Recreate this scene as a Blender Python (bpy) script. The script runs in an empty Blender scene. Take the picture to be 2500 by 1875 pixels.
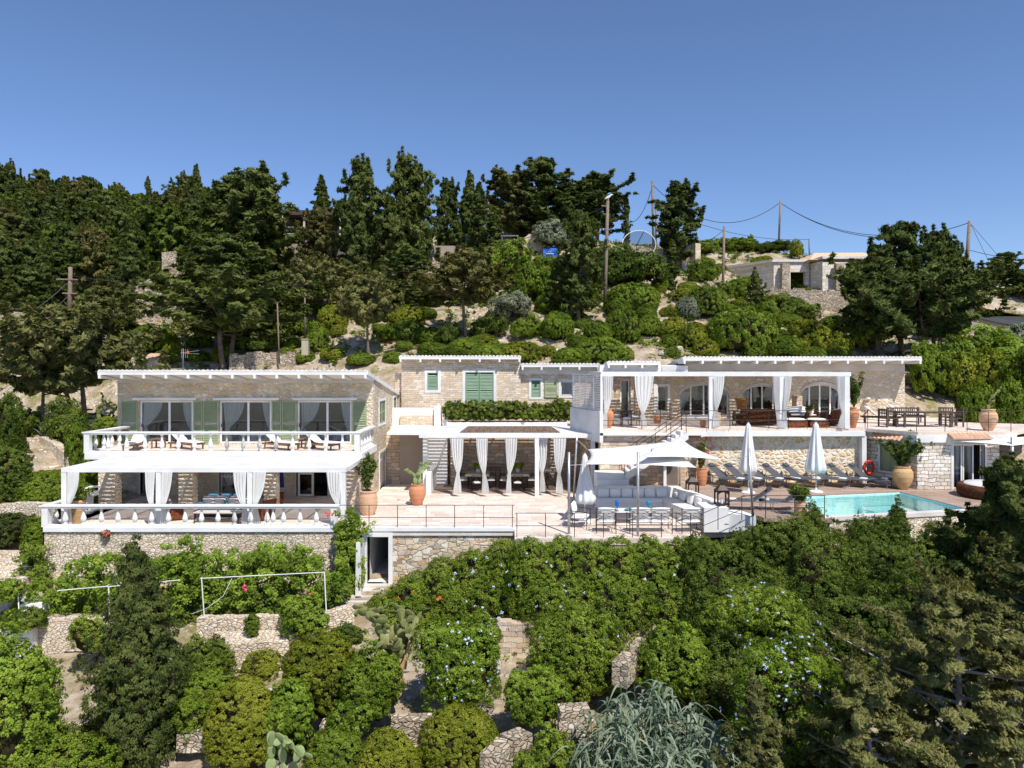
import bpy, math, random
import numpy as np
from mathutils import Vector, Matrix
C = bpy.context.scene.collection
sc = bpy.context.scene
R = math.radians
# ---------------- camera
F = 1750.0; CXP = 1250.0; HZ = 900.0           # photo pixels (2500 x 1875), level camera at the origin
cam = bpy.data.objects.new("camera", bpy.data.cameras.new("camera")); C.objects.link(cam)
cam.rotation_euler = (R(90), 0, 0)
cam.data.sensor_width = 36; cam.data.lens = 36*F/2500
cam.data.shift_y = -(937.5-HZ)/2500
cam.data.clip_end = 2000
sc.camera = cam
# ---------------- light
SUN_EL, SUN_AZ = 54.0, 28.0                    # azimuth towards the viewer's side, turned to the east
a, e = R(SUN_AZ), R(SUN_EL)
to_sun = Vector((math.sin(a)*math.cos(e), -math.cos(a)*math.cos(e), math.sin(e)))
sun = bpy.data.objects.new("sun", bpy.data.lights.new("sun", 'SUN')); C.objects.link(sun)
sun.data.energy = 4.6; sun.data.angle = R(0.5); sun.data.color = (1.0, .955, .88)
sun.rotation_euler = to_sun.to_track_quat('Z', 'Y').to_euler(); sun.location = (0, 0, 60)
w = bpy.data.worlds.new("World"); sc.world = w; w.use_nodes = True
nt = w.node_tree; bg = nt.nodes['Background']
sky = nt.nodes.new('ShaderNodeTexSky'); sky.sky_type = 'NISHITA'; sky.sun_disc = False
sky.sun_elevation = e; sky.sun_rotation = math.atan2(to_sun.x, to_sun.y)
sky.altitude = 900; sky.air_density = 1.0; sky.dust_density = .25; sky.ozone_density = 6
tn = nt.nodes.new('ShaderNodeMix'); tn.data_type = 'RGBA'; tn.blend_type = 'MULTIPLY'; tn.inputs[0].default_value = 1; tn.inputs[7].default_value = (.96, .94, 1.0, 1)
nt.links.new(sky.outputs[0], tn.inputs[6]); nt.links.new(tn.outputs[2], bg.inputs[0]); bg.inputs[1].default_value = 0.132
sc.view_settings.view_transform = 'Standard'; sc.view_settings.look = 'None'
sc.view_settings.exposure = 0.15; sc.view_settings.gamma = 1
sc.cycles.max_bounces = 6; sc.cycles.diffuse_bounces = 3; sc.cycles.transparent_max_bounces = 12
sc.cycles.caustics_reflective = False; sc.cycles.caustics_refractive = False
# ---------------- helpers
def X(sx, Y): return (sx-CXP)/F*Y
def Z(sy, Y): return -(sy-HZ)/F*Y
def Yz(sy, z): return -z*F/(sy-HZ)
def tag(o, label=None, cat=None, group=None, kind=None):
    if label: o['label'] = label
    if cat: o['category'] = cat
    if group: o['group'] = group
    if kind: o['kind'] = kind
    return o
def empty(name, loc=(0, 0, 0), label=None, cat=None, group=None, rz=0):
    o = bpy.data.objects.new(name, None); C.objects.link(o); o.location = loc; o.rotation_euler[2] = rz
    o.empty_display_size = .2
    return tag(o, label, cat, group)
def wloc(o):
    v = Vector((0, 0, 0))
    while o: v = v+o.location; o = o.parent
    return v
def kids(o): return KIDS.get(o.name, [])
KIDS = {}
def link(o, parent=None):
    C.objects.link(o)
    if parent:
        o.parent = parent; KIDS.setdefault(parent.name, []).append(o)
    return o
def copy_tree(o, parent=None):
    c = o.copy(); link(c, parent)
    for ch in kids(o): copy_tree(ch, c)
    return c
class MB:
    def __init__(s): s.v = []; s.f = []; s.n = 0; s.m = []; s.cur = 0
    def add(s, vs, fs):
        vs = [tuple(map(float, v)) for v in vs]
        s.v += vs; s.f += [[i+s.n for i in f] for f in fs]; s.m += [s.cur]*len(fs); s.n += len(vs); return s
    def box(s, x0, x1, y0, y1, z0, z1):
        if x1 < x0: x0, x1 = x1, x0
        if y1 < y0: y0, y1 = y1, y0
        if z1 < z0: z0, z1 = z1, z0
        v = [(x, y, z) for z in (z0, z1) for y in (y0, y1) for x in (x0, x1)]
        return s.add(v, [(0, 2, 3, 1), (4, 5, 7, 6), (0, 1, 5, 4), (2, 6, 7, 3), (0, 4, 6, 2), (1, 3, 7, 5)])
    def prism(s, pts, z0, z1):               # polygon in xy (counter-clockwise)
        n = len(pts); area = sum(pts[i][0]*pts[(i+1) % n][1]-pts[(i+1) % n][0]*pts[i][1] for i in range(n))
        if area < 0: pts = pts[::-1]
        v = [(p[0], p[1], z0) for p in pts]+[(p[0], p[1], z1) for p in pts]
        return s.add(v, [tuple(range(n))[::-1], tuple(range(n, 2*n))]+[(i, (i+1) % n, n+(i+1) % n, n+i) for i in range(n)])
    def profile(s, pts, x0, x1):             # polygon in yz swept along x
        n = len(pts)
        v = [(x0, p[0], p[1]) for p in pts]+[(x1, p[0], p[1]) for p in pts]
        return s.add(v, [tuple(range(n)), tuple(range(n, 2*n))[::-1]]+[(i, n+i, n+(i+1) % n, (i+1) % n) for i in range(n)])
    def xprofile(s, pts, y0, y1):            # polygon in xz swept along y
        n = len(pts)
        v = [(p[0], y0, p[1]) for p in pts]+[(p[0], y1, p[1]) for p in pts]
        return s.add(v, [tuple(range(n)), tuple(range(n, 2*n))[::-1]]+[(i, n+i, n+(i+1) % n, (i+1) % n) for i in range(n)])
    def bar(s, p, q, w=.04, h=None):          # rectangular bar between two points
        p, q = Vector(p), Vector(q); d = (q-p); h = h or w
        if d.length < 1e-6: return s
        d.normalize(); up = Vector((0, 0, 1)) if abs(d.z) < .95 else Vector((0, 1, 0))
        a = d.cross(up).normalized(); b = a.cross(d).normalized(); a *= w/2; b *= h/2
        v = [p-a-b, p+a-b, p+a+b, p-a+b, q-a-b, q+a-b, q+a+b, q-a+b]
        return s.add(v, [(0, 1, 2, 3), (4, 7, 6, 5), (0, 4, 5, 1), (1, 5, 6, 2), (2, 6, 7, 3), (3, 7, 4, 0)])
    def tube(s, pts, r=.02, n=6, r1=None):
        pts = [Vector(p) for p in pts]; m = len(pts); vs = []; fs = []
        for i, p in enumerate(pts):
            d = (pts[min(i+1, m-1)]-pts[max(i-1, 0)]).normalized()
            up = Vector((0, 0, 1)) if abs(d.z) < .9 else Vector((0, 1, 0))
            a = d.cross(up).normalized(); b = a.cross(d).normalized()
            rr = r if r1 is None else r+(r1-r)*i/max(m-1, 1)
            if isinstance(r, (list, tuple)): rr = r[i]
            for k in range(n):
                t = 2*math.pi*k/n; vs.append(p+(a*math.cos(t)+b*math.sin(t))*rr)
        for i in range(m-1):
            for k in range(n):
                fs.append((i*n+k, i*n+(k+1) % n, (i+1)*n+(k+1) % n, (i+1)*n+k))
        fs.append(tuple(range(n))[::-1]); fs.append(tuple(range((m-1)*n, m*n)))
        return s.add(vs, fs)
    def lathe(s, prof, c=(0, 0, 0), n=20, fold=None, sx=1, sy=1):
        vs = []; fs = []; m = len(prof)
        for i, (r, z) in enumerate(prof):
            for k in range(n):
                t = 2*math.pi*k/n; rr = r*(fold(t, z) if fold else 1)
                vs.append((c[0]+rr*math.cos(t)*sx, c[1]+rr*math.sin(t)*sy, c[2]+z))
        for i in range(m-1):
            for k in range(n):
                fs.append((i*n+k, i*n+(k+1) % n, (i+1)*n+(k+1) % n, (i+1)*n+k))
        fs.append(tuple(range(n))[::-1]); fs.append(tuple(range((m-1)*n, m*n)))
        return s.add(vs, fs)
    def grid(s, fn, nu, nv):
        vs = [fn(i/nu, j/nv) for j in range(nv+1) for i in range(nu+1)]
        fs = [(j*(nu+1)+i, j*(nu+1)+i+1, (j+1)*(nu+1)+i+1, (j+1)*(nu+1)+i) for j in range(nv) for i in range(nu)]
        return s.add(vs, fs)
    def pillow(s, c, sx, sy, sz, rx=0, rz=0, n=8):   # rounded cushion
        M = Matrix.Translation(c) @ Matrix.Rotation(rz, 4, 'Z') @ Matrix.Rotation(rx, 4, 'X'); vs = []; fs = []
        for side in (1, -1):
            base = len(vs)
            for j in range(n+1):
                for i in range(n+1):
                    u = 2*i/n-1; v = 2*j/n-1
                    h = ((1-abs(u)**3.5)*(1-abs(v)**3.5))**.45
                    k = 1-.05*(u*u*v*v)-.03*(1-abs(abs(u)-abs(v)))
                    vs.append(M @ Vector((u*sx/2*k, v*sy/2*k, side*h*sz/2)))
            for j in range(n):
                for i in range(n):
                    q = [base+j*(n+1)+i, base+j*(n+1)+i+1, base+(j+1)*(n+1)+i+1, base+(j+1)*(n+1)+i]
                    fs.append(q if side > 0 else q[::-1])
        return s.add(vs, fs)
    def rot(s, rz, c=(0, 0), start=0):
        co, si = math.cos(rz), math.sin(rz)
        for i in range(start, len(s.v)):
            x, y, z = s.v[i]; x -= c[0]; y -= c[1]
            s.v[i] = (c[0]+x*co-y*si, c[1]+x*si+y*co, z)
        return s
    def build(s, name, mats, parent=None, smooth=False, label=None, cat=None, group=None, kind=None, own=False):
        me = bpy.data.meshes.new(name)
        v = np.array(s.v, dtype=np.float64).reshape(-1, 3)
        if parent is not None: off = np.array(wloc(parent))
        elif own: off = np.zeros(3)
        else: off = np.array([(v[:, 0].min()+v[:, 0].max())/2, (v[:, 1].min()+v[:, 1].max())/2, v[:, 2].min()])
        me.from_pydata((v-off).tolist(), [], s.f)
        if not isinstance(mats, (list, tuple)): mats = [mats]
        for m in mats: me.materials.append(m)
        if len(mats) > 1: me.polygons.foreach_set('material_index', s.m)
        if smooth: me.polygons.foreach_set('use_smooth', [True]*len(me.polygons))
        me.update()
        o = bpy.data.objects.new(name, me)
        if parent is None: o.location = off
        link(o, parent); tag(o, label, cat, group, kind)
        return o
# ---------------- materials
def nm(name):
    m = bpy.data.materials.new(name); m.use_nodes = True; n = m.node_tree; return m, n, n.nodes['Principled BSDF']
def N(n, t, **k):
    x = n.nodes.new('ShaderNode'+t)
    for a, b in k.items(): setattr(x, a, b)
    return x
def ramp(n, stops, interp='LINEAR'):
    r = N(n, 'ValToRGB'); cr = r.color_ramp; cr.interpolation = interp
    while len(cr.elements) < len(stops): cr.elements.new(.5)
    for el, (p, c) in zip(cr.elements, stops): el.position = p; el.color = (*c, 1)
    return r
def rgb(h):
    h = [int(h[i:i+2], 16)/255 for i in (0, 2, 4)]
    return tuple(((c+.055)/1.055)**2.4 if c > .04045 else c/12.92 for c in h)
def coords(n, kind='Object'):
    return N(n, 'TexCoord').outputs[kind]
def plain(name, col, rough=.6, var=.12, vs=3.0, metal=0, spec=.4, bump=0, bs=40, transl=0):
    m, n, p = nm(name); L = n.links.new; co = coords(n)
    nz = N(n, 'TexNoise'); nz.inputs['Scale'].default_value = vs; nz.inputs['Detail'].default_value = 5; L(co, nz.inputs['Vector'])
    r = ramp(n, [(.3, tuple(c*(1-var) for c in col)), (.7, tuple(min(1, c*(1+var)) for c in col))]); L(nz.outputs[0], r.inputs[0])
    L(r.outputs[0], p.inputs['Base Color']); p.inputs['Roughness'].default_value = rough; p.inputs['Metallic'].default_value = metal
    p.inputs['Specular IOR Level'].default_value = spec
    if bump:
        b = N(n, 'TexNoise'); b.inputs['Scale'].default_value = bs; b.inputs['Detail'].default_value = 4; L(co, b.inputs['Vector'])
        bp = N(n, 'Bump'); bp.inputs['Strength'].default_value = bump; bp.inputs['Distance'].default_value = .02
        L(b.outputs[0], bp.inputs['Height']); L(bp.outputs[0], p.inputs['Normal'])
    if transl:
        t = N(n, 'BsdfTranslucent'); L(r.outputs[0], t.inputs[0]); mx = N(n, 'MixShader'); mx.inputs[0].default_value = transl
        L(p.outputs[0], mx.inputs[1]); L(t.outputs[0], mx.inputs[2]); L(mx.outputs[0], n.nodes['Material Output'].inputs[0])
    return m
def stone(name, cols, mortar, scale=3.0, zs=1.3, joint=.05, warp=.12, bumpd=.04, dist='EUCLIDEAN', stain=.25):
    """polygonal rubble: cells with a colour each, joints of their own colour"""
    m, n, p = nm(name); L = n.links.new; co = coords(n)
    nz = N(n, 'TexNoise'); nz.inputs['Scale'].default_value = 2.2; nz.inputs['Detail'].default_value = 3; L(co, nz.inputs['Vector'])
    sub = N(n, 'VectorMath', operation='SUBTRACT'); L(nz.outputs['Color'], sub.inputs[0]); sub.inputs[1].default_value = (.5, .5, .5)
    scl = N(n, 'VectorMath', operation='SCALE'); L(sub.outputs[0], scl.inputs[0]); scl.inputs['Scale'].default_value = warp
    ad = N(n, 'VectorMath', operation='ADD'); L(co, ad.inputs[0]); L(scl.outputs[0], ad.inputs[1])
    mp = N(n, 'Mapping'); mp.inputs['Scale'].default_value = (scale, scale, scale*zs); L(ad.outputs[0], mp.inputs[0])
    v = N(n, 'TexVoronoi', feature='F1', distance=dist); v.inputs['Scale'].default_value = 1; L(mp.outputs[0], v.inputs['Vector'])
    if dist == 'EUCLIDEAN':
        d = N(n, 'TexVoronoi', feature='DISTANCE_TO_EDGE'); d.inputs['Scale'].default_value = 1; L(mp.outputs[0], d.inputs['Vector']); dd = d.outputs['Distance']
    else:
        v2 = N(n, 'TexVoronoi', feature='F2', distance=dist); v2.inputs['Scale'].default_value = 1; L(mp.outputs[0], v2.inputs['Vector'])
        s_ = N(n, 'Math', operation='SUBTRACT'); L(v2.outputs['Distance'], s_.inputs[0]); L(v.outputs['Distance'], s_.inputs[1]); dd = s_.outputs[0]
    sep = N(n, 'SeparateColor'); L(v.outputs['Color'], sep.inputs[0])
    k = len(cols); r = ramp(n, [((i+.5)/k, c) for i, c in enumerate(cols)], 'CONSTANT' if k > 4 else 'LINEAR'); L(sep.outputs[0], r.inputs[0])
    n2 = N(n, 'TexNoise'); n2.inputs['Scale'].default_value = 14; n2.inputs['Detail'].default_value = 6; L(co, n2.inputs['Vector'])
    n3 = N(n, 'TexNoise'); n3.inputs['Scale'].default_value = .7; n3.inputs['Detail'].default_value = 5; L(co, n3.inputs['Vector'])
    rr = ramp(n, [(.3, (1-stain,)*3), (.7, (1.1, 1.1, 1.1))]); L(n2.outputs[0], rr.inputs[0])
    r3 = ramp(n, [(.3, (1-stain*.8, 1-stain*.85, 1-stain)), (.62, (1.08, 1.06, 1.03))]); L(n3.outputs[0], r3.inputs[0])
    mu = N(n, 'Mix', data_type='RGBA', blend_type='MULTIPLY'); mu.inputs[0].default_value = 1; L(r.outputs[0], mu.inputs[6]); L(rr.outputs[0], mu.inputs[7])
    jr = ramp(n, [(joint*.5, (0, 0, 0)), (joint, (1, 1, 1))]); L(dd, jr.inputs[0])
    mx = N(n, 'Mix', data_type='RGBA'); L(jr.outputs[0], mx.inputs[0]); mx.inputs[6].default_value = (*mortar, 1); L(mu.outputs[2], mx.inputs[7])
    m3 = N(n, 'Mix', data_type='RGBA', blend_type='MULTIPLY'); m3.inputs[0].default_value = 1; L(mx.outputs[2], m3.inputs[6]); L(r3.outputs[0], m3.inputs[7])
    L(m3.outputs[2], p.inputs['Base Color']); p.inputs['Roughness'].default_value = .9; p.inputs['Specular IOR Level'].default_value = .2
    hr = ramp(n, [(0, (0, 0, 0)), (joint*2.5, (1, 1, 1))]); L(dd, hr.inputs[0])
    ha = N(n, 'Math', operation='MULTIPLY_ADD'); L(n2.outputs[0], ha.inputs[0]); ha.inputs[1].default_value = .5; L(hr.outputs[0], ha.inputs[2])
    h2 = N(n, 'Math', operation='MULTIPLY_ADD'); L(sep.outputs[1], h2.inputs[0]); h2.inputs[1].default_value = .6; L(ha.outputs[0], h2.inputs[2])
    bp = N(n, 'Bump'); bp.inputs['Strength'].default_value = .8; bp.inputs['Distance'].default_value = bumpd; L(h2.outputs[0], bp.inputs['Height']); L(bp.outputs[0], p.inputs['Normal'])
    return m
def bricky(name, cols, mortar, bw=.5, bh=.15, ms=.012, plane='wall', warp=.05, rough=.9, bumpd=.02, warpscale=1.5, off=.5, stain=.2):
    m, n, p = nm(name); L = n.links.new; co = coords(n)
    s = N(n, 'SeparateXYZ'); L(co, s.inputs[0]); cb = N(n, 'CombineXYZ')
    if plane == 'wall':
        a = N(n, 'Math', operation='ADD'); L(s.outputs[0], a.inputs[0]); L(s.outputs[1], a.inputs[1]); L(a.outputs[0], cb.inputs[0]); L(s.outputs[2], cb.inputs[1])
    elif plane == 'y':
        L(s.outputs[1], cb.inputs[0]); L(s.outputs[0], cb.inputs[1])
    else:
        L(s.outputs[0], cb.inputs[0]); L(s.outputs[1], cb.inputs[1])
    nz = N(n, 'TexNoise'); nz.inputs['Scale'].default_value = warpscale; nz.inputs['Detail'].default_value = 3; L(co, nz.inputs['Vector'])
    sub = N(n, 'VectorMath', operation='SUBTRACT'); L(nz.outputs['Color'], sub.inputs[0]); sub.inputs[1].default_value = (.5, .5, .5)
    scl = N(n, 'VectorMath', operation='SCALE'); L(sub.outputs[0], scl.inputs[0]); scl.inputs['Scale'].default_value = warp*2
    ad = N(n, 'VectorMath', operation='ADD'); L(cb.outputs[0], ad.inputs[0]); L(scl.outputs[0], ad.inputs[1])
    b = N(n, 'TexBrick'); b.offset = off; b.squash = 1.35; b.squash_frequency = 3
    b.inputs['Scale'].default_value = 1; b.inputs['Brick Width'].default_value = bw; b.inputs['Row Height'].default_value = bh
    b.inputs['Mortar Size'].default_value = ms; b.inputs['Mortar Smooth'].default_value = .3
    b.inputs['Color1'].default_value = (0, 0, 0, 1); b.inputs['Color2'].default_value = (1, 1, 1, 1); b.inputs['Mortar'].default_value = (.5, .5, .5, 1)
    L(ad.outputs[0], b.inputs['Vector'])
    k = len(cols); r = ramp(n, [((i+.3)/k, c) for i, c in enumerate(cols)]); L(b.outputs['Color'], r.inputs[0])
    n2 = N(n, 'TexNoise'); n2.inputs['Scale'].default_value = 9; n2.inputs['Detail'].default_value = 6; L(co, n2.inputs['Vector'])
    rr = ramp(n, [(.3, (1-stain,)*3), (.7, (1.08,)*3)]); L(n2.outputs[0], rr.inputs[0])
    n3 = N(n, 'TexNoise'); n3.inputs['Scale'].default_value = .8; n3.inputs['Detail'].default_value = 4; L(co, n3.inputs['Vector'])
    r3 = ramp(n, [(.35, (1-stain*.6, 1-stain*.65, 1-stain*.8)), (.62, (1.05, 1.05, 1.05))]); L(n3.outputs[0], r3.inputs[0])
    mx = N(n, 'Mix', data_type='RGBA'); L(b.outputs['Fac'], mx.inputs[0]); L(r.outputs[0], mx.inputs[6]); mx.inputs[7].default_value = (*mortar, 1)
    mu = N(n, 'Mix', data_type='RGBA', blend_type='MULTIPLY'); mu.inputs[0].default_value = 1; L(mx.outputs[2], mu.inputs[6]); L(rr.outputs[0], mu.inputs[7])
    m3 = N(n, 'Mix', data_type='RGBA', blend_type='MULTIPLY'); m3.inputs[0].default_value = 1; L(mu.outputs[2], m3.inputs[6]); L(r3.outputs[0], m3.inputs[7])
    L(m3.outputs[2], p.inputs['Base Color']); p.inputs['Roughness'].default_value = rough; p.inputs['Specular IOR Level'].default_value = .08
    iv = N(n, 'Math', operation='SUBTRACT'); iv.inputs[0].default_value = 1; L(b.outputs['Fac'], iv.inputs[1])
    ha = N(n, 'Math', operation='MULTIPLY_ADD'); L(n2.outputs[0], ha.inputs[0]); ha.inputs[1].default_value = .5; L(iv.outputs[0], ha.inputs[2])
    bp = N(n, 'Bump'); bp.inputs['Strength'].default_value = .7; bp.inputs['Distance'].default_value = bumpd; L(ha.outputs[0], bp.inputs['Height']); L(bp.outputs[0], p.inputs['Normal'])
    return m
def striped(name, c1, c2, period=.12, axis='X', rough=.8):
    m, n, p = nm(name); L = n.links.new
    wv = N(n, 'TexWave', bands_direction=axis); wv.inputs['Scale'].default_value = 1/period/3.2; wv.inputs['Distortion'].default_value = .4; L(coords(n), wv.inputs['Vector'])
    r = ramp(n, [(.45, c1), (.55, c2)]); L(wv.outputs[0], r.inputs[0]); L(r.outputs[0], p.inputs['Base Color']); p.inputs['Roughness'].default_value = rough
    return m
def leafmat(name, dark, mid, light, transl=.28, rough=.65, spec=.12, flower=None):
    m, n, p = nm(name); L = n.links.new
    at = N(n, 'Attribute', attribute_name='tint'); oi = N(n, 'ObjectInfo')
    nz = N(n, 'TexNoise'); nz.inputs['Scale'].default_value = 1.3; nz.inputs['Detail'].default_value = 3; L(coords(n), nz.inputs['Vector'])
    a1 = N(n, 'Math', operation='MULTIPLY_ADD'); L(at.outputs['Fac'], a1.inputs[0]); a1.inputs[1].default_value = .55; L(nz.outputs[0], a1.inputs[2])
    a2 = N(n, 'Math', operation='MULTIPLY_ADD'); L(oi.outputs['Random'], a2.inputs[0]); a2.inputs[1].default_value = .25; L(a1.outputs[0], a2.inputs[2])
    r = ramp(n, [(.45, dark), (.85, mid), (1.0, light)]); L(a2.outputs[0], r.inputs[0])
    L(r.outputs[0], p.inputs['Base Color']); p.inputs['Roughness'].default_value = rough; p.inputs['Specular IOR Level'].default_value = spec
    t = N(n, 'BsdfTranslucent'); g = N(n, 'Mix', data_type='RGBA', blend_type='MULTIPLY'); g.inputs[0].default_value = 1
    L(r.outputs[0], g.inputs[6]); g.inputs[7].default_value = (1.3, 1.35, .6, 1); L(g.outputs[2], t.inputs[0])
    mx = N(n, 'MixShader'); mx.inputs[0].default_value = transl; L(p.outputs[0], mx.inputs[1]); L(t.outputs[0], mx.inputs[2])
    L(mx.outputs[0], n.nodes['Material Output'].inputs[0])
    return m
M = {}
M['white'] = plain('white_paint', (.78, .77, .745), .6, .10, 1.1, bump=.15, bs=30)
M['whitewash'] = plain('whitewashed_plaster', (.79, .775, .75), .8, .12, .9, bump=.35, bs=18)
M['offwhite'] = plain('offwhite_plaster', (.64, .60, .55), .8, .15, 1.0, bump=.3, bs=20)
M['tilewhite'] = plain('limewashed_roof_tile', (.74, .70, .66), .8, .16, 3.0, bump=.3, bs=25)
M['tileterra'] = plain('pale_terracotta_roof_tile', (.62, .38, .24), .8, .2, 3.0, bump=.3, bs=25)
M['soffit'] = plain('painted_soffit_boards', (.82, .78, .73), .7, .05, 2)
cr = [rgb(h) for h in ('c9a67c', 'dcc4a0', 'b59d80', 'd8b58c', 'e3d2b6', 'c2b09a', 'cfa273', 'a89a8a')]
M['stone_front'] = stone('honey_rubble_wall', [rgb(h) for h in ('decbb0', 'eadcc6', 'd6c8b4', 'e6d4b8', 'eee3d1', 'ddd2c3', 'e0c7a6', 'cec4b6')], rgb('d8c9b4'), 3.7, 1.35, .08, .15)
M['stone_pool'] = stone('golden_rubble_wall', [rgb(h) for h in ('e4cba6', 'eddcc0', 'dcb88a', 'ebd5b2', 'f1e6d2', 'e6d0b0')], rgb('f2e8d8'), 4.0, 1.2, .11, .15)
M['stone_dry'] = stone('pale_drystone_wall', [rgb(h) for h in ('ecdcc6', 'f4eadb', 'e2ceb4', 'f2e4d1', 'e8d6be', 'e0d2c0')], rgb('ab9a82'), 6.2, 1.7, .05, .18)
M['stone_rough'] = stone('rough_terrace_rubble', [rgb(h) for h in ('c8baa6', 'ddd0be', 'b5a48e', 'cdbba4', '9f9486', 'd8c9b4')], rgb('766858'), 5.0, 1.9, .05, .25, .06)
M['brick_stone'] = bricky('coursed_limestone', [rgb(h) for h in ('dcc6ac', 'eee0cb', 'e0cbb2', 'f4e9da', 'e8ceae', 'd6c5b0')], rgb('b39d86'), .34, .125, .008, warp=.07, warpscale=2.2)
M['brick_pink'] = bricky('coursed_limestone_lower', [rgb(h) for h in ('ccae92', 'ecd9c2', 'b9a792', 'f2e4d2', 'dcbb9c', 'c9b8a6')], rgb('94806a'), .46, .19, .010, warp=.12, warpscale=1.8)
M['poolhouse_stone'] = bricky('white_rustic_ashlar', [rgb(h) for h in ('cfc5b8', 'efe7dc', 'd8ccbc', 'f4eee6', 'dccdb9')], rgb('7c6c5a'), .36, .17, .013, warp=.10, warpscale=2.5)
M['paving'] = bricky('travertine_paving', [rgb(h) for h in ('d3c1b3', 'e2d3c6', 'dac9bb', 'e8dace')], rgb('c8b8aa'), .6, .42, .008, plane='floor', warp=.004, bumpd=.004, stain=.1, off=.35)
M['deck'] = bricky('weathered_deck_boards', [rgb(h) for h in ('ab9686', 'bba697', 'a08878', 'b49e8f')], rgb('6e5b4e'), 2.6, .14, .008, plane='floor', warp=.003, bumpd=.008, stain=.18)
M['green'] = plain('sage_green_shutter_paint', rgb('98a57e'), .5, .1, 2)
M['green2'] = plain('fresh_green_shutter_paint', rgb('86a285'), .5, .08, 2)
M['cloth'] = plain('white_curtain_cloth', (.90, .90, .885), .9, .03, 2, transl=.36, spec=.1)
M['canvas'] = plain('white_canvas', (.87, .865, .85), .8, .03, 2, transl=.2)
M['cushion'] = plain('white_cushion_fabric', (.80, .79, .77), .95, .04, 4, spec=.1)
M['room'] = plain('shade_toned_room_plaster', (.16, .13, .11), .9, .3, 1.2)  # plaster darkened; the dimness of rooms and openings is put into the colour
M['iron'] = plain('dark_wrought_iron', (.035, .025, .022), .5, .3, 6, metal=.3)
M['rust'] = plain('rusty_iron_rail', (.07, .035, .028), .7, .35, 6)
M['steel'] = plain('brushed_steel_pole', (.50, .50, .50), .35, .08, 5, metal=.6)
M['teak'] = plain('teak_wood', (.26, .13, .07), .6, .3, 8, bump=.2)
M['darkwood'] = plain('dark_weathered_wood', (.09, .062, .052), .65, .3, 7, bump=.3)
M['pole'] = plain('weathered_utility_pole', (.22, .165, .125), .9, .3, 4, bump=.4)
M['wicker'] = bricky('brown_wicker', [rgb('6b4632'), rgb('4d3023'), rgb('7e5640')], rgb('2a1810'), .05, .02, .002, warp=.002, bumpd=.01)
M['wickerred'] = bricky('reddish_wicker', [rgb('8a4f33'), rgb('6d3b27'), rgb('9c6142')], rgb('3a1e12'), .05, .02, .002, warp=.002, bumpd=.01)
M['grey'] = plain('grey_mesh_fabric', (.095, .10, .112), 1, .08, 6, spec=.03)
M['greyframe'] = plain('grey_aluminium_frame', (.20, .205, .22), .5, .05, 6, metal=.2)
M['terra'] = plain('terracotta_clay', rgb('c98a64'), .8, .16, 2.2, bump=.3, bs=12)
M['terrapale'] = plain('pale_terracotta_clay', rgb('cfa887'), .8, .2, 2.0, bump=.3, bs=12)
M['terratan'] = plain('tan_clay', rgb('c9a474'), .8, .18, 2.0, bump=.3, bs=12)
M['ochre'] = plain('glazed_ochre_clay', rgb('8e6430'), .35, .25, 3.0)
M['bluerobe'] = plain('deep_blue_cloth', (.01, .025, .20), .8, .1, 4)
M['blueglass'] = plain('cobalt_blue_glass', (.0, .12, .42), .1, .05, 3, spec=.8)
M['tealglass'] = plain('teal_blue_glass', (.0, .20, .36), .1, .05, 3, spec=.8)
M['teal'] = plain('teal_glazed_ceramic', (.05, .22, .24), .25, .3, 8)
M['stripe'] = striped('striped_cushion_fabric', (.75, .73, .72), (.25, .19, .19), .14, 'Z')
M['stripex'] = striped('striped_cushion_fabric_wide', (.75, .73, .72), (.23, .18, .18), .14, 'X')
M['aqua'] = plain('aqua_cushion_fabric', (.10, .30, .42), .9, .1, 4)
M['tablewood'] = plain('bleached_table_wood', (.40, .35, .29), .7, .15, 5)
M['reed'] = bricky('brown_reed_matting', [rgb('8d7668'), rgb('a58f80'), rgb('746054')], rgb('4d3d33'), .02, 1.2, .003, plane='floor', warp=.004, bumpd=.01)
M['bark'] = plain('grey_brown_bark', (.17, .125, .09), .95, .35, 5, bump=.6, bs=14)
M['barkpale'] = plain('sunbleached_branch', (.36, .31, .26), .95, .3, 5)
M['red'] = plain('red_lifebuoy_plastic', (.62, .045, .02), .45, .08, 4)
M['flowerred'] = plain('red_petal', (.65, .05, .06), .7, .2, 30)
M['flowerpink'] = plain('pink_petal', (.75, .10, .16), .7, .2, 30)
M['flowerorange'] = plain('orange_petal', (.80, .17, .02), .7, .2, 30)
M['flowerblue'] = plain('pale_blue_petal', (.50, .60, .86), .7, .15, 30)
M['twig'] = plain('shade_toned_twigs', (.035, .030, .014), .95, .4, 5, spec=.05)  # foliage cores: twig brown with the shade inside the crown put into it
M['ashlar'] = stone('squared_limestone_rubble', [rgb(h) for h in ('dccab2', 'eadcc8', 'cdbba4', 'efe4d4', 'e2cdb0', 'd6c9b8', 'd8b894', 'b8ac9e')], rgb('a08f78'), 3.0, 1.8, .045, .10, .03, 'CHEBYCHEV')
M['black'] = plain('black_net', (.03, .035, .045), .8, .2, 4)
M['banner'] = plain('blue_banner_cloth', (.01, .10, .42), .7, .2, 2)
M['agave'] = plain('grey_agave_skin', (.16, .24, .22), .6, .2, 3)
M['cactus'] = plain('prickly_pear_skin', (.20, .215, .075), .7, .4, 2.2, spec=.12, bump=.3, bs=30)
M['cactuspale'] = plain('pale_prickly_pear_skin', (.25, .31, .13), .7, .25, 3, spec=.12, bump=.3, bs=30)
M['umber'] = plain('beige_plaster', (.36, .30, .25), .85, .06, 2)
M['greybox'] = plain('beige_metal_cabinet', (.42, .38, .27), .6, .1, 3)
M['wire'] = plain('black_cable', (.02, .02, .025), .6, .1, 3)
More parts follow.
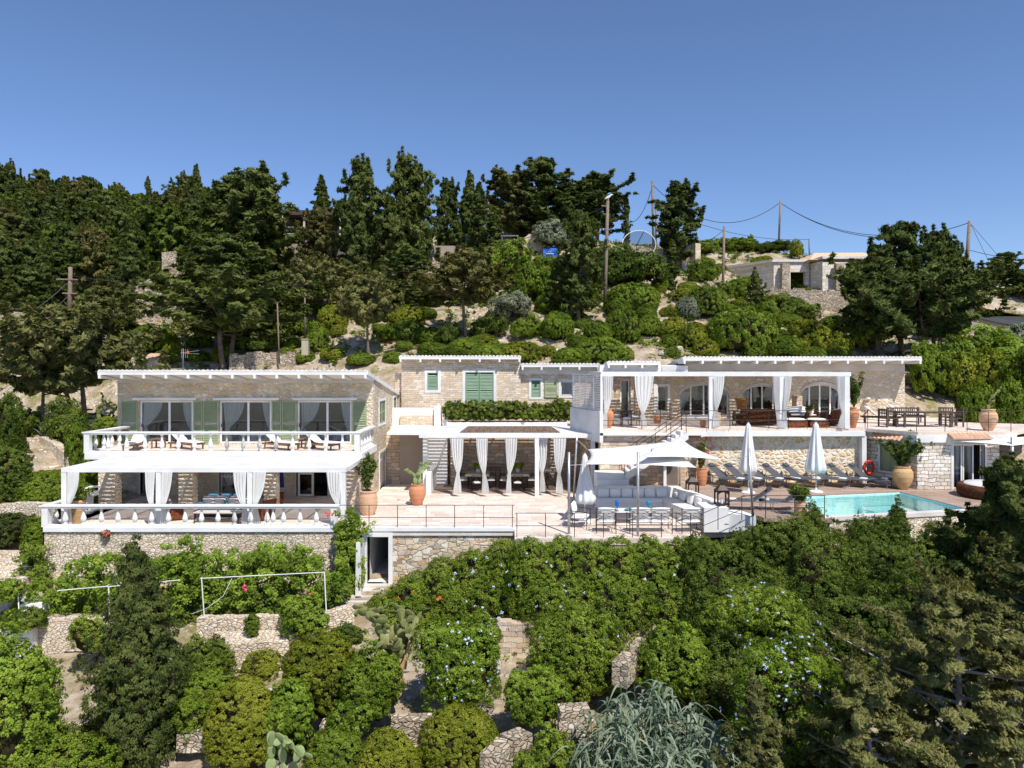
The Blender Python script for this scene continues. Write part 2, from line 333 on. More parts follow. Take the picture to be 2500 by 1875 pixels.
M['redplastic'] = plain('scooter_dark_body', (.06, .06, .065), .35, .2, 3)
M['rubber'] = plain('black_rubber', (.015, .015, .015), .8, .1, 3)
M['glasslens'] = plain('gull_plumage', (.75, .75, .74), .8, .1, 3)
def glass(name, tint=(.55, .6, .6), base=.10):
    m, n, p = nm(name); L = n.links.new; n.nodes.remove(p)
    g = N(n, 'BsdfGlossy'); g.inputs['Roughness'].default_value = .03; g.inputs[0].default_value = (.9, .95, 1, 1)
    t = N(n, 'BsdfTransparent'); t.inputs[0].default_value = (*tint, 1)
    fr = N(n, 'Fresnel'); fr.inputs[0].default_value = 1.5; ad = N(n, 'Math', operation='ADD'); L(fr.outputs[0], ad.inputs[0]); ad.inputs[1].default_value = base
    mx = N(n, 'MixShader'); L(ad.outputs[0], mx.inputs[0]); L(t.outputs[0], mx.inputs[1]); L(g.outputs[0], mx.inputs[2]); L(mx.outputs[0], n.nodes['Material Output'].inputs[0])
    return m
M['glass'] = glass('window_glass', (.86, .9, .9), .06)
M['poolwater'] = glass('pool_water', (.76, .97, .97), .0)
def poolwater_waves():
    n = M['poolwater'].node_tree; L = n.links.new
    w_ = N(n, 'TexNoise'); w_.inputs['Scale'].default_value = 2.5; w_.inputs['Detail'].default_value = 3; L(coords(n), w_.inputs['Vector'])
    b = N(n, 'Bump'); b.inputs['Strength'].default_value = .25; b.inputs['Distance'].default_value = .05; L(w_.outputs[0], b.inputs['Height'])
    for x in n.nodes:
        if x.type in ('BSDF_GLOSSY', 'FRESNEL'): L(b.outputs[0], x.inputs['Normal'])
poolwater_waves()
M['pooltile'] = bricky('pale_aqua_pool_tile', [(.58, .86, .88), (.66, .90, .91), (.54, .83, .86)], (.62, .86, .88), .3, .3, .01, plane='floor', warp=.002, bumpd=.002, stain=.05, rough=.4)
G = {}
G['cypress'] = leafmat('cypress_foliage', (.036, .052, .015), (.080, .108, .027), (.150, .175, .046), .28)
G['cypbrown'] = leafmat('dry_cypress_foliage', (.055, .060, .020), (.118, .116, .036), (.20, .18, .058), .25)
G['juniper'] = leafmat('juniper_foliage', (0.065, 0.074, 0.022), (0.146, 0.154, 0.046), (0.248, 0.239, 0.083), .22)
G['lentisk'] = leafmat('lentisk_leaf', (0.050, 0.084, 0.009), (0.123, 0.185, 0.017), (0.213, 0.280, 0.031), .28)
G['olivebush'] = leafmat('olive_yellow_leaf', (.075, .095, .009), (.175, .205, .017), (.29, .31, .035), .28)
G['bright'] = leafmat('bright_green_leaf', (0.073, 0.123, 0.011), (0.185, 0.269, 0.028), (0.302, 0.403, 0.056), .32)
G['hedge'] = leafmat('hedge_leaf', (0.047, 0.084, 0.009), (0.129, 0.196, 0.019), (0.235, 0.302, 0.037), .3)
G['dark'] = leafmat('dark_glossy_leaf', (.034, .060, .010), (.086, .128, .020), (.165, .21, .035), .28)
G['rosemary'] = leafmat('rosemary_leaf', (0.047, 0.074, 0.010), (0.112, 0.157, 0.021), (0.202, 0.258, 0.037), .25)
G['vine'] = leafmat('vine_leaf', (0.090, 0.134, 0.015), (0.202, 0.269, 0.031), (0.336, 0.414, 0.062), .34)
G['grey'] = leafmat('greygreen_olive_leaf', (0.100, 0.120, 0.080), (0.190, 0.210, 0.140), (0.300, 0.320, 0.220), .25)
G['reed'] = leafmat('giant_reed_leaf', (0.110, 0.150, 0.100), (0.210, 0.270, 0.180), (0.320, 0.380, 0.270), .25)
G['dry'] = leafmat('dry_grass', (0.130, 0.110, 0.045), (0.250, 0.210, 0.090), (0.380, 0.330, 0.170), .25)
# ---------------- terrain
TX = [-110, -60, -34, -24, -19.5, -10, -2, 4, 10, 18, 24, 30, 45, 70, 120]
TY = [2, 10, 16, 20, 23, 25.4, 27.6, 29, 31, 34, 38, 43, 44.6, 47, 50, 55, 60, 70, 80, 90, 100, 115, 140, 200, 330]
def col(a): return a
TZ = {
 2: [-15]*15, 10: [-12.6]*15,
 16: [-11.6]*8+[-11.5]*7, 20: [-10.7]*8+[-10.6]*7, 23: [-10.0]*5+[-9.9]*5+[-10]*5,
 25.4: [-8.6, -8.6, -8.7, -8.9, -9.3, -9.3, -9.2, -9.2, -9.4, -9.6, -9.4, -9, -9, -9, -9],
 27.6: [-7.4, -7.4, -7.4, -7.7, -8.6, -8.6, -8.5, -8.5, -8.8, -9, -8.6, -8, -8, -8, -8],
 29: [-6.6, -6.6, -6.6, -6.8, -8.4, -8.4, -8.4, -8.4, -8.6, -8.8, -8, -7, -7, -7, -7],
 31: [-5.6, -5.6, -5.8, -6.1, -8.0, -8.6, -8.6, -8.6, -8.6, -8.4, -7.2, -6.2, -6, -6, -6],
 34: [-4.6, -4.6, -4.7, -5.0, -6.6, -8, -8, -8, -8, -7.4, -6.4, -5.2, -5, -5, -5],
 38: [-3.4, -3.4, -3.5, -3.9, -5.0, -7.6, -7.6, -7.6, -7, -6.4, -4.6, -3.2, -3.2, -3.2, -3.2],
 43: [-3.3, -3.3, -3.3, -3.3, -3.6, -6, -4.5, -4, -4, -4, -3.0, -2.6, -2.6, -2.6, -2.6],
 44.6: [-3.3, -3.3, -3.3, -3.3, -3.3, -1.6, -1.2, -1.0, -1.0, -1.2, -1.6, -2.0, -2, -2, -2],
 47: [-3.2, -3.2, -3.2, -3.1, -2.6, -.2, .4, .6, .5, .2, -.4, -1.2, -1.2, -1.2, -1.2],
 50: [-1.2, -1.2, -.2, -.1, -.2, 1.2, 1.7, 1.9, 1.8, 1.4, .4, -.2, -.2, -.2, -.2],
 55: [2.2, 2.2, 2.4, 2.4, 2.2, 3.0, 3.6, 3.9, 4.0, 3.6, 2.4, 1.2, 1.4, 1.4, 1.4],
 60: [4.4, 4.4, 4.6, 4.6, 4.4, 4.8, 5.5, 5.9, 6.2, 5.4, 3.2, 2.4, 3.2, 3.2, 3.2],
 70: [8.6, 8.6, 8.4, 8.2, 8.0, 8.4, 9.2, 9.8, 10.2, 9.4, 7.4, 7.0, 5.6, 5.6, 5.6],
 80: [13, 13, 12.4, 12, 12, 12.4, 13.2, 13.6, 13.8, 13.0, 12.8, 12.4, 10, 8, 8],
 90: [18, 18, 17, 16, 16, 16.2, 16.6, 16.4, 15.8, 15.2, 15.3, 15.0, 13, 10, 10],
 100: [22, 22, 21, 19.5, 19, 18.6, 18, 17, 16.4, 16.0, 16.2, 16, 14, 11, 11],
 115: [26, 26, 24, 22, 21, 20, 19, 17.6, 16.6, 16, 16, 16, 14, 11, 11],
 140: [30, 28, 25, 22, 20, 18, 17, 16, 15, 14, 14, 14, 12, 10, 10],
 200: [24]*8+[10]*7, 330: [5]*15}
TZA = np.array([TZ[y] for y in TY], float)
def _sm(n):
    return 0
def Hs(xs, ys):
    """terrain height, vectorised"""
    xs = np.clip(np.asarray(xs, float), TX[0], TX[-1]); ys = np.clip(np.asarray(ys, float), TY[0], TY[-1])
    tx, ty = np.array(TX, float), np.array(TY, float)
    i = np.clip(np.searchsorted(tx, xs)-1, 0, len(tx)-2); j = np.clip(np.searchsorted(ty, ys)-1, 0, len(ty)-2)
    u = (xs-tx[i])/(tx[i+1]-tx[i]); v = (ys-ty[j])/(ty[j+1]-ty[j])
    z = TZA[j, i]*(1-u)*(1-v)+TZA[j, i+1]*u*(1-v)+TZA[j+1, i]*(1-u)*v+TZA[j+1, i+1]*u*v
    amp = np.clip((ys-46)/6, 0, 1)+np.clip((25-ys)/3, 0, 1)*.35
    z = z+amp*(.32*np.sin(xs*.55+.7*np.sin(ys*.31))*np.cos(ys*.47+.3*xs)+.16*np.sin(xs*1.7+ys*.6)*np.sin(ys*1.9-xs*.4))
    return z
def H(x, y): return float(Hs([x], [y])[0])
def hit(sx, sy, y0=44.7, y1=150, dy=.25):
    """where the sight line through a photo point meets the hill"""
    ys = np.arange(y0, y1, dy); xs = (sx-CXP)/F*ys; zs = -(sy-HZ)/F*ys; hs = Hs(xs, ys)
    k = np.nonzero(hs >= zs)[0]
    i = k[0] if len(k) else len(ys)-1
    return float(xs[i]), float(ys[i]), float(hs[i])
def terrain():
    xs = np.concatenate([np.arange(-110, -30, 2.5), np.arange(-30, 30, .5), np.arange(30, 121, 2.5)])
    ys = np.concatenate([np.arange(2, 15, 1.5), np.arange(15, 62, .5), np.arange(62, 100, 1), np.arange(100, 331, 6)])
    gx, gy = np.meshgrid(xs, ys); gz = Hs(gx.ravel(), gy.ravel())
    rng = np.random.default_rng(4)
    fx = (np.abs(gx.ravel()) < 32); gz = gz+rng.normal(0, .05, gz.shape)*fx
    v = np.column_stack([gx.ravel(), gy.ravel(), gz]); nx, ny = len(xs), len(ys)
    idx = np.arange(nx*ny).reshape(ny, nx)
    f = np.stack([idx[:-1, :-1], idx[:-1, 1:], idx[1:, 1:], idx[1:, :-1]], -1).reshape(-1, 4)
    me = bpy.data.meshes.new('hillside_ground'); me.from_pydata(v.tolist(), [], f.tolist())
    me.polygons.foreach_set('use_smooth', [True]*len(me.polygons))
    m, n, p = nm('rocky_scrub_soil'); L = n.links.new; co = coords(n)
    def noise(s, d=6, r=.6):
        z = N(n, 'TexNoise'); z.inputs['Scale'].default_value = s; z.inputs['Detail'].default_value = d; z.inputs['Roughness'].default_value = r; L(co, z.inputs['Vector']); return z.outputs[0]
    soil = ramp(n, [(.3, rgb('92806a')), (.5, rgb('b3a189')), (.7, rgb('cfc0aa'))]); L(noise(1.3), soil.inputs[0])
    vo = N(n, 'TexVoronoi'); vo.inputs['Scale'].default_value = 3.6; L(co, vo.inputs['Vector'])
    sp = N(n, 'SeparateColor'); L(vo.outputs['Color'], sp.inputs[0])
    rk = ramp(n, [(.0, rgb('a89a88')), (.5, rgb('cfc2b0')), (1, rgb('e8ddcd'))]); L(sp.outputs[0], rk.inputs[0])
    rm = ramp(n, [(.46, (0, 0, 0)), (.56, (1, 1, 1))]); L(noise(.55, 5), rm.inputs[0])
    r2 = ramp(n, [(.34, (1, 1, 1)), (.40, (0, 0, 0))]); L(vo.outputs['Distance'], r2.inputs[0])
    mm = N(n, 'Math', operation='MULTIPLY'); L(rm.outputs[0], mm.inputs[0]); L(r2.outputs[0], mm.inputs[1])
    mx = N(n, 'Mix', data_type='RGBA'); L(mm.outputs[0], mx.inputs[0]); L(soil.outputs[0], mx.inputs[6]); L(rk.outputs[0], mx.inputs[7])
    gr = ramp(n, [(.3, rgb('6b6a34')), (.6, rgb('8c8850')), (.8, rgb('a89a63'))]); L(noise(4), gr.inputs[0])
    gm = ramp(n, [(.50, (0, 0, 0)), (.60, (.9, .9, .9))]); L(noise(.8, 8, .7), gm.inputs[0])
    m2 = N(n, 'Mix', data_type='RGBA'); L(gm.outputs[0], m2.inputs[0]); L(mx.outputs[2], m2.inputs[6]); L(gr.outputs[0], m2.inputs[7])
    L(m2.outputs[2], p.inputs['Base Color']); p.inputs['Roughness'].default_value = .95; p.inputs['Specular IOR Level'].default_value = .15
    ha = N(n, 'Math', operation='MULTIPLY_ADD'); L(mm.outputs[0], ha.inputs[0]); ha.inputs[1].default_value = .5; L(noise(6, 8, .7), ha.inputs[2])
    bp = N(n, 'Bump'); bp.inputs['Strength'].default_value = 1; bp.inputs['Distance'].default_value = .12; L(ha.outputs[0], bp.inputs['Height']); L(bp.outputs[0], p.inputs['Normal'])
    me.materials.append(m); M['soil'] = m
    o = bpy.data.objects.new('hill_ground', me); link(o); tag(o, kind='structure')
terrain()
# ---------------- foliage
def unit(v): return v/np.maximum(np.linalg.norm(v, axis=1, keepdims=True), 1e-9)
class Leaves:
    def __init__(s, seed): s.r = np.random.default_rng(seed); s.P = []; s.Nn = []; s.S = []; s.A = []; s.T = []; s.U = []
    def put(s, P, Nn, size, aspect=1.5, tint=None, up=None):
        n = len(P); s.P.append(P); s.Nn.append(unit(Nn)); s.S.append(np.broadcast_to(size, n).copy() if np.ndim(size) == 0 else size)
        s.A.append(np.full(n, aspect)); s.T.append(s.r.random(n) if tint is None else np.broadcast_to(tint, n).copy())
        t = s.r.normal(size=(n, 3)) if up is None else up+s.r.normal(size=(n, 3))*.35
        s.U.append(t)
    def clumps(s, Cc, Cn, cr, per, size, aspect=1.5, flat=1.0, outward=.6, sprayup=0, tintvar=.6, jit=.5):
        """leaf sprays on small lumps: gaps between lumps stay dark"""
        k = len(Cc); c = np.repeat(Cc, per, 0); nn = np.repeat(Cn, per, 0); crr = np.repeat(np.broadcast_to(cr, k), per)
        d = unit(unit(s.r.normal(size=c.shape))+outward*nn); rad = crr*s.r.uniform(.45, 1.05, len(c))
        off = d*rad[:, None]; off[:, 2] *= flat
        tint = np.clip(np.repeat(s.r.random(k), per)*tintvar+s.r.random(len(c))*(1-tintvar), 0, 1)
        up = None
        if sprayup: up = unit(d+np.array([0, 0, sprayup]))*2
        s.put(c+off, d*.5+nn*.9+jit*s.r.normal(size=c.shape), size*s.r.uniform(.6, 1.3, len(c)), aspect, tint, up)
    def ellipsoid(s, c, rad, n, zmin=-.4, shell=(.82, 1.06), bump=.13, power=1.0):
        d = unit(s.r.normal(size=(int(n*1.9)+8, 3))); d = d[d[:, 2] > zmin][:n]
        ph = s.r.uniform(0, 6.3, 6)
        b = 1+bump*(np.sin(d[:, 0]*4.1+ph[0])*np.sin(d[:, 2]*4.7+ph[1])+np.sin(d[:, 1]*5.3+ph[2])*np.cos(d[:, 0]*3.1+ph[3]))
        rr = (s.r.uniform(*shell, len(d))*b)[:, None]
        rad = np.array(rad, float); return np.array(c)+d*rr*rad, unit(d/rad)
    def mesh(s, name, core=None):
        P = np.concatenate(s.P); Nn = np.concatenate(s.Nn); S = np.concatenate(s.S)[:, None]; A = np.concatenate(s.A)[:, None]; T = np.concatenate(s.T); U = np.concatenate(s.U)
        t = unit(U-(U*Nn).sum(1, keepdims=True)*Nn); b = np.cross(Nn, t); n = len(P)
        bend = Nn*S*.18
        V = np.stack([P-t*S*A/2, P+b*S/2+bend-t*S*A*.05, P+t*S*A/2, P-b*S/2+bend-t*S*A*.05], 1).reshape(-1, 3)
        nv = 4*n; me = bpy.data.meshes.new(name)
        cv, cf = core if core else (np.zeros((0, 3)), [])
        allv = np.concatenate([V, cv]) if len(cv) else V
        me.vertices.add(len(allv)); me.vertices.foreach_set('co', allv.astype(np.float32).ravel())
        loops = np.arange(nv, dtype=np.int32); ls = np.arange(0, nv, 4, dtype=np.int32); lt = np.full(n, 4, np.int32)
        if len(cv):
            cl = np.array([i+nv for f in cf for i in f], np.int32); cn = np.array([len(f) for f in cf], np.int32)
            cs = np.concatenate([[0], np.cumsum(cn)[:-1]])+nv
            loops = np.concatenate([loops, cl]); ls = np.concatenate([ls, cs]).astype(np.int32); lt = np.concatenate([lt, cn])
        me.loops.add(len(loops)); me.loops.foreach_set('vertex_index', loops)
        me.polygons.add(len(ls)); me.polygons.foreach_set('loop_start', ls); me.polygons.foreach_set('loop_total', lt)
        at = me.attributes.new('tint', 'FLOAT', 'POINT'); tv = np.repeat(T, 4)
        at.data.foreach_set('value', np.concatenate([tv, np.zeros(len(cv))]).astype(np.float32))
        if len(cv): me['ncore'] = len(cf)
        me.update(calc_edges=True); return me
def ico(c, rad, sub=2, jit=.1, seed=0):
    import bmesh
    bm = bmesh.new(); bmesh.ops.create_icosphere(bm, subdivisions=sub, radius=1); r = random.Random(seed)
    v = np.array([(x.co*(1+r.uniform(-jit, jit)))[:] for x in bm.verts])*np.array(rad)+np.array(c)
    bm.verts.ensure_lookup_table(); f = [[x.index for x in q.verts] for q in bm.faces]; bm.free(); return v, f
def merge_cores(cs):
    V = []; Fc = []; k = 0
    for v, f in cs: V.append(v); Fc += [[i+k for i in q] for q in f]; k += len(v)
    return np.concatenate(V), Fc
def bush_mesh(name, blobs, nclump, per, size, cr, seed=1, aspect=1.6, core=.74, bump=.13, zmin=-.45, spray=0, outward=.6, flat=.85, shell=(.82, 1.06)):
    """blobs: (cx,cy,cz,rx,ry,rz) about the base point"""
    L = Leaves(seed); ar = [b[3]*b[5]+b[4]*b[5]+b[3]*b[4] for b in blobs]; tot = sum(ar); cores = []
    for i, b in enumerate(blobs):
        c, nn = L.ellipsoid(b[:3], b[3:], max(6, int(nclump*ar[i]/tot)), zmin, shell, bump)
        L.clumps(c, nn, cr*L.r.uniform(.7, 1.25, len(c)), per, size, aspect, flat, outward, spray)
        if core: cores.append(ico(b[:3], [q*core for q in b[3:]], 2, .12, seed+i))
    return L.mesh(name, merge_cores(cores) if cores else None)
def trunk_mb(pts, r0, r1, limbs=()):
    mb = MB(); mb.tube(pts, r0, 7, r1)
    for a in limbs: mb.tube(*a)
    return mb
def conifer(seed, h=8, rad=2.4, prof='broad', nb=80, per=34, size=.125, bare=.16, cr=.36, up=.42, trunks=1, clump=6, asp=3.2):
    """evergreen with ragged outline; returns crown mesh and trunk mesh, base at origin"""
    r = random.Random(seed); L = Leaves(seed); mb = MB(); Cc = []; Cn = []; Cs = []
    for tk in range(trunks):
        lean = (r.uniform(-.05, .05)+(tk-(trunks-1)/2)*.13, r.uniform(-.06, .06)); hh = h*(1 if tk == 0 else r.uniform(.75, .95)); b0 = (tk-(trunks-1)/2)*rad*.12
        def axis(t): return Vector((b0+lean[0]*t*hh+.12*math.sin(t*5+seed), lean[1]*t*hh+.1*math.cos(t*4+seed), t*hh))
        mb.tube([axis(t) for t in (0-.03, .1, .3, .5, .7, .88)], .022*h, 7, .03)
        for i in range(nb//trunks):
            t = bare+(1-bare)*((i+r.random())/(nb//trunks))**.92; ph = i*2.399+r.uniform(-.5, .5); u = (t-bare)/(1-bare)
            if prof == 'broad': p = (u+.12)**.3*(1-u)**.5*1.2
            elif prof == 'cone': p = (1-u)**.85*min(1, (u+.12)*5)
            elif prof == 'column': p = (1-u**3)**.7*min(1, (u+.1)*4)*(.85 if u < .9 else .7)
            elif prof == 'umbrella': p = .35+.75*math.sin(math.pi*min(1, u*.95+.1))
            else: p = (1-u)**.55
            ln = rad*max(.07, p)*r.choice((.45, .65, .85, 1.0, 1.25))*r.uniform(.8, 1.15)*(1+.22*math.sin(ph*2+seed+t*6))
            a0 = axis(t); dz = up*ln*r.uniform(.3, 1.3)
            tip = a0+Vector((math.cos(ph)*ln, math.sin(ph)*ln, dz))
            if ln > rad*.3 and i % 2 == 0: mb.tube([a0, a0.lerp(tip, .5)+Vector((0, 0, -.05*ln)), tip], .010*h*(1-t*.6), 4, .008)
            for q in range(clump):
                s_ = .35+.65*(q+r.random())/clump
                c = a0.lerp(tip, s_)+Vector((r.uniform(-1, 1), r.uniform(-1, 1), r.uniform(-.6, .8)))*cr*.4
                Cc.append(c[:]); Cn.append((math.cos(ph)*.8, math.sin(ph)*.8, .55)); Cs.append(1)
            if r.random() < .3:
                for q in range(3): Cc.append((tip+Vector((r.uniform(-.05, .05), r.uniform(-.05, .05), cr*(.55+.62*q)))) [:]); Cn.append((math.cos(ph)*.2, math.sin(ph)*.2, 1)); Cs.append(.6-.17*q)
    # leader
    for q in range(6): Cc.append((axis(.92+q*.018))[:]); Cn.append((0, 0, 1)); Cs.append(1-.12*q)
    Cc = np.array(Cc); Cn = unit(np.array(Cn))
    sc_ = np.array(Cs)*cr*L.r.uniform(.6, 1.15, len(Cc))*np.clip(1.15-Cc[:, 2]/h*.5, .45, 1.1)
    L.clumps(Cc, Cn, sc_*.86, per, size, asp, .62, .5, .9, .5)
    return L.mesh('crown'), mb
def place_tree(name, protos, loc, s=(1, 1, 1), rz=0, label=None, cat='tree', group=None, mat=None):
    cm, tm = protos
    t = empty(name, loc, label, cat, group, rz); t.scale = s
    c = bpy.data.objects.new('crown', cm); link(c, t)
    if mat: c.material_slots[0].link = 'OBJECT'; c.material_slots[0].material = mat
    if tm: link(bpy.data.objects.new('trunk', tm), t)
    return t
PROTO = {}
def proto(key, crown, mb, mat, bark=None):
    crown.materials.append(mat); tm = None
    if mb:
        o = mb.build('trunk', bark or M['bark'], own=True); tm = o.data; bpy.data.objects.remove(o)
    PROTO[key] = (crown, tm, mat)
for k, a in {
 'broad1': dict(seed=11, h=8, rad=2.7, prof='broad', nb=110), 'broad2': dict(seed=12, h=8, rad=2.9, prof='broad', nb=120, trunks=2, cr=.38),
 'broad3': dict(seed=13, h=8, rad=2.3, prof='broad', nb=100, bare=.1), 'cone1': dict(seed=14, h=8, rad=2.2, prof='cone', nb=110, cr=.32, bare=.08),
 'cone2': dict(seed=15, h=8, rad=1.8, prof='cone', nb=100, cr=.29, bare=.05, up=.5), 'col1': dict(seed=16, h=8, rad=.85, prof='column', nb=100, cr=.26, bare=.03, up=1.3, clump=3),
 'umb1': dict(seed=17, h=6, rad=2.9, prof='umbrella', nb=95, bare=.34, cr=.36, up=.5, trunks=2), 'umb2': dict(seed=18, h=6, rad=2.5, prof='umbrella', nb=85, bare=.4, cr=.34, up=.45),
 'rag1': dict(seed=19, h=8, rad=2.5, prof='broad', nb=85, cr=.36, bare=.12, up=.3)}.items():
    cm, mb = conifer(**a); proto(k, cm, mb, G['cypress'])
for i in range(5):
    r_ = random.Random(40+i); blobs = [(0, 0, .45, 1, 1, .62)]+[(r_.uniform(-.5, .5), r_.uniform(-.5, .5), r_.uniform(.3, .6), r_.uniform(.45, .7), r_.uniform(.45, .7), r_.uniform(.38, .55)) for _ in range(2 if i else 0)]
    proto('dome%d' % i, bush_mesh('foliage', blobs, 900, 42, .034, .08, 60+i, bump=.05, spray=.6, zmin=-.55, core=.86, shell=(.94, 1.04)), None, G['lentisk'])
for i in range(3):
    r_ = random.Random(70+i); blobs = [(r_.uniform(-.6, .6), r_.uniform(-.5, .5), r_.uniform(.3, .75), r_.uniform(.4, .65), r_.uniform(.4, .65), r_.uniform(.35, .6)) for _ in range(5)]
    proto('loose%d' % i, bush_mesh('foliage', blobs, 480, 34, .048, .13, 80+i, bump=.18, zmin=-.6, core=.6), None, G['lentisk'])
# ---------------- architecture helpers
def wall_front(mb, x0, x1, z0, z1, yf, th, ops=()):
    xs = sorted({x0, x1, *[o[0] for o in ops], *[o[1] for o in ops]}); zs = sorted({z0, z1, *[o[2] for o in ops], *[o[3] for o in ops]})
    for i in range(len(xs)-1):
        run = None
        for j in range(len(zs)-1):
            cx, cz = (xs[i]+xs[i+1])/2, (zs[j]+zs[j+1])/2
            inside = any(o[0] < cx < o[1] and o[2] < cz < o[3] for o in ops) or not (x0 < cx < x1 and z0 < cz < z1)
            if inside:
                if run is not None: mb.box(xs[i], xs[i+1], yf, yf+th, run, zs[j]); run = None
            elif run is None: run = zs[j]
        if run is not None: mb.box(xs[i], xs[i+1], yf, yf+th, run, z1)
def wall_side(mb, x, th, y0, y1, z0, z1, ops=()):
    t = MB(); wall_front(t, y0, y1, z0, z1, 0, th, ops)
    mb.add([(x+v[1], v[0], v[2]) for v in t.v], [f[::-1] for f in t.f])
def arch_fill(mb, x0, x1, zs, zt, yf, th, n=12):
    """masonry between a round-headed opening and the lintel line above it"""
    cx, rx = (x0+x1)/2, (x1-x0)/2; rz = zt-zs-.03
    P = [(cx-rx*math.cos(math.pi*i/n), zs+rz*math.sin(math.pi*i/n)) for i in range(n+1)]
    for i in range(n):
        (a, za), (b, zb) = P[i], P[i+1]
        mb.add([(a, yf, za), (b, yf, zb), (b, yf, zt), (a, yf, zt), (a, yf+th, za), (b, yf+th, zb), (b, yf+th, zt), (a, yf+th, zt)],
               [(0, 1, 2, 3), (7, 6, 5, 4), (0, 4, 5, 1)])
def room(mb, x0, x1, y0, y1, z0, z1):
    v = [(x, y, z) for z in (z0, z1) for y in (y0, y1) for x in (x0, x1)]
    mb.add(v, [(0, 1, 3, 2), (4, 6, 7, 5), (2, 3, 7, 6), (0, 2, 6, 4), (1, 5, 7, 3)])
def roof(house, x0, x1, yf, yb, zf, slope, spacing=1.05, yw=None, mat='tilewhite', period=.21, raf=True, rstart=.05, rh=.17):
    """lean-to roof, high at the front eave: soffit slab, tiles, fascia, rafter tails"""
    zb = zf-slope*(yb-yf); t1 = .10
    mb = MB(); mb.profile([(yf+.03, zf), (yb, zb), (yb, zb+t1), (yf+.03, zf+t1)], x0, x1)
    r_ = mb.build('roof', M['soffit'], house)
    tm = MB(); nx = int((x1-x0)/period); n = nx*6; vs = []; fs = []
    for i in range(n+1):
        x = x0+(x1-x0)*i/n; ph = (i % 6)/6; h = .10*math.sqrt(max(0, 1-((ph-.5)*2)**2)) if ph else 0
        h += .008
        for (y, z) in ((yf-.03, zf), (yb, zb)):
            vs.append((x, y, z+t1+.012)); vs.append((x, y, z+t1+.012+h))
    for i in range(n):
        a, b = i*4, (i+1)*4; fs += [(a, b, b+1, a+1), (a+1, b+1, b+3, a+3), (a+3, b+3, b+2, a+2)]
    tm.add(vs, fs); tm.build('roof_tiles', M[mat], r_)
    fb = MB(); fb.box(x0-.01, x1+.01, yf-.02, yf+.026, zf-.03, zf+t1+.008)
    for xx in (x0, x1):
        fb.add([(xx-.035, yf+.03, zf-.02), (xx+.035, yf+.03, zf-.02), (xx+.035, yb, zb-.02), (xx-.035, yb, zb-.02), (xx-.035, yf+.03, zf+t1+.07), (xx+.035, yf+.03, zf+t1+.07), (xx+.035, yb, zb+t1+.07), (xx-.035, yb, zb+t1+.07)],
               [(0, 3, 2, 1), (4, 5, 6, 7), (0, 1, 5, 4), (2, 3, 7, 6), (0, 4, 7, 3), (1, 2, 6, 5)])
    fb.build('fascia', M['white'], r_)
    if raf:
        k = max(2, round((x1-x0-.15)/spacing)); yw = yw or yb
        for i in range(k+1):
            x = x0+.075+(x1-x0-.15)*i/k; rb = MB(); y0_ = yf-.03; L_ = yw-y0_
            rb.add([(x-.055, y0_, zf-rh-.03), (x+.055, y0_, zf-rh-.03), (x+.055, y0_+L_, zf-slope*L_-.07), (x-.055, y0_+L_, zf-slope*L_-.07),
                    (x-.055, y0_, zf-.032), (x+.055, y0_, zf-.032), (x+.055, y0_+L_, zf-slope*L_-.005), (x-.055, y0_+L_, zf-slope*L_-.005)],
                   [(0, 3, 2, 1), (4, 5, 6, 7), (0, 1, 5, 4), (2, 3, 7, 6), (0, 4, 7, 3), (1, 2, 6, 5)])
            rb.build('rafter', M['white'], r_)
    return r_
def shutter(parent, x0, x1, z0, z1, y, mat='green', th=.05, side=False):
    mb = MB(); f = .055
    mb.box(x0, x0+f, y, y+th, z0, z1); mb.box(x1-f, x1, y, y+th, z0, z1)
    for a, b in ((z0, z0+f), (z1-f, z1), ((z0+z1)/2-f/2, (z0+z1)/2+f/2)): mb.box(x0+f, x1-f, y, y+th, a, b)
    z = z0+f+.03
    while z < z1-f-.03:
        if abs(z-(z0+z1)/2) > f/2+.02:
            mb.add([(x0+f, y+.004, z-.04), (x1-f, y+.004, z-.04), (x1-f, y+th-.008, z+.026), (x0+f, y+th-.008, z+.026), (x0+f, y+.014, z-.04), (x1-f, y+.014, z-.04), (x1-f, y+th, z+.026), (x0+f, y+th, z+.026)],
                   [(0, 1, 2, 3), (7, 6, 5, 4), (0, 4, 5, 1), (3, 2, 6, 7)])
        z += .085
    if side:
        mb.v = [(side+(v[1]-y), v[0], v[2]) for v in mb.v]
    return mb.build('shutter', M[mat], parent)
def drape(mb, x0, x1, zt, zb, y, tie=None, xt=None, wt=.15, xb=None, wb=None, folds=6, amp=.045, nu=40, nv=22):
    """hanging cloth; tie = height fraction (from the top) where it is gathered at xt"""
    c0, w0 = (x0+x1)/2, x1-x0
    ph = random.Random(int((x0+50)*1000)).uniform(0, 6)
    def fn(u, v):
        if tie is None: c, w_ = c0, w0*(1+.03*math.sin(v*5))
        elif v < tie:
            s = v/tie; k = s**2.2; c = c0+(xt-c0)*k; w_ = w0+(wt-w0)*(.35*s+.65*s**3)
        else:
            s = (v-tie)/(1-tie); k = math.sin(s*math.pi/2); wb_ = wb or w0*.5; c = xt+((xb if xb is not None else xt)-xt)*k; w_ = wt+(wb_-wt)*k
        a = amp*(1 if tie is None else .55+.45*abs(v-tie)/max(tie, .5))
        wv = math.sin(u*folds*2*math.pi+ph+.5*math.sin(v*3))+.35*math.sin(u*folds*3.7*math.pi+ph*2+v*2); c += .035*math.sin(v*3.1+ph)*min(1, v*2)*(0 if tie is None else 1)
        return (c+(u-.5)*w_, y+a*wv+.012*math.sin(u*31+v*7), zt+(zb-zt)*v)
    return mb.grid(fn, nu, nv)
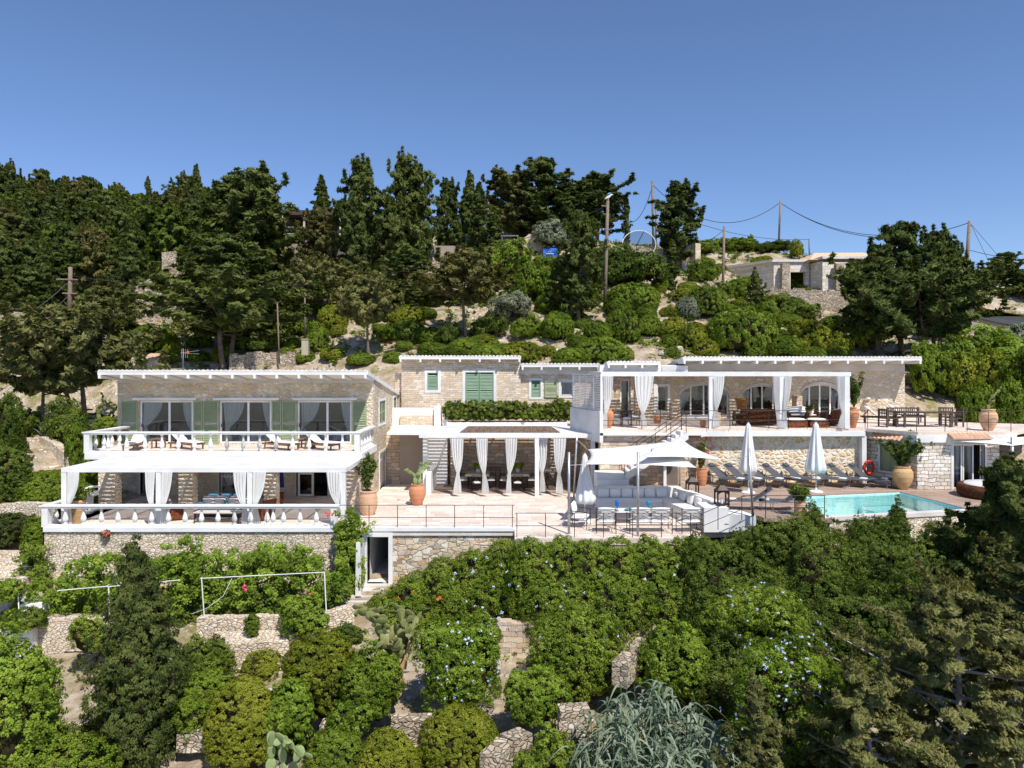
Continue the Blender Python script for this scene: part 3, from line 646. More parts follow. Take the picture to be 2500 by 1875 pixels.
def curtain(x0, x1, zt, zb, y, label, group, **k):
    mb = MB(); drape(mb, x0, x1, zt, zb, y, **k)
    o = mb.build('curtain', M['cloth'], smooth=True, label=label, cat='curtain', group=group)
    return o
def window(house, x0, x1, z0, z1, y, mull=(), fw=.07, drapes=(), mat='white', handle=None, depth=.06):
    """framed glazed opening; drapes: (x0,x1,tie,xt) inside"""
    mb = MB(); mb.box(x0, x0+fw, y, y+depth, z0, z1); mb.box(x1-fw, x1, y, y+depth, z0, z1); mb.box(x0+fw, x1-fw, y, y+depth, z1-fw, z1); mb.box(x0+fw, x1-fw, y, y+depth, z0, z0+fw)
    for m_ in mull: mb.box(m_-fw*.6, m_+fw*.6, y-.004, y+depth-.004, z0+fw, z1-fw)
    f = mb.build('window', M[mat], house)
    g = MB(); xs = [x0+fw]+list(mull)+[x1-fw]
    for i in range(len(xs)-1):
        g.add([(xs[i], y+.03, z0+fw), (xs[i+1], y+.03, z0+fw), (xs[i+1], y+.03, z1-fw), (xs[i], y+.03, z1-fw)], [(0, 1, 2, 3)])
    g.build('pane', M['glass'], f)
    if handle: hb = MB(); hb.box(handle-.012, handle+.012, y-.03, y-.004, (z0+z1)/2-.25, (z0+z1)/2-.08); hb.build('handle', M['iron'], f)
    for d in drapes:
        db = MB(); drape(db, d[0], d[1], z1-.02, z0+.05, y+.14, tie=d[2], xt=d[3], folds=7, nu=44, nv=16); db.build('curtain', M['cloth'], f, smooth=True)
    return f
PER = .115
def slats(mb, x0, x1, y0, y1, z, w_=.072, th=.012):
    y = y0
    while y+w_ <= y1: mb.box(x0, x1, y, y+w_, z, z+th); y += PER
def pergola(name, label, x0, x1, y0, y1, ztop, posts, beam=.17, pw=.2, zfloor=-6.3, group=None, slat=True, cross=None, drop=.0):
    t = empty(name, ((x0+x1)/2, y0, zfloor), label, 'pergola', group)
    b = MB(); b.box(x0, x1, y0, y0+pw*.8, ztop-beam, ztop-.001); b.build('beam', M['white'], t)
    for xx in (x0, x1-.14): bb = MB(); bb.box(xx, xx+.14, y0+pw*.8+.002, y1, ztop-beam, ztop-.001); bb.build('side_beam', M['white'], t)
    n = cross if cross is not None else max(1, int((x1-x0)/1.2))
    for i in range(1, n):
        xx = x0+(x1-x0)*i/n; bb = MB(); bb.box(xx-.035, xx+.035, y0+pw*.8+.002, y1, ztop-.12, ztop-.028); bb.build('joist', M['white'], t)
    if slat: s_ = MB(); slats(s_, x0+.142, x1-.142, y0+pw*.8+.03, y1, ztop-.016); s_.build('slat_roof', M['white'], t)
    for (px, py) in posts:
        p = MB(); p.box(px-pw/2, px+pw/2, py, py+pw*.78, zfloor, ztop-beam-.002); p.build('post', M['white'], t)
    return t
def set_struct(o): o['kind'] = 'structure'; return o

# ================= terraces (the built ground)
ZL, ZD, ZU, ZB = -6.3, -5.6, -2.94, -3.77    # lower terrace, pool deck, upper terrace, balcony
mb = MB(); mb.prism([(X(106, 28), 28.12), (.1, 28.12), (.1, 26.62), (X(1722, 26.62), 26.62), (X(1722, 26.62), 27.7), (9.2, 28), (8.4, 32.2), (4.2, 32.6), (4.2, 44), (X(106, 28), 44)], -6.55, ZL)
set_struct(mb.build('terrace_ground', M['paving']))
mb = MB(); A, B_, C_, D_ = (12.0, 31.3), (17.6, 32.55), (18.2, 28.55), (12.0, 27.25)
out = [(4.22, 32.62), (7.4, 32.62), (8.3, 28.9), (9.0, 28.86), (9.45, 26.9), (11.98, 26.75)]
mb.prism(out+[(11.98, 31.3), (11.98, 37), (4.22, 37)], -5.75, ZD)
mb.prism([(11.985, 31.32), (17.6, 32.57), (18.9, 32.8), (18.9, 37), (11.985, 37)], -5.75, ZD)
mb.prism([(18.22, 28.56), (18.0, 27.6), (26, 28.6), (26, 37), (18.905, 37), (18.905, 32.7), (17.62, 32.57)], -5.75, ZD)
set_struct(mb.build('pool_deck_ground', M['deck']))
# pool
t = empty('swimming_pool', (15, 29.8, -7), 'turquoise swimming pool sunk into the wooden deck', 'pool')
pb = [A, D_, C_, B_]
mb = MB(); zb = -6.75
mb.add([(p[0], p[1], zb) for p in pb]+[(p[0], p[1], ZD-.02) for p in pb], [(0, 1, 2, 3), (0, 4, 5, 1), (1, 5, 6, 2), (2, 6, 7, 3), (3, 7, 4, 0)])
mb.add([(15.5, 32.0, zb+.01), (17.7, 32.5, zb+.01), (17.9, 31.0, zb+.01), (15.8, 30.6, zb+.01), (15.5, 32.0, zb+.55), (17.7, 32.5, zb+.55), (17.9, 31.0, zb+.55), (15.8, 30.6, zb+.55)], [(4, 7, 6, 5), (0, 3, 7, 4), (3, 2, 6, 7)])
mb.build('basin', M['pooltile'], t)
mb = MB(); mb.add([(p[0]+.01, p[1], ZD-.07) for p in pb], [(0, 1, 2, 3)]); mb.build('pool_water', M['poolwater'], t)
mb = MB(); mb.prism([(11.7, 27.17), (11.7, 26.82), (18.9, 28.3), (18.62, 28.6), (18.2, 28.53), (11.99, 27.23)], -5.72, ZD+.03); mb.build('coping', M['offwhite'], t)
mb = MB(); mb.prism([(11.6, 27.1), (11.6, 26.86), (18.95, 28.35), (18.9, 28.56)], -8.9, -5.722)
mb.build('pool_outer_wall', M['stone_dry'], t)
# front retaining walls
t = empty('terrace_wall', (-12.5, 28.1, -8.6), 'pale drystone retaining wall beneath the long white balustrade', 'wall')
mb = MB(); mb.box(X(108, 28.05), X(824, 28.05), 28.05, 28.5, -9, -6.37); mb.build('masonry', M['stone_dry'], t)
mb = MB(); mb.box(X(106, 28.0), X(824, 28.0)+.1, 27.97, 28.3, -6.37, -6.2); mb.build('coping', M['white'], t)
mb = MB(); mb.box(X(108, 28.05), X(108, 28.05)+.45, 28.502, 33, -9, -6.3); mb.build('return_wall', M['stone_dry'], t)
t = empty('terrace_wall', (-2.2, 28.1, -8.6), 'coursed stone wall with a service passage beneath the open paved terrace', 'wall')
dx0, dx1 = X(896, 28.15), X(949, 28.15); zt = Z(1310, 28.15)
mb = MB(); wall_front(mb, X(884, 28.2), .1, -9, -6.37, 28.2, .5, [(dx0, dx1, -9, zt)]); mb.build('masonry', M['ashlar'], t)
mb = MB(); mb.box(X(884, 28)+.02, .18, 28.07, 28.45, -6.37, -6.24); mb.build('coping', M['white'], t)
mb = MB(); mb.box(.1, .5, 27.003, 28.06, -8.8, -6.552); mb.box(.1, X(1722, 26.7), 26.66, 27, -8.8, -6.552); mb.build('front_footing', M['brick_pink'], t)
fr = MB(); fr.box(dx0-.17, dx0, 28.08, 28.24, -8.5, zt+.16); fr.box(dx1, dx1+.16, 28.08, 28.24, -8.5, zt+.16); fr.box(dx0, dx1, 28.08, 28.24, zt, zt+.16)
fr.build('door_surround', M['white'], t)
ps = MB(); room(ps, dx0, dx1+.02, 28.3, 33, -8.42, zt+.05); ps.build('passage', M['whitewash'], t)
dl = MB(); dl.box(dx1-.06, dx1-.02, 28.75, 29.6, -8.35, zt-.05); dl.build('door', M['whitewash'], t)
# whitewashed strip wall beside the passage and the garden steps
mb = MB(); mb.xprofile([(X(878, 28), -8.9), (X(892, 28), -8.9), (X(890, 28), -6.6), (X(880, 28), -6.6)], 27.2, 28.05)
mb.build('stair_wall', M['whitewash'], label='narrow whitewashed wall flanking the passage doorway, half covered by a climber', cat='wall')
mb = MB()
for k in range(9):
    x = X(925, 28)-.16*k; mb.box(x-1.0, x+.35, 28.1-.3*(k+1), 28.1-.3*k-.003, -9.6, -8.42-.11*k)
mb.build('garden_steps', M['offwhite'], label='worn stone garden steps running down from the passage door', cat='steps')

# ================= west house (two storeys)
hw = empty('stone_house', (-13.2, 39.5, -6.3), 'two-storey stone villa with sage shutters above the balustraded balcony', 'house')
Yw = 35.5; xl, xr = X(287, Yw), X(911, Yw)
W3 = [(X(340, Yw), X(471.5, Yw)), (X(535, Yw), X(663, Yw)), (X(725, Yw), X(859, Yw))]
ztw = -1.58
D3 = [(X(343, Yw), X(386, Yw), -6.3, Z(1152, Yw)), (X(536, Yw), X(601, Yw), -6.3, Z(1152, Yw)), (X(724, Yw), X(800, Yw), -6.3, Z(1152, Yw))]
mb = MB(); wall_front(mb, xl, xr, -3.79, -.70, Yw, .45, [(a, b, ZB+.06, ztw) for a, b in W3]); mb.build('upper_front_wall', M['stone_front'], hw)
mb = MB(); wall_front(mb, xl, xr, -6.35, -3.795, Yw+.002, .45, D3); mb.build('lower_front_wall', M['stone_front'], hw)
mb = MB(); mb.box(xl, xr, Yw-.012, Yw+.2, -.70, -.42); mb.build('plaster_band', M['offwhite'], hw)
Yb = 43.7
zr = lambda y: -.26-.14*(y-33.7)
sops = [(37.1, 38.9, -2.87, -1.70), (41.5, 42.6, -2.8, -1.68), (37.2, 38.8, -6.3, -4.42), (40.7, 43.0, -5.86, -4.5)]
mb = MB(); wall_side(mb, xr-.4, .4, Yw+.452, Yb, -6.35, -1.62, sops)
mb.add([(xr-.4, Yw+.452, -1.62), (xr, Yw+.452, -1.62), (xr, Yb, -1.62), (xr-.4, Yb, -1.62), (xr-.4, Yw+.452, zr(Yw)), (xr, Yw+.452, zr(Yw)), (xr, Yb, zr(Yb)), (xr-.4, Yb, zr(Yb))], [(4, 5, 6, 7), (1, 2, 6, 5), (0, 4, 7, 3), (0, 1, 5, 4), (2, 3, 7, 6)])
mb.build('east_wall', M['stone_dry'], hw)
mb = MB(); mb.box(xl, xl+.4, Yw+.452, Yb, -6.35, zr(Yb)); mb.build('west_wall', M['stone_front'], hw)
mb = MB(); mb.box(xl+.4, xr-.4, Yb-.4, Yb, -6.35, zr(Yb)-.02); mb.build('rear_wall', M['stone_front'], hw)
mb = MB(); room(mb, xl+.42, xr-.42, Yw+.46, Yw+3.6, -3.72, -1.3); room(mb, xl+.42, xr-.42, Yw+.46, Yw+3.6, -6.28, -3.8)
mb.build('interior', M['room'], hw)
roof(hw, X(239, 33.7), X(896, 33.7), 33.7, 43.9, zr(33.7), .14, 1.045, Yw)
for i, (a, b) in enumerate(W3):
    w_ = b-a; mid = a+w_*.55
    window(hw, a+.02, b-.02, ZB+.07, ztw-.01, Yw+.06, (mid,), .085, [(a+.12, a+w_*.40, .62, a+.22), (b-w_*.22, b-.1, .72, b-.16)] if i != 1 else [(a+.12, a+w_*.46, .66, a+.3), (b-w_*.2, b-.1, .7, b-.16)], handle=a+.1)
    lb = MB(); lb.box(X((326, 523, 716)[i], Yw), X((481, 682, 872)[i], Yw), Yw-.14, Yw-.001, Z(977, Yw), Z(971, Yw)); lb.build('lintel', M['white'], hw)
    cb = MB(); cb.box(a+.1, b-.1, Yw+1.4, Yw+2.6, ZB+.06, ZB+.55); cb.build('bed', M['cushion'], hw)
for a, b in ((297, 337), (473, 495.5), (497, 534), (664, 687.5), (689.5, 724), (861, 895.5)):
    shutter(hw, X(a, Yw), X(b, Yw), ZB+.03, Z(979.5, Yw), Yw-.062)
for j, (y0, y1, z0, z1) in enumerate(sops):
    sb = MB(); e_ = .13; xo = xr-.02
    for a in ((y0-e_, y0, z0-(e_ if j != 2 else 0), z1+e_), (y1, y1+e_, z0-(e_ if j != 2 else 0), z1+e_), (y0, y1, z1, z1+e_))+(((y0, y1, z0-e_, z0),) if j != 2 else ()): sb.box(xo, xr+.03, a[0], a[1], a[2], a[3])
    sb.build('window_surround' if j != 2 else 'door_surround', M['white'], hw)
    if j == 2: db = MB(); db.box(xr-.15, xr-.1, y0, y1, z0, z1); db.build('door', M['white'], hw)
    elif j == 3:
        shutter(hw, y0, y1, z0, z1, 0, 'white', side=xr-.08)
    else:
        ym = (y0+y1)/2; shutter(hw, y0+.01, ym-.01, z0+.01, z1-.01, 0, 'green', side=xr-.07); shutter(hw, ym+.01, y1-.01, z0+.01, z1-.01, 0, 'green', side=xr-.07)
# arcade carrying the balcony
piers = [(-18.5, -17.75), (X(437, 32.1), X(471, 32.1)), (X(645, 32.1), X(674, 32.1)), (X(846, 32.1), X(876, 32.1))]
for a, b in piers:
    p = MB(); p.box(a, b, 32.05, 32.6, -6.35, -4.06); p.build('arcade_pier', M['stone_front'], hw)
p = MB(); zz = -4.06
for i in range(3):
    a, b = piers[i][1], piers[i+1][0]; h = .55; n = 10; k = .9
    pts = [(a, zz-h), (a+.22*k, zz-h*.55), (a+.6*k, zz-.14), (a+.9*k, zz-.03), (a+1.1*k, zz-.001)]
    for side in (1, -1):
        q = pts if side > 0 else [(b-(x_-a), z_) for x_, z_ in pts]
        for j in range(4):
            (u, zu), (v, zv) = q[j], q[j+1]
            if side < 0: (u, zu), (v, zv) = (v, zv), (u, zu)
            p.add([(u, 32.1, zu), (v, 32.1, zv), (v, 32.1, zz), (u, 32.1, zz), (u, 32.55, zu), (v, 32.55, zv), (v, 32.55, zz), (u, 32.55, zz)], [(0, 1, 2, 3), (7, 6, 5, 4), (0, 4, 5, 1)])
p.build('arcade_spandrel', M['stone_front'], hw)
mb = MB(); mb.box(X(206, 32), X(884, 32), 32.0, Yw, -4.055, ZB-.002); mb.build('balcony_slab', M['whitewash'], hw)
mb = MB(); mb.box(X(206, 32)+.28, X(884, 32)-.28, 32.3, Yw-.003, ZB-.0015, ZB+.012); mb.build('balcony_paving', M['paving'], hw)
# ground floor doors behind the arcade
for i, (a, b, z0, z1) in enumerate(D3):
    f = MB(); f.box(a-.1, a, Yw-.03, Yw+.2, z0, z1+.1); f.box(b, b+.1, Yw-.03, Yw+.2, z0, z1+.1); f.box(a, b, Yw-.03, Yw+.2, z1, z1+.1); f.build('door_surround', M['offwhite'], hw)
window(hw, D3[0][0]+.45, D3[0][1]-.01, -6.28, D3[0][3], Yw+.1, (), .09)
window(hw, D3[1][0]+.01, D3[1][1]-.01, -6.28, D3[1][3], Yw+.1, (), .07, [(D3[1][0]+.05, D3[1][1]-.1, .6, D3[1][0]+.35)])
window(hw, D3[2][0]+.12, D3[2][0]+.9, -6.28, D3[2][3], Yw-.2, (), .1)
bb = MB(); bb.box(X(620, Yw), X(640, Yw), Yw-.03, Yw-.001, -5.4, -4.6); bb.build('niche_shade_plate', M['room'], hw)  # flat dark plate on the wall; niche shade given by its colour
# balustrades
bal = MB(); bal.lathe([(.075, 0), (.075, .07), (.045, .09), (.05, .13), (.088, .22), (.092, .30), (.07, .42), (.042, .56), (.036, .64), (.05, .66), (.036, .68), (.045, .74), (.07, .76), (.07, .80)], n=10)
balo = bal.build('baluster', M['white'], own=True, smooth=False); balm = balo.data; bpy.data.objects.remove(balo); KIDS.clear()
def baluster(parent, x, y, z, h):
    o = bpy.data.objects.new('baluster', balm); o.location = Vector((x, y, z))-wloc(parent); o.scale = (1, 1, h/.8); link(o, parent); o.scale = (1.14, 1.14, h/.8)
def balustrade(label, x0, x1, y, z0, zt, px, side_l=None, side_r=None, post=True, railh=.12):
    t = empty('balustrade', ((x0+x1)/2, y, z0), label, 'balustrade')
    r = MB(); r.box(x0-.06, x1+.06, y-.13, y+.13, zt-railh, zt-.055); r.box(x0-.1, x1+.1, y-.165, y+.165, zt-.0548, zt); r.build('rail', M['white'], t)
    r = MB(); r.box(x0-.04, x1+.04, y-.12, y+.12, z0, z0+.07); r.build('plinth', M['white'], t)
    for p in px: baluster(t, X(p, y), y, z0+.07, zt-railh-z0-.07)
    for xx in (x0+.09, x1-.09):
        p = MB(); p.box(xx-.12, xx+.12, y-.125, y+.125, z0+.0705, zt-railh); p.build('post', M['white'], t)
    for xx, yb in ((x0, side_l), (x1, side_r)):
        if not yb: continue
        r = MB(); sg = 1 if xx == x0 else -1; r.box(xx-.13+.07*sg, xx+.13+.07*sg, y+.135, yb, zt-railh, zt-.055); r.box(xx-.165+.07*sg, xx+.165+.07*sg, y+.168, yb, zt-.0548, zt-.0005); r.build('rail', M['white'], t)
        r = MB(); r.box(xx-.1+.07*sg, xx+.1+.07*sg, y+.122, yb, z0, z0+.07); r.build('plinth', M['white'], t)
        yy = y+.62
        while yy < yb-.2: baluster(t, xx+.07*sg, yy, z0+.07, zt-railh-z0-.07); yy += .66
    return t
q = lambda z, l, off: [off+v/3.16 for v in l]
balustrade('white balustrade fencing the upper balcony with its sun loungers', X(210, 32.15), X(878, 32.15), 32.15, ZB, -2.83,
           [(835-0)/3.16, 978/3.16, 1120/3.16, 1250/3.16, 1377/3.16, 1500/3.16, 1625/3.16, 1750/3.16, 1877/3.16, 2003/3.16, 2130/3.16]+[500+v/3.16 for v in (170, 297, 423, 550, 678, 805, 932, 1062)], 35.48, 35.48)
balustrade('long white balustrade along the edge of the covered lower terrace', X(108, 28.15), X(822, 28.15), 28.15, -6.2, -5.35,
           [v/3.16 for v in (505, 645, 783, 911, 1041, 1170, 1300, 1428, 1555, 1682, 1808, 1932, 2060)]+[500+v/3.16 for v in (228, 354, 482, 608, 735, 860)]+[667], 31.5, None)
# lower west pergola
pg = pergola('pergola', 'white slatted pergola over the furnished lower terrace below the balcony', X(149, 28.5), X(845, 28.5), 28.5, 31.98, -3.95, [(X(155, 28.5), 28.51), (X(386, 28.5), 28.51), (X(609, 28.5), 28.51), (X(837, 28.5), 28.51)], beam=.17)
cg = 'white curtains tied back on the lower terrace pergola'; zt_, zb_ = -4.10, -6.28; yc = 28.43
curtain(X(163, yc), X(192, yc), zt_, zb_+.1, yc, 'white curtain tied back at the westernmost pergola post beside a large pot', cg, tie=.62, xt=X(170, yc), wt=.1, xb=X(170, yc), wb=.25, folds=4)
curtain(X(354, yc), X(379, yc), zt_, zb_, yc, 'white curtain swept to the west side of the second pergola post', cg, tie=.62, xt=X(372, yc), wt=.12, xb=X(371, yc), wb=.3, folds=4)
curtain(X(395, yc), X(422, yc), zt_, zb_, yc, 'white curtain swept to the east side of the second pergola post', cg, tie=.62, xt=X(400, yc), wt=.12, xb=X(401, yc), wb=.35, folds=4)
curtain(X(569, yc), X(602, yc), zt_, zb_, yc, 'white curtain falling behind the post beside the striped cushions', cg, tie=.62, xt=X(598, yc), wt=.12, xb=X(598, yc), wb=.25, folds=4)
curtain(X(618, yc), X(651, yc), zt_, zb_, yc, 'white curtain just east of the striped-cushion daybed with a long tail', cg, tie=.62, xt=X(623, yc), wt=.12, xb=X(627, yc), wb=.32, folds=4)
curtain(X(796, yc), X(832, yc), zt_, zb_+.7, yc, 'white curtain tied at the easternmost post of the lower pergola', cg, tie=.85, xt=X(826, yc), wt=.14, xb=X(828, yc), wb=.2, folds=5)

# ================= centre house
Yc = 43.0
hc = empty('stone_house', (-3, 45, -3.3), 'single-storey coursed stone house with closed green double shutters in the middle', 'house')
cw = lambda s: X(s, Yc)
ops = [(cw(1043.5), cw(1069), Z(952, Yc), Z(910, Yc)), (cw(1136), cw(1205), Z(986, Yc)-.2, Z(909, Yc))]
mb = MB(); wall_front(mb, cw(980), cw(1271), -4.6, Z(875, Yc), Yc, .4, ops); mb.build('front_wall', M['brick_stone'], hc)
mb = MB(); mb.box(cw(980), cw(980)+.4, Yc+.401, 48, -3, Z(875, Yc)-.3); mb.box(cw(1271)-.4, cw(1271), Yc+.401, 48, -3, Z(875, Yc)-.3); mb.build('side_wall', M['brick_stone'], hc)
roof(hc, X(975, 42.55), X(1271, 42.55), 42.55, 48.2, Z(876, 42.55), .06, 1.1, Yc, 'tilewhite', rh=.16)
for i, (a, b, z0, z1) in enumerate(ops):
    s_ = MB(); e_ = .17
    s_.box(a-e_, a, Yc-.03, Yc+.1, z0-(e_ if i == 0 else 0), z1+e_); s_.box(b, b+e_, Yc-.03, Yc+.1, z0-(e_ if i == 0 else 0), z1+e_); s_.box(a, b, Yc-.03, Yc+.1, z1, z1+e_)
    if i == 0: s_.box(a, b, Yc-.03, Yc+.1, z0-e_, z0)
    s_.build('window_surround' if i == 0 else 'door_surround', M['white'], hc)
    if i == 0: shutter(hc, a+.01, b-.01, z0+.01, z1-.01, Yc+.02, 'green2')
    else: m_ = (a+b)/2; shutter(hc, a+.01, m_-.01, z0, z1-.01, Yc+.02, 'green2'); shutter(hc, m_+.01, b-.01, z0, z1-.01, Yc+.02, 'green2')
st = MB(); st.box(cw(962), cw(980)-.002, Yc+.3, Yc+.9, -3, Z(912, Yc)); st.build('side_wall', M['brick_stone'], hc)
# low link
hl = empty('stone_annex', (2.8, 44, -3.3), 'low stone annex with a white-framed window joining the two roofs', 'house')
ops = [(cw(1297.5), cw(1320), Z(970, Yc), Z(929, Yc)), (cw(1370), cw(1398), Z(966, Yc), Z(933, Yc))]
mb = MB(); wall_front(mb, cw(1271)+.003, cw(1470), -4.6, Z(913, Yc), Yc+.3, .4, ops); mb.build('front_wall', M['brick_stone'], hl)
mb = MB(); mb.box(cw(1271)+.003, cw(1470), Yc+.29, Yc+.7, Z(913, Yc)+.002, Z(896.5, Yc)); mb.build('plaster_band', M['whitewash'], hl)
roof(hl, X(1273, 42.7), X(1464, 42.7), 42.7, 47.5, Z(895, 42.7), .05, 1.15, Yc+.3, rh=.17)
for i, (a, b, z0, z1) in enumerate(ops):
    s_ = MB(); e_ = .14; y_ = Yc+.27
    s_.box(a-e_, a, y_, y_+.13, z0-e_, z1+e_); s_.box(b, b+e_, y_, y_+.13, z0-e_, z1+e_); s_.box(a, b, y_, y_+.13, z1, z1+e_); s_.box(a, b, y_, y_+.13, z0-e_, z0); s_.build('window_surround', M['white'], hl)
shutter(hl, ops[0][0]+.01, ops[0][1]-.01, ops[0][2]+.01, ops[0][3]-.01, Yc+.33, 'green2')
shutter(hl, cw(1330), cw(1361), Z(971, Yc), Z(932, Yc), Yc+.23, 'green')
window(hl, ops[1][0]+.01, ops[1][1]-.01, ops[1][2]+.01, ops[1][3]-.01, Yc+.4, (), .05, [(ops[1][0]+.05, ops[1][1]-.05, None, 0)])
mb = MB(); room(mb, ops[1][0]-.2, ops[1][1]+.2, Yc+.72, Yc+2.5, ops[1][2]-.3, ops[1][3]+.3); mb.build('interior', M['room'], hl)
# white planter walls in front of the centre house
mb = MB(); mb.box(X(955, 41.2), X(1062, 41.2), 41.2, 41.5, -3.6, Z(996, 41.2)); mb.box(X(1060, 41), X(1076, 41), 41.0, 41.6, -3.6, Z(992, 41)); mb.xprofile([(X(1079, 41), -3.6), (X(1093, 41), -3.6), (X(1093, 41), Z(1000, 41)), (X(1086, 41), Z(1002, 41))], 40.9, 41.5)
mb.box(X(1067, 41), X(1072, 41), 41.2, 41.4, Z(992, 41), Z(986, 41))
mb.build('planter_wall', M['whitewash'], label='stepped whitewashed planter wall in front of the green double shutters', cat='wall')
mb = MB(); mb.box(X(977, 41), X(1056, 41), 41.0, 41.197, -3.5, Z(1014, 41)); mb.build('planter_wall', M['brick_stone'], label='low stone bench wall set against the whitewashed planter wall', cat='wall')
mb = MB(); mb.box(X(1090, 40.5), X(1385, 40.5), 40.62, 42.2, -3.6, -3.05); mb.build('hedge_planter', M['whitewash'], label='long whitewashed planter holding the clipped rosemary hedge', cat='planter')
# ground slab behind the dining alcove (courtyard level)
mb = MB(); mb.box(-7.0, 4.2, 40.42, 43.5, -3.75, -3.3); set_struct(mb.build('courtyard_ground', M['paving']))
# ================= dining pergola
xa, xb = X(1023, 35.3), X(1456, 35.3)
pg = pergola('pergola', 'large white dining pergola with a reed mat on its roof', xa, xb, 35.3, 40.4, -3.22, [(X(1311, 35.3), 35.31), (X(1448, 35.3), 35.31), (X(1037, 36.2), 36.2)], beam=.19, pw=.2)
r_ = MB(); r_.prism([(X(1122, 35.9)-.0, 36.0), (X(1368, 35.9), 36.0), (X(1345, 39.8), 39.8), (X(1143, 39.8), 39.8)], -3.215, -3.19); r_.build('reed_mat', M['reed'], pg)
mb = MB(); mb.prism([(X(944, 36.3), 36.3), (xa-.01, 36.3), (xa-.01, 40.9), (X(966, 40.9), 40.9)], -3.36, -3.23); mb.build('canopy_slab', M['white'], label='flat white canopy slab over the side passage next to the dining pergola', cat='canopy')
al = empty('dining_alcove', (0, 40.4, -6.3), 'coursed stone alcove walls enclosing the shaded outdoor dining room', 'wall')
mb = MB(); mb.box(X(1036, 40.4), 4.2, 40.42, 40.9, -6.35, -3.38); mb.build('back_wall', M['brick_pink'], al)
mb = MB(); mb.box(X(1100, 38.5), X(1100, 38.5)+.35, 38.5, 40.41, -6.35, -3.4); mb.build('pier', M['brick_pink'], al)
mb = MB(); mb.box(3.75, 4.2, 36.3, 40.41, -6.35, -3.42); mb.build('end_wall', M['brick_pink'], al)
mb = MB(); mb.box(X(976, 39), X(1035, 39), 39.0, 39.2, -6.35, -3.37); mb.build('passage_wall', M['umber'], al)
mb = MB(); mb.box(X(957, 41.5)-.2, X(978, 39), 39.2, 39.6, -6.35, -3.37); mb.build('corner_wall', M['brick_pink'], al)
g = MB(); gx0, gx1 = X(1046, 38.6), X(1092, 38.6); g.box(gx0, gx1, 38.6, 38.68, -6.25, -3.5); g.box(gx0-.1, gx0-.002, 38.2, 38.7, -6.3, -3.42)
g.build('panel', M['white'], empty('garden_screen', ((gx0+gx1)/2, 38.6, -6.3), 'plain white panel screen closing the corner of the dining pergola', 'screen'))
mb = MB(); mb.box(X(1040, 35.9), X(1052, 35.9), 35.9, 39.2, -6.3, -5.2); mb.build('low_wall', M['whitewash'], label='low whitewashed wall behind the cactus jar at the pergola corner', cat='wall')
mb = MB(); mb.box(xa-.1, 3.7, 36.2, 40.4, ZL+.003, ZL+.02); set_struct(mb.build('dining_deck_floor', M['deck']))
cg = 'knotted white curtains of the dining pergola'; yc = 35.24
for (a, b, xt, xb0, xb1, lab) in (
    (1098.5, 1131.5, 1117, 1107.5, 1127, 'knotted white curtain beside the slatted corner of the dining pergola'),
    (1163, 1191, 1180, 1175, 1192, 'knotted white curtain in front of the west dining table'),
    (1232.5, 1262.5, 1244, 1237, 1250, 'knotted white curtain between the two dining tables'),
    (1302, 1337, 1322, 1317, 1331.5, 'knotted white curtain tucked against the single free-standing white post'),
    (1351, 1382.5, 1366, 1357, 1375, 'knotted white curtain in the open bay nearest the seating area')):
    yc = 35.6 if 'tucked' in lab else 35.24
    curtain(X(a, yc), X(b, yc), -3.43, -6.12, yc, lab, cg, tie=.64, xt=X(xt, yc), wt=.14, xb=X((xb0+xb1)/2, yc), wb=X(xb1, yc)-X(xb0, yc), folds=5, amp=.05)

# ================= east house
Ye = 42.0; ew = lambda s: X(s, Ye)
he = empty('stone_house', (16, 45, -3), 'long low stone villa with three arched glass doors on the upper terrace', 'house')
arches = [(ew(1659), ew(1781), Z(968, Ye), Z(937, Ye)), (ew(1812), ew(1915), Z(966, Ye), Z(939.5, Ye)), (ew(1955.6), ew(2054), Z(963, Ye), Z(937, Ye))]
x0e, x1e = ew(1540), ew(2209)
ops = [(a, b, ZU-.05, zt_) for a, b, zs, zt_ in arches]+[(ew(1606), ew(1629), Z(1005, Ye), Z(943, Ye))]
mb = MB(); wall_front(mb, x0e, x1e, -3.4, -.12, Ye, .45, ops)
for a, b, zs, zt_ in arches: arch_fill(mb, a, b, zs, zt_, Ye, .45)
mb.build('front_wall', M['stone_front'], he)
mb = MB(); mb.box(ew(1672), x1e, Ye-.012, Ye+.4, -.12, .34); mb.build('plaster_band', M['offwhite'], he)
mb = MB(); mb.box(x1e-.4, x1e, Ye+.451, 48, -3.4, -.3); mb.build('side_wall', M['stone_front'], he)
roof(he, X(1668, 40.6), X(2250, 40.6), 40.6, 48.2, Z(879, 40.6), .10, 1.02, Ye, rh=.18)
mb = MB(); mb.box(ew(1462), ew(1672)-.003, 41.6, 42.0-.003, Z(912, 41.8), Z(891.5, 41.8)); mb.build('plaster_band', M['whitewash'], he)
roof(he, X(1483, 41.2), X(1612, 41.2), 41.2, 47.6, Z(890, 41.2), .08, 1.05, 41.7, rh=.17)
mb = MB(); mb.prism([(ew(1612), 41.55), (ew(1668), 40.9), (ew(1672), 41.6), (ew(1612), 41.9)], Z(912, 41), Z(893, 41)); mb.prism([(X(1461, 42.8), 42.8), (X(1483, 41.2), 41.2), (X(1484, 41.5), 41.6), (X(1464, 43), 43)], Z(905, 42), Z(889, 42)); mb.build('parapet', M['whitewash'], he)
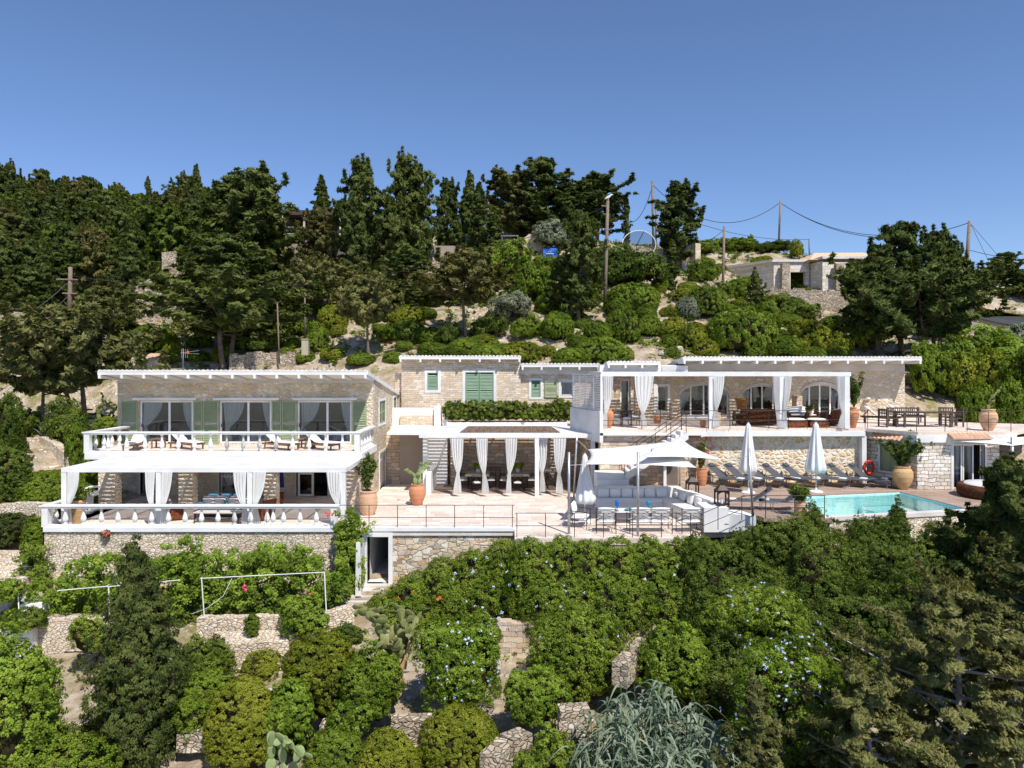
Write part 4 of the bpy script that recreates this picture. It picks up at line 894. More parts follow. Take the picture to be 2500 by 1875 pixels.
for a, b, zs, zt_ in arches:
    n = 14; cx, rx, rz = (a+b)/2, (b-a)/2, zt_-zs-.03; am = MB()
    for i in range(n):
        P = []
        for th_, k in ((math.pi*i/n, 1.0), (math.pi*(i+1)/n, 1.0), (math.pi*(i+1)/n, 1.0), (math.pi*i/n, 1.0)): P.append((cx-rx*math.cos(th_), zs+rz*math.sin(th_)))
        o_ = .13
        am.add([(P[0][0], Ye-.03, P[0][1]), (P[1][0], Ye-.03, P[1][1]), (P[1][0], Ye-.03, P[1][1]+o_), (P[0][0], Ye-.03, P[0][1]+o_), (P[0][0], Ye+.3, P[0][1]), (P[1][0], Ye+.3, P[1][1])], [(0, 1, 2, 3), (0, 4, 5, 1)])
    am.build('arch_band', M['offwhite'], he)
    # glazed screen with mullions following the arch
    zarch = lambda x: zs+rz*math.sqrt(max(0, 1-((x-cx)/rx)**2))
    fm = MB(); w_ = b-a
    for m_ in (a+.05, a+w_*.24, a+w_*.5, a+w_*.76, b-.05): fm.box(m_-.045, m_+.045, Ye+.2, Ye+.27, ZU, zarch(m_)-.01)
    fm.box(a, b, Ye+.205, Ye+.265, ZU, ZU+.22)
    for i in range(n):
        t0, t1 = math.pi*i/n, math.pi*(i+1)/n; fm.bar((cx-(rx-.04)*math.cos(t0), Ye+.235, zs+(rz-.04)*math.sin(t0)), (cx-(rx-.04)*math.cos(t1), Ye+.235, zs+(rz-.04)*math.sin(t1)), .06, .06)
    f = fm.build('arched_door', M['white'], he)
    gm = MB(); pts = [(a, ZU)]+[(cx-rx*math.cos(math.pi*i/n), zs+rz*math.sin(math.pi*i/n)) for i in range(n+1)]+[(b, ZU)]
    gm.add([(x, Ye+.24, z) for x, z in pts], [tuple(range(len(pts)))[::-1]]); gm.build('pane', M['glass'], f)
    for (u, v, s_) in ((.03, .23, .1), (.77, .97, .9)):
        db = MB(); drape(db, a+w_*u, a+w_*v, zs+.25, ZU+.05, Ye+.36, tie=.62, xt=a+w_*s_, wt=.12, folds=6, nu=30, nv=14); db.build('curtain', M['cloth'], f, smooth=True)
a, b, z0, z1 = ops[3]
s_ = MB(); e_ = .12; s_.box(a-e_*2, a, Ye-.03, Ye+.1, z0-e_, z1+e_); s_.box(b, b+e_*1.5, Ye-.03, Ye+.1, z0-e_, z1+e_); s_.box(a, b, Ye-.03, Ye+.1, z1, z1+e_); s_.box(a, b, Ye-.03, Ye+.1, z0-e_, z0); s_.build('window_surround', M['white'], he)
window(he, a, b, z0, z1, Ye+.15, (), .06)
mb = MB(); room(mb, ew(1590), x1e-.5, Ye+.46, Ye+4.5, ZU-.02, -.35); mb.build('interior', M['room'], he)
# western bay of the east house (behind the first curtains)
mb = MB(); wall_front(mb, ew(1471), x0e-.003, -3.4, -.3, Ye+.1, .4, [(ew(1515), ew(1538), ZU-.05, Z(927, Ye))]); mb.build('bay_wall', M['brick_pink'], he)
window(he, ew(1515), ew(1538), ZU, Z(927, Ye), Ye+.2, (), .08)
mb = MB(); room(mb, ew(1500), ew(1541), Ye+.52, Ye+2.5, ZU, -.4); mb.build('interior', M['room'], he)
for sx, top in ((1640, Z(985, 40)), (1552, -.5), (1945, Z(968, 40))):
    p = MB(); p.box(X(sx, 40.6), X(sx+14, 40.6), 40.6, 41.3, ZU-.01, top); p.build('stone_pier', M['brick_pink'], he)
# upper terrace
mb = MB(); mb.prism([(4.2, 34.35), (X(1668, 34.4), 34.4), (X(1712, 34.6), 34.6), (X(1722, 35.2)-.1, 34.95), (X(2113, 35.2), 35.2), (18.8, 33.2), (X(2483, 33.2), 33.2), (27, 36.5), (29, 43), (4.2, 43)], -3.08, ZU)
set_struct(mb.build('upper_terrace_ground', M['paving']))
up = empty('terrace_edge', (10, 35, -5.6), 'golden rubble wall with a white cornice carrying the upper terrace above the loungers', 'wall')
mb = MB(); mb.box(X(1672, 34.2), X(1668, 34.2)+.0, 34.2, 34.3, -3.3, -3.28)
mb = MB(); mb.prism([(X(1712, 34.5), 34.5), (X(1722, 34.95)+.0, 34.92), (X(2113, 35.0), 35.0), (X(2113, 35.0), 35.6), (X(1712, 34.5), 35.6)], -3.3, -3.082); mb.build('cornice', M['white'], up)
mb = MB(); mb.prism([(4.21, 34.3), (X(1712, 34.5)-.003, 34.3), (X(1712, 34.5)-.003, 34.9), (4.21, 34.9)], -3.2, -3.083); mb.build('cornice', M['white'], up)
mb = MB(); mb.box(X(1737, 35.42), X(2103, 35.42), 35.42, 35.8, -5.65, -3.301); mb.build('pool_back_wall', M['stone_pool'], up)
mb = MB(); mb.box(X(2101, 35.2), X(2111, 35.2)+.02, 35.05, 35.415, -5.6, -3.301); mb.build('pillar', M['white'], up)
mb = MB(); mb.box(4.21, X(1660, 34.75), 34.55, 34.9, -6.35, -3.201); mb.build('stair_back_wall', M['brick_pink'], up)
mb = MB(); mb.prism([(X(1660, 34.75)+.01, 34.7), (X(1737, 35.42), 35.43), (X(1737, 35.42), 35.78), (X(1660, 34.75)+.01, 35.05)], -5.65, -3.302); mb.build('angled_wall', M['brick_pink'], up)
mb = MB(); mb.prism([(3.1, 38.3), (4.2, 34.3), (4.36, 34.3), (3.28, 38.3)], -3.55, -2.06); mb.build('parapet_wall', M['whitewash'], label='sloping-sided white parapet wall beneath the louvred screen', cat='wall')
t = empty('louvre_screen', (3.8, 36, -2.05), 'tall white louvred privacy screen at the end of the upper pergola', 'screen')
P0, P1 = Vector((3.25, 38.3, 0)), Vector((4.28, 34.5, 0)); zb1, zt1 = -2.05, -.3
fr = MB()
for k in range(5): p = P0.lerp(P1, k/4); fr.bar((p.x, p.y, zb1), (p.x, p.y, zt1), .06)
fr.bar((P0.x, P0.y, zt1), (P1.x, P1.y, zt1), .06); fr.bar((P0.x, P0.y, zb1+.03), (P1.x, P1.y, zb1+.03), .06); fr.build('frame', M['white'], t)
sl = MB(); z = zb1+.12
while z < zt1-.05: sl.bar((P0.x, P0.y, z), (P1.x, P1.y, z), .015, .05); z += .085
sl.build('louvre_slats', M['white'], t)
# upper pergola
yp = 35.1
pg = pergola('pergola', 'white upper pergola with curtains shading the arched glass doors', X(1467, yp), X(2078, yp), yp, 41.1, -.17, [(X(1735, yp)+.05, yp+.01), (X(1910, yp), yp+.01), (X(2069, yp), yp+.01)], beam=.2, pw=.24, zfloor=ZU)
ps = MB(); ps.box(X(1467, yp)+.0, X(1472, yp), yp+.01, yp+.15, ZU, -.372); ps.build('post', M['white'], pg)
cg = 'white curtains of the upper pergola'; yc = yp-.06; zt_ = -.36; zb_ = ZU+.06
for (a, b, tie, xt, xb0, w_, lab) in (
    (1472, 1497, .72, 1478, 1476, .18, 'white curtain hanging beside the louvred screen'),
    (1549, 1596, .72, 1567, 1570, .22, 'wide white curtain gathered at its foot behind the iron bistro table'),
    (1742, 1769, .64, 1750, 1748, .22, 'white curtain swept against the thick post above the pool steps'),
    (1887, 1905, .7, 1898, 1905, .15, 'narrow white curtain on the sofa side of the middle post'),
    (1916, 1933, .7, 1917, 1916, .16, 'narrow white curtain on the ottoman side of the middle post'),
    (2042, 2062, .72, 2058, 2055, .2, 'white curtain at the last post beside the tall jar')):
    curtain(X(a, yc), X(b, yc), zt_, zb_, yc, lab, cg, tie=tie, xt=X(xt, yc), wt=.14, xb=X(xb0, yc), wb=w_+.1, folds=5, amp=.04)
# stairs up to the terrace
t = empty('stone_staircase', (6.5, 34, -5.6), 'white staircase with iron handrails climbing from the deck to the upper terrace', 'staircase')
x0s, x1s = 5.35, X(1668, 34); n = 12
mb = MB(); pts = []
for k in range(n): mb.box(x0s+(x1s-x0s)*k/n, x0s+(x1s-x0s)*(k+1)/n-.001, 33.55, 34.54, -4.9+(1.95)*(k)/n-.12, -4.9+1.95*(k+1)/n)
mb.build('flight', M['whitewash'], t)
mb = MB(); mb.add([(x0s-.05, 33.4, -4.9), (x0s-.05, 33.4, -5.25), (x1s+.1, 33.4, -3.28), (x1s+.1, 33.4, -2.96), (x0s-.05, 33.548, -4.9), (x0s-.05, 33.548, -5.25), (x1s+.1, 33.548, -3.28), (x1s+.1, 33.548, -2.96)], [(0, 1, 2, 3), (7, 6, 5, 4), (0, 3, 7, 4), (1, 5, 6, 2), (3, 2, 6, 7), (0, 4, 5, 1)]); mb.build('stringer', M['whitewash'], t)
mb = MB(); mb.box(3.95, 5.3, 33.5, 34.54, -5.65, -4.9); mb.box(3.95, 5.42, 33.2, 33.497, -5.65, -5.15); mb.box(3.95, 5.6, 32.9, 33.197, -5.65, -5.38); mb.build('landing', M['whitewash'], t)
r = MB()
for yy in (33.42, 34.4):
    for dz in (.45, .9): r.tube([(x0s-.1, yy, -4.9+dz), (x1s, yy, -2.95+dz)], .017, 5)
    for k in (0, .25, .5, .75, 1): r.tube([(x0s-.1+(x1s-x0s+.1)*k, yy, -4.95+1.95*k), (x0s-.1+(x1s-x0s+.1)*k, yy, -4.0+1.95*k)], .017, 5)
r.build('handrail', M['rust'], t)
mb = MB(); mb.box(X(1618, 34.4), X(1625, 34.4), 34.2, 34.54, -5.6, -3.6); mb.build('newel_pillar', M['white'], t)
mb = MB(); mb.box(X(1626, 34.5), X(1655, 34.5), 34.5, 34.545, -5.6, -4.0); mb.build('opening_shade_panel', M['room'], t)  # no recess here: a dark panel paints the shade under the stair
# ================= pool house
hp = empty('stone_pool_house', (21, 35, -5.6), 'white rustic stone pool house with a terracotta door canopy', 'house')
xc, yf = 18.8, 33.25; xe = X(2440, yf)
fx0, fx1 = X(2328, yf), X(2404, yf); zt_ = Z(1086, yf)
mb = MB(); wall_front(mb, xc, xe, -5.65, -3.42, yf, .35, [(fx0, fx1, -5.65, zt_)]); mb.build('front_wall', M['poolhouse_stone'], hp)
d_ = Vector((17.6-18.8, 35.9-33.25)); L_ = d_.length; u_ = d_/L_
t2 = MB(); wall_front(t2, 0, L_, -5.65, -3.30, 0, .35, [(.95, 1.95, -4.95, -3.62)])
def side_map(v): return (18.8+u_.x*v[0]+u_.y*v[1]*.999, 33.25+u_.y*v[0]-u_.x*v[1]*.999, v[2])
mb = MB(); mb.add([side_map(v) for v in t2.v], [f[::-1] for f in t2.f]); mb.build('side_wall', M['poolhouse_stone'], hp)
def side_box(mb, a, b, o0, o1, z0, z1):
    t3 = MB(); t3.box(a, b, o0, o1, z0, z1); mb.add([side_map(v) for v in t3.v], [f[::-1] for f in t3.f])
s_ = MB()
for a in ((.85, .95, -.03, .1, -5.05, -3.52), (1.95, 2.05, -.03, .1, -5.05, -3.52), (.95, 1.95, -.03, .1, -3.62, -3.52), (.95, 1.95, -.03, .1, -5.05, -4.95)): side_box(s_, *a)
s_.build('window_surround', M['white'], hp)
for a, b in ((.97, 1.44), (1.46, 1.93)):
    s_ = MB()
    for z in np.arange(-4.92, -3.68, .06): side_box(s_, a+.04, b-.04, .05, .065, z, z+.045)
    side_box(s_, a, a+.04, .04, .08, -4.94, -3.64); side_box(s_, b-.04, b, .04, .08, -4.94, -3.64); side_box(s_, a+.04, b-.04, .07, .078, -4.94, -3.64); s_.build('shutter', M['green'], hp)
mb = MB(); mb.prism([(17.5, 35.9), (18.72, 33.17), (X(2483, 33.17), 33.17), (X(2483, 33.17), 33.6), (18.95, 33.6), (17.9, 35.9)], -3.42, -3.081); mb.build('cornice', M['white'], hp)
mb = MB(); mb.box(xc-.0, xc+.4, yf-.02, yf-.001, -5.6, -3.42)
def canopy(x0, x1, y0, y1, z0, z1, rz=None):
    c = MB(); n = int((x1-x0)/.2)*6; vs = []; fs = []
    for i in range(n+1):
        x = x0+(x1-x0)*i/n; h = .05*abs(math.sin(math.pi*i/6))
        vs += [(x, y0, z0), (x, y0, z0+.03+h), (x, y1, z1+.03+h), (x, y1, z1)]
    for i in range(n): a, b = i*4, i*4+4; fs += [(a, b, b+1, a+1), (a+1, b+1, b+2, a+2), (a+3, a, b, b+3)]
    return c.add(vs, fs)
canopy(X(2326, 32.8), X(2424, 32.8), 32.75, 33.3, Z(1072, 32.8), -2.98).build('tile_canopy', M['tileterra'], hp)
cn = canopy(0, 1.7, -.45, .02, -3.42, -3.12); cn.v = [side_map((v[0]+.6, v[1], v[2])) for v in cn.v]; cn.build('tile_canopy', M['tileterra'], hp)
s_ = MB(); s_.box(fx0-.12, fx0, yf-.03, yf+.1, -5.6, zt_+.06); s_.box(fx1, fx1+.1, yf-.03, yf+.1, -5.6, zt_+.06); s_.box(fx0, fx1, yf-.03, yf+.1, zt_, zt_+.06); s_.build('door_surround', M['white'], hp)
w_ = fx1-fx0
for a, b in ((fx0, fx0+w_*.31), (fx0+w_*.33, fx0+w_*.68), (fx0+w_*.9, fx1)):
    window(hp, a, b, -5.58, zt_, yf+.08, (), .06 if b-a > .3 else .03, [(b-.22, b-.07, .9, b-.1)] if b-a > .4 else ())
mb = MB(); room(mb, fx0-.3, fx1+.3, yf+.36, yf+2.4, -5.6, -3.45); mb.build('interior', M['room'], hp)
# iron railings
def railing(label, pts, h=.92, posts=None, mid=True, group='thin iron railings along the terrace edges', r0=.014):
    t = empty('iron_railing', pts[0], label, 'railing', group); P = [Vector(p) for p in pts]
    m_ = MB(); m_.tube([p+Vector((0, 0, h)) for p in P], r0, 5)
    m_.build('top_rail', M['rust'], t)
    m_ = MB(); m_.tube([p+Vector((0, 0, h*.48)) for p in P], r0*.9, 5); m_.build('mid_rail', M['rust'], t)
    for q_ in posts:
        q_ = Vector(q_); m_ = MB(); m_.tube([q_, q_+Vector((0, 0, h+.01))], r0*1.1, 5); m_.build('post', M['rust'], t)
def onl(sx, y, z): return (X(sx, y), y, z)
railing('iron railing with five bays above the coursed stone wall', [onl(826, 28.2, ZL), onl(1256, 28.2, ZL)], .93, [onl(s, 28.2, ZL) for s in (901, 970.5, 1040.5, 1110, 1181, 1251)])
railing('long iron railing in front of the white seating area', [onl(1257, 26.75, ZL), onl(1712, 26.75, ZL)], .91, [onl(s, 26.75, ZL) for s in (1262, 1332, 1402.5, 1473.5, 1544.5, 1615, 1686, 1712)])
railing('sloping iron railing climbing beside the white lantern block', [onl(1714, 26.7, ZL), onl(1811, 26.6, ZD-.05), onl(1850, 26.8, ZD)], .9, [onl(1753, 26.66, -6.0), onl(1811, 26.6, ZD-.03)])
railing('short iron railing in front of the two poolside loungers', [onl(1812, 26.8, ZD), onl(1940, 26.8, ZD), onl(2013, 26.75, ZD)], .85, [onl(1869, 26.8, ZD), onl(1940, 26.8, ZD), onl(2013, 26.75, ZD)])
z_ = ZU
railing('short iron railing around the bistro table corner', [onl(1472, 34.5, z_), onl(1610, 34.5, z_)], .45, [onl(s, 34.5, z_) for s in (1472, 1567, 1609)])
railing('iron railing along the upper terrace before the arched doors', [onl(1612, 36.5, z_), onl(1664, 34.5, z_), onl(1735, 34.8, z_), onl(2118, 35.25, z_)], .9, [onl(1612, 36.5, z_), onl(1664, 34.5, z_)]+[onl(s, 34.85+(s-1735)*.001, z_) for s in (1730, 1782, 1877, 1925, 1971, 2018, 2065, 2112)])
railing('iron railing around the upper sun deck over the pool house', [onl(2118, 35.25, z_), (18.85, 33.4, z_), onl(2470, 33.4, z_), (27, 37, z_)], .92, [onl(2118, 35.25, z_), (18.85, 33.4, z_)]+[onl(s, 33.4, z_) for s in (2307, 2361, 2413, 2468)]+[(25.6, 35.4, z_), (27, 37, z_)])
# ---------------- furniture and small things
def T(name, x, y, z, label, cat, group=None, rz=0): return empty(name, (x, y, z), label, cat, group, rz)
def lb(mb, name, mat, t, smooth=False):
    """part built in the thing's own coordinates"""
    me_o = mb.build(name, mat, own=True, smooth=smooth); me_o.parent = t; KIDS.setdefault(t.name, []).append(me_o); return me_o
# --- pots
PROF = {
 'pithos': [(.15, 0), (.20, .03), (.30, .25), (.385, .5), (.40, .68), (.375, .84), (.31, .96), (.27, 1.0), (.29, 1.03), (.31, 1.06), (.30, 1.085), (.25, 1.08), (.22, 1.0)],
 'barrel': [(.26, 0), (.28, .03), (.38, .2), (.43, .45), (.43, .62), (.385, .86), (.37, .9), (.41, .93), (.42, .98), (.40, 1.0), (.35, .98), (.34, .9)],
 'slim': [(.10, 0), (.13, .03), (.21, .35), (.285, .65), (.29, .8), (.25, .93), (.17, 1.02), (.15, 1.06), (.19, 1.10), (.2, 1.14), (.15, 1.14), (.13, 1.05)],
 'bucket': [(.20, 0), (.22, .02), (.30, .55), (.32, .6), (.34, .62), (.34, .68), (.30, .7), (.28, .62)]}
def pot(x, y, z, h, kind, mat, label, wd=1.0, group='large clay jars'):
    t = T('clay_pot', x, y, z, label, 'pot', group); mb = MB(); pr = PROF[kind]; H_ = max(p[1] for p in pr); k = h/H_
    pr2 = []
    for i, (r, zz) in enumerate(pr):
        pr2.append((r*k*wd, zz*k))
    mb.lathe(pr2, n=28); lb(mb, 'jar', M[mat], t, True)
    rg = MB()
    for f in (.35, .55, .75):
        zz = f*h; r = np.interp(zz, [p[1] for p in pr2], [p[0] for p in pr2]); rg.lathe([(r-.004, zz-.015), (r+.008, zz-.008), (r+.008, zz+.008), (r-.004, zz+.015)], n=28)
    lb(rg, 'raised_bands', M[mat], t, True)
    s = MB(); s.lathe([(.0, h*.93), (pr2[-1][0]*1.05, h*.93)], n=14); lb(s, 'potting_soil', M['soil'], t)
    return t
def plant_mesh(seed, h, w, n_st, per, size, mat, bare=.15, arch=.5, aspect=2.2, clr=.14, stem=M['bark']):
    r = random.Random(seed); L = Leaves(seed); mb = MB(); Cc = []; Cn = []
    for i in range(n_st):
        ph = i*2.4+r.uniform(-.4, .4); hh = h*r.uniform(.6, 1.05); ww = w*r.uniform(.3, 1)
        pts = []
        for q in range(6):
            s = q/5; pts.append(Vector((math.cos(ph)*ww*s**1.2, math.sin(ph)*ww*s**1.2, hh*(s-arch*.35*s*s))))
        mb.tube(pts, .012*(h+.6), 4, .004)
        for q in range(int(5+h*4)):
            s = bare+(1-bare)*r.random(); k = min(4, int(s*5)); p = pts[k].lerp(pts[k+1], s*5-k); Cc.append(p[:]); Cn.append((math.cos(ph)*.6, math.sin(ph)*.6, .6))
    L.clumps(np.array(Cc), unit(np.array(Cn)), clr, per, size, aspect, .9, .4, .4)
    me = L.mesh('foliage'); me.materials.append(mat); return me, mb
def plant(x, y, z, label, seed, h, w, mat='dark', n_st=9, per=14, size=.07, cat='plant', flowers=None, **k):
    t = T('potted_plant', x, y, z, label, cat); me, mb = plant_mesh(seed, h, w, n_st, max(6, int(per*.75)), size*.85, G[mat], **k)
    link(bpy.data.objects.new('foliage', me), t); lb(mb, 'stem', M['bark'], t)
    if flowers:
        L = Leaves(seed+5); r = L.r; nf = flowers[1]; P = r.normal(size=(nf, 3))*np.array([w*.4, w*.4, h*.22])+np.array([0, -w*.2, h*.6]); L.clumps(P, np.tile([[0, -1., .3]], (nf, 1)), .03, 8, .045, 1.1)
        fm = L.mesh('blossom'); fm.materials.append(M[flowers[0]]); link(bpy.data.objects.new('blossom', fm), t)
    return t
def cactus_pads(seed, n, size, spread=1.0, base=((0, 0, 0),), up=.9, hmax=9):
    r = random.Random(seed); pads = []; front = []
    for b in base: front.append((Vector(b), Vector((r.uniform(-.2, .2), r.uniform(-.2, .2), 1)).normalized(), size))
    while len(pads) < n and front:
        p, d, s = front.pop(r.randrange(len(front)) if len(front) > 2 else 0)
        if (p+d*s).z > hmax or (p+d*s).z < 0: d = Vector((d.x*1.6, d.y, -.1)).normalized()
        s2 = s*r.uniform(.8, 1.1)
        pads.append((p, d, s2, r.gauss(1.57, .55)))
        for q in range(r.choice((1, 2, 2, 3))):
            nd = (d*up+Vector((r.uniform(-1, 1)*spread, r.uniform(-1, 1)*spread*.8, r.uniform(-.2, .6)))).normalized()
            front.append((p+d*s2*.93, nd, s*r.uniform(.86, 1.0)))
    mb = MB()
    for p, d, s, tw in pads:
        a = d.cross(Vector((math.cos(tw), math.sin(tw), .2))).normalized(); b = a.cross(d).normalized(); c = p+d*s*.5; vs = []; fs = []; nu, nv = 10, 7
        for j in range(nv+1):
            th = math.pi*j/nv
            for i in range(nu):
                ph = 2*math.pi*i/nu; zz = -math.cos(th); rr = math.sin(th)
                vs.append(c+d*zz*s*.52+a*rr*math.cos(ph)*s*.31*(1+.25*zz)+b*rr*math.sin(ph)*s*.055)
        for j in range(nv):
            for i in range(nu): fs.append((j*nu+i, j*nu+(i+1) % nu, (j+1)*nu+(i+1) % nu, (j+1)*nu+i))
        mb.add(vs, fs)
    return mb
# the jars
pot(X(899, 30.9), 30.9, ZL, 1.07, 'barrel', 'terrapale', 'huge ribbed clay pot holding a tall shrub beside the lower pergola', .86)
plant(X(897, 30.9), 30.9, ZL+1.0, 'tall dark-leaved shrub growing from the huge ribbed pot', 3, 1.95, .52, 'dark', 9, 14, .085, cat='shrub')
pot(X(1019, 33.1), 33.1, ZL, .98, 'pithos', 'terra', 'terracotta jar holding a prickly pear on the open paved terrace', 1.08)
t = T('potted_cactus', X(1019, 33.1), 33.1, ZL+.92, 'prickly pear growing from the terracotta jar on the paving', 'cactus')
lb(cactus_pads(5, 30, .36, 1.25, ((-.1, 0, 0), (.1, 0, 0)), .62), 'pads', M['cactuspale'], t, True)
pot(X(1714, 34.4), 34.4, ZD, .86, 'barrel', 'terra', 'ribbed terracotta pot with red bougainvillea behind the shade sail', .66)
plant(X(1712, 34.4), 34.4, ZD+.8, 'red-flowered bougainvillea climbing from the ribbed pot near the loungers', 8, 1.7, .45, 'dark', 8, 12, .08, flowers=('flowerred', 26), cat='shrub')
pot(X(1954, 27.3), 27.3, ZD, .6, 'barrel', 'terrapale', 'banded clay pot with a bushy plant at the pool corner', .8)
plant(X(1954, 27.3), 27.3, ZD+.55, 'bushy pale-leaved plant in the banded pot at the pool corner', 9, .75, .5, 'rosemary', 12, 14, .07, cat='plant')
pot(X(2204, 33.3), 33.3, ZD, 1.08, 'pithos', 'terratan', 'giant tan jar standing at the corner of the pool house', 1.12)
plant(X(2204, 33.3), 33.3, ZD+1.0, 'sprawling shrub growing from the giant tan jar by the pool house', 10, 2.0, 1.3, 'dark', 11, 13, .10, arch=.6, cat='shrub')
pot(X(2083, 35.6), 35.6, ZU, 1.02, 'slim', 'terra', 'tall slim terracotta jar beside the last pergola post', 1.05)
plant(X(2085, 35.6), 35.6, ZU+.98, 'upright shrub growing from the tall slim jar on the upper terrace', 12, 2.1, .55, 'dark', 9, 12, .085, cat='shrub')
pot(X(2413, 34.0), 34.0, ZU, 1.02, 'pithos', 'terrapale', 'wide terracotta jar at the open end of the upper terrace', 1.05)
t = T('potted_cactus', X(2413, 34.0), 34.0, ZU+.96, 'small prickly pear growing from the wide jar at the upper terrace end', 'cactus')
lb(cactus_pads(6, 12, .32, 1.1, ((0, 0, 0),), .7), 'pads', M['cactus'], t, True)
pot(X(1487, 35.6), 35.6, ZU, .95, 'slim', 'terra', 'slim terracotta jar behind the first upper curtain')
pot(X(1747, 35.7), 35.7, ZU, .75, 'barrel', 'terratan', 'squat tan jar behind the thick post of the upper pergola', .8)
pot(X(1811, 40.2), 40.2, ZU+.55, .75, 'bucket', 'ochre', 'glazed ochre urn on a low console table between the arches')
pot(X(188, 29.2), 29.2, ZL, .98, 'bucket', 'terratan', 'tan bucket-shaped pot at the western end of the lower terrace', .75)
plant(X(196, 29.2), 29.2, ZL+.92, 'low leafy plant in the tan pot by the balustrade', 14, .55, .5, 'dark', 9, 10, .08)
pot(X(1605, 38.5), 38.5, ZU, .42, 'barrel', 'terra', 'small round terracotta pot on the upper terrace floor', 1.15)
pot(X(1716, 36), 36, ZU, .35, 'barrel', 'terra', 'little dark terracotta pot by the top of the staircase', 1.0)
pot(X(1975, 38.5), 38.5, ZU+.4, .28, 'bucket', 'cushion' if False else 'terrapale', 'white planter with a small shrub between the wicker sofas', 1.3)
plant(X(1975, 38.5), 38.5, ZU+.62, 'small round shrub in the planter between the wicker sofas', 16, .45, .38, 'dark', 8, 9, .07)
# --- pool loungers
def pool_lounger(t, back=.62, flip=False):
    fr = MB(); Ln, W_ = 1.95, .62; hinge = .95
    for s in (-1, 1):
        fr.tube([(-hinge, s*W_/2, .34), (Ln-hinge, s*W_/2, .34)], .018, 5)
    for x, nm_ in ((-.75, 0), (.9, 1)):
        fr.tube([(x, -W_/2, .0), (x, -W_/2, .34), (x, W_/2, .34), (x, W_/2, 0)], .018, 5); fr.tube([(x, -W_/2, .06), (x, W_/2, .06)], .012, 4)
    b1 = (-math.cos(back)*.86, math.sin(back)*.86)
    for s in (-1, 1): fr.tube([(-.05, s*W_/2, .35), (-.05+b1[0], s*W_/2, .35+b1[1])], .018, 5); fr.tube([(-.55, s*W_/2*.9, .34), (-.05+b1[0]*.62, s*W_/2*.9, .35+b1[1]*.62)], .012, 4)
    lb(fr, 'frame', M['greyframe'], t)
    s_ = MB(); s_.box(-.04, 1.0, -W_/2+.02, W_/2-.02, .345, .365); lb(s_, 'seat', M['grey'], t)
    b = MB(); n = Vector((math.sin(back), 0, math.cos(back))); d = Vector((-math.cos(back), 0, math.sin(back)))
    def pl(u0, u1, h0, h1, w_, mb):
        o = Vector((-.05, 0, .35)); vs = []
        for h in (h0, h1):
            for u in (u0, u1):
                for s in (-1, 1): vs.append(o+d*u+n*h+Vector((0, s*w_, 0)))
        mb.add(vs, [(0, 1, 3, 2), (4, 6, 7, 5), (0, 4, 5, 1), (2, 3, 7, 6), (0, 2, 6, 4), (1, 5, 7, 3)])
    pl(0, .84, .005, .025, W_/2-.02, b); lb(b, 'backrest', M['grey'], t)
    p = MB(); pl(.66, .84, .027, .085, W_/2-.12, p); lb(p, 'head_pillow', M['grey'], t)
def towel(t): m_ = MB(); m_.box(.6, .86, -.15, .15, .367, .40); return lb(m_, 'folded_towel', M['cushion'], t)
gl = 'grey mesh loungers beside the pool'
base = T('sun_lounger', 0, 0, 0, '', 'sun lounger', gl); pool_lounger(base); towel(base)
rowx = [1758, 1800, 1852, 1893, 1942, 2005, 2055, 2107]
names = ['grey pool lounger nearest the ribbed bougainvillea pot', 'second grey pool lounger counted from the bougainvillea pot', 'grey pool lounger partly hidden behind the first closed parasol',
         'grey pool lounger just beyond the first closed parasol', 'grey pool lounger midway between the two closed parasols', 'grey pool lounger partly hidden by the second closed parasol',
         'grey pool lounger one place before the red lifebuoy', 'grey pool lounger closest to the red lifebuoy']
for i, (sx, nm_) in enumerate(zip(rowx, names)):
    o = base if i == 0 else copy_tree(base); sxx = 1772+(sx-1758)
    o.location = (X(sxx, 34.2), 34.35, ZD); o.rotation_euler[2] = R(-43); o['label'] = nm_
    o.scale = (1.08, 1.16, 1.12)
for (sx, sy, nm_, rz) in ((1836, 28.5, 'grey lounger facing away at the pool edge beside the steel pole', R(168)), (1916, 28.4, 'grey lounger facing away nearest the banded pool pot', R(168))):
    o = copy_tree(base); o.location = (X(sx, sy), sy, ZD); o.rotation_euler[2] = rz; o['label'] = nm_; o.scale = (1, 1, 1.05)
# --- balcony teak loungers
def teak_lounger(t, m='teak', c='cushion', back=.55, low=.22):
    f = MB()
    for s in (-.29, .29): f.box(-.95, .95, s-.02, s+.02, low, low+.08)
    for x in (-.9, -.3, .3, .9): f.box(x-.03, x+.03, -.27, .27, low+.02, low+.07)
    for x in (-.75, .8):
        for s in (-.29, .29): f.box(x-.03, x+.03, s-.028, s+.028, 0, low)
    f.bar((-.9, .2, low), (-.55, .2, low+.42), .03); f.bar((-.9, -.2, low), (-.55, -.2, low+.42), .03); lb(f, 'frame', M[m], t)
    cu = MB(); cu.pillow((.38, 0, low+.13), 1.25, .56, .13, n=8); lb(cu, 'seat_cushion', M[c], t, True)
    cu = MB(); cu.pillow((-.20-math.cos(back)*.38, 0, low+.14+math.sin(back)*.38), .56, .80, .13, rz=0, n=8)
    c_ = Vector((-.20-math.cos(back)*.38, 0, low+.14+math.sin(back)*.38)); Mx = Matrix.Translation(c_) @ Matrix.Rotation(back, 4, 'Y') @ Matrix.Rotation(R(90), 4, 'Z') @ Matrix.Translation(-c_)
    cu.v = [tuple(Mx @ Vector(v)) for v in cu.v]; lb(cu, 'back_cushion', M[c], t, True)
g_ = 'white cushioned teak loungers on the balcony'
tb = T('sun_lounger', X(331, 33.3), 33.3, ZB+.012, 'white cushioned lounger seen end-on near the west end of the balcony', 'sun lounger', g_, R(-78)); teak_lounger(tb)
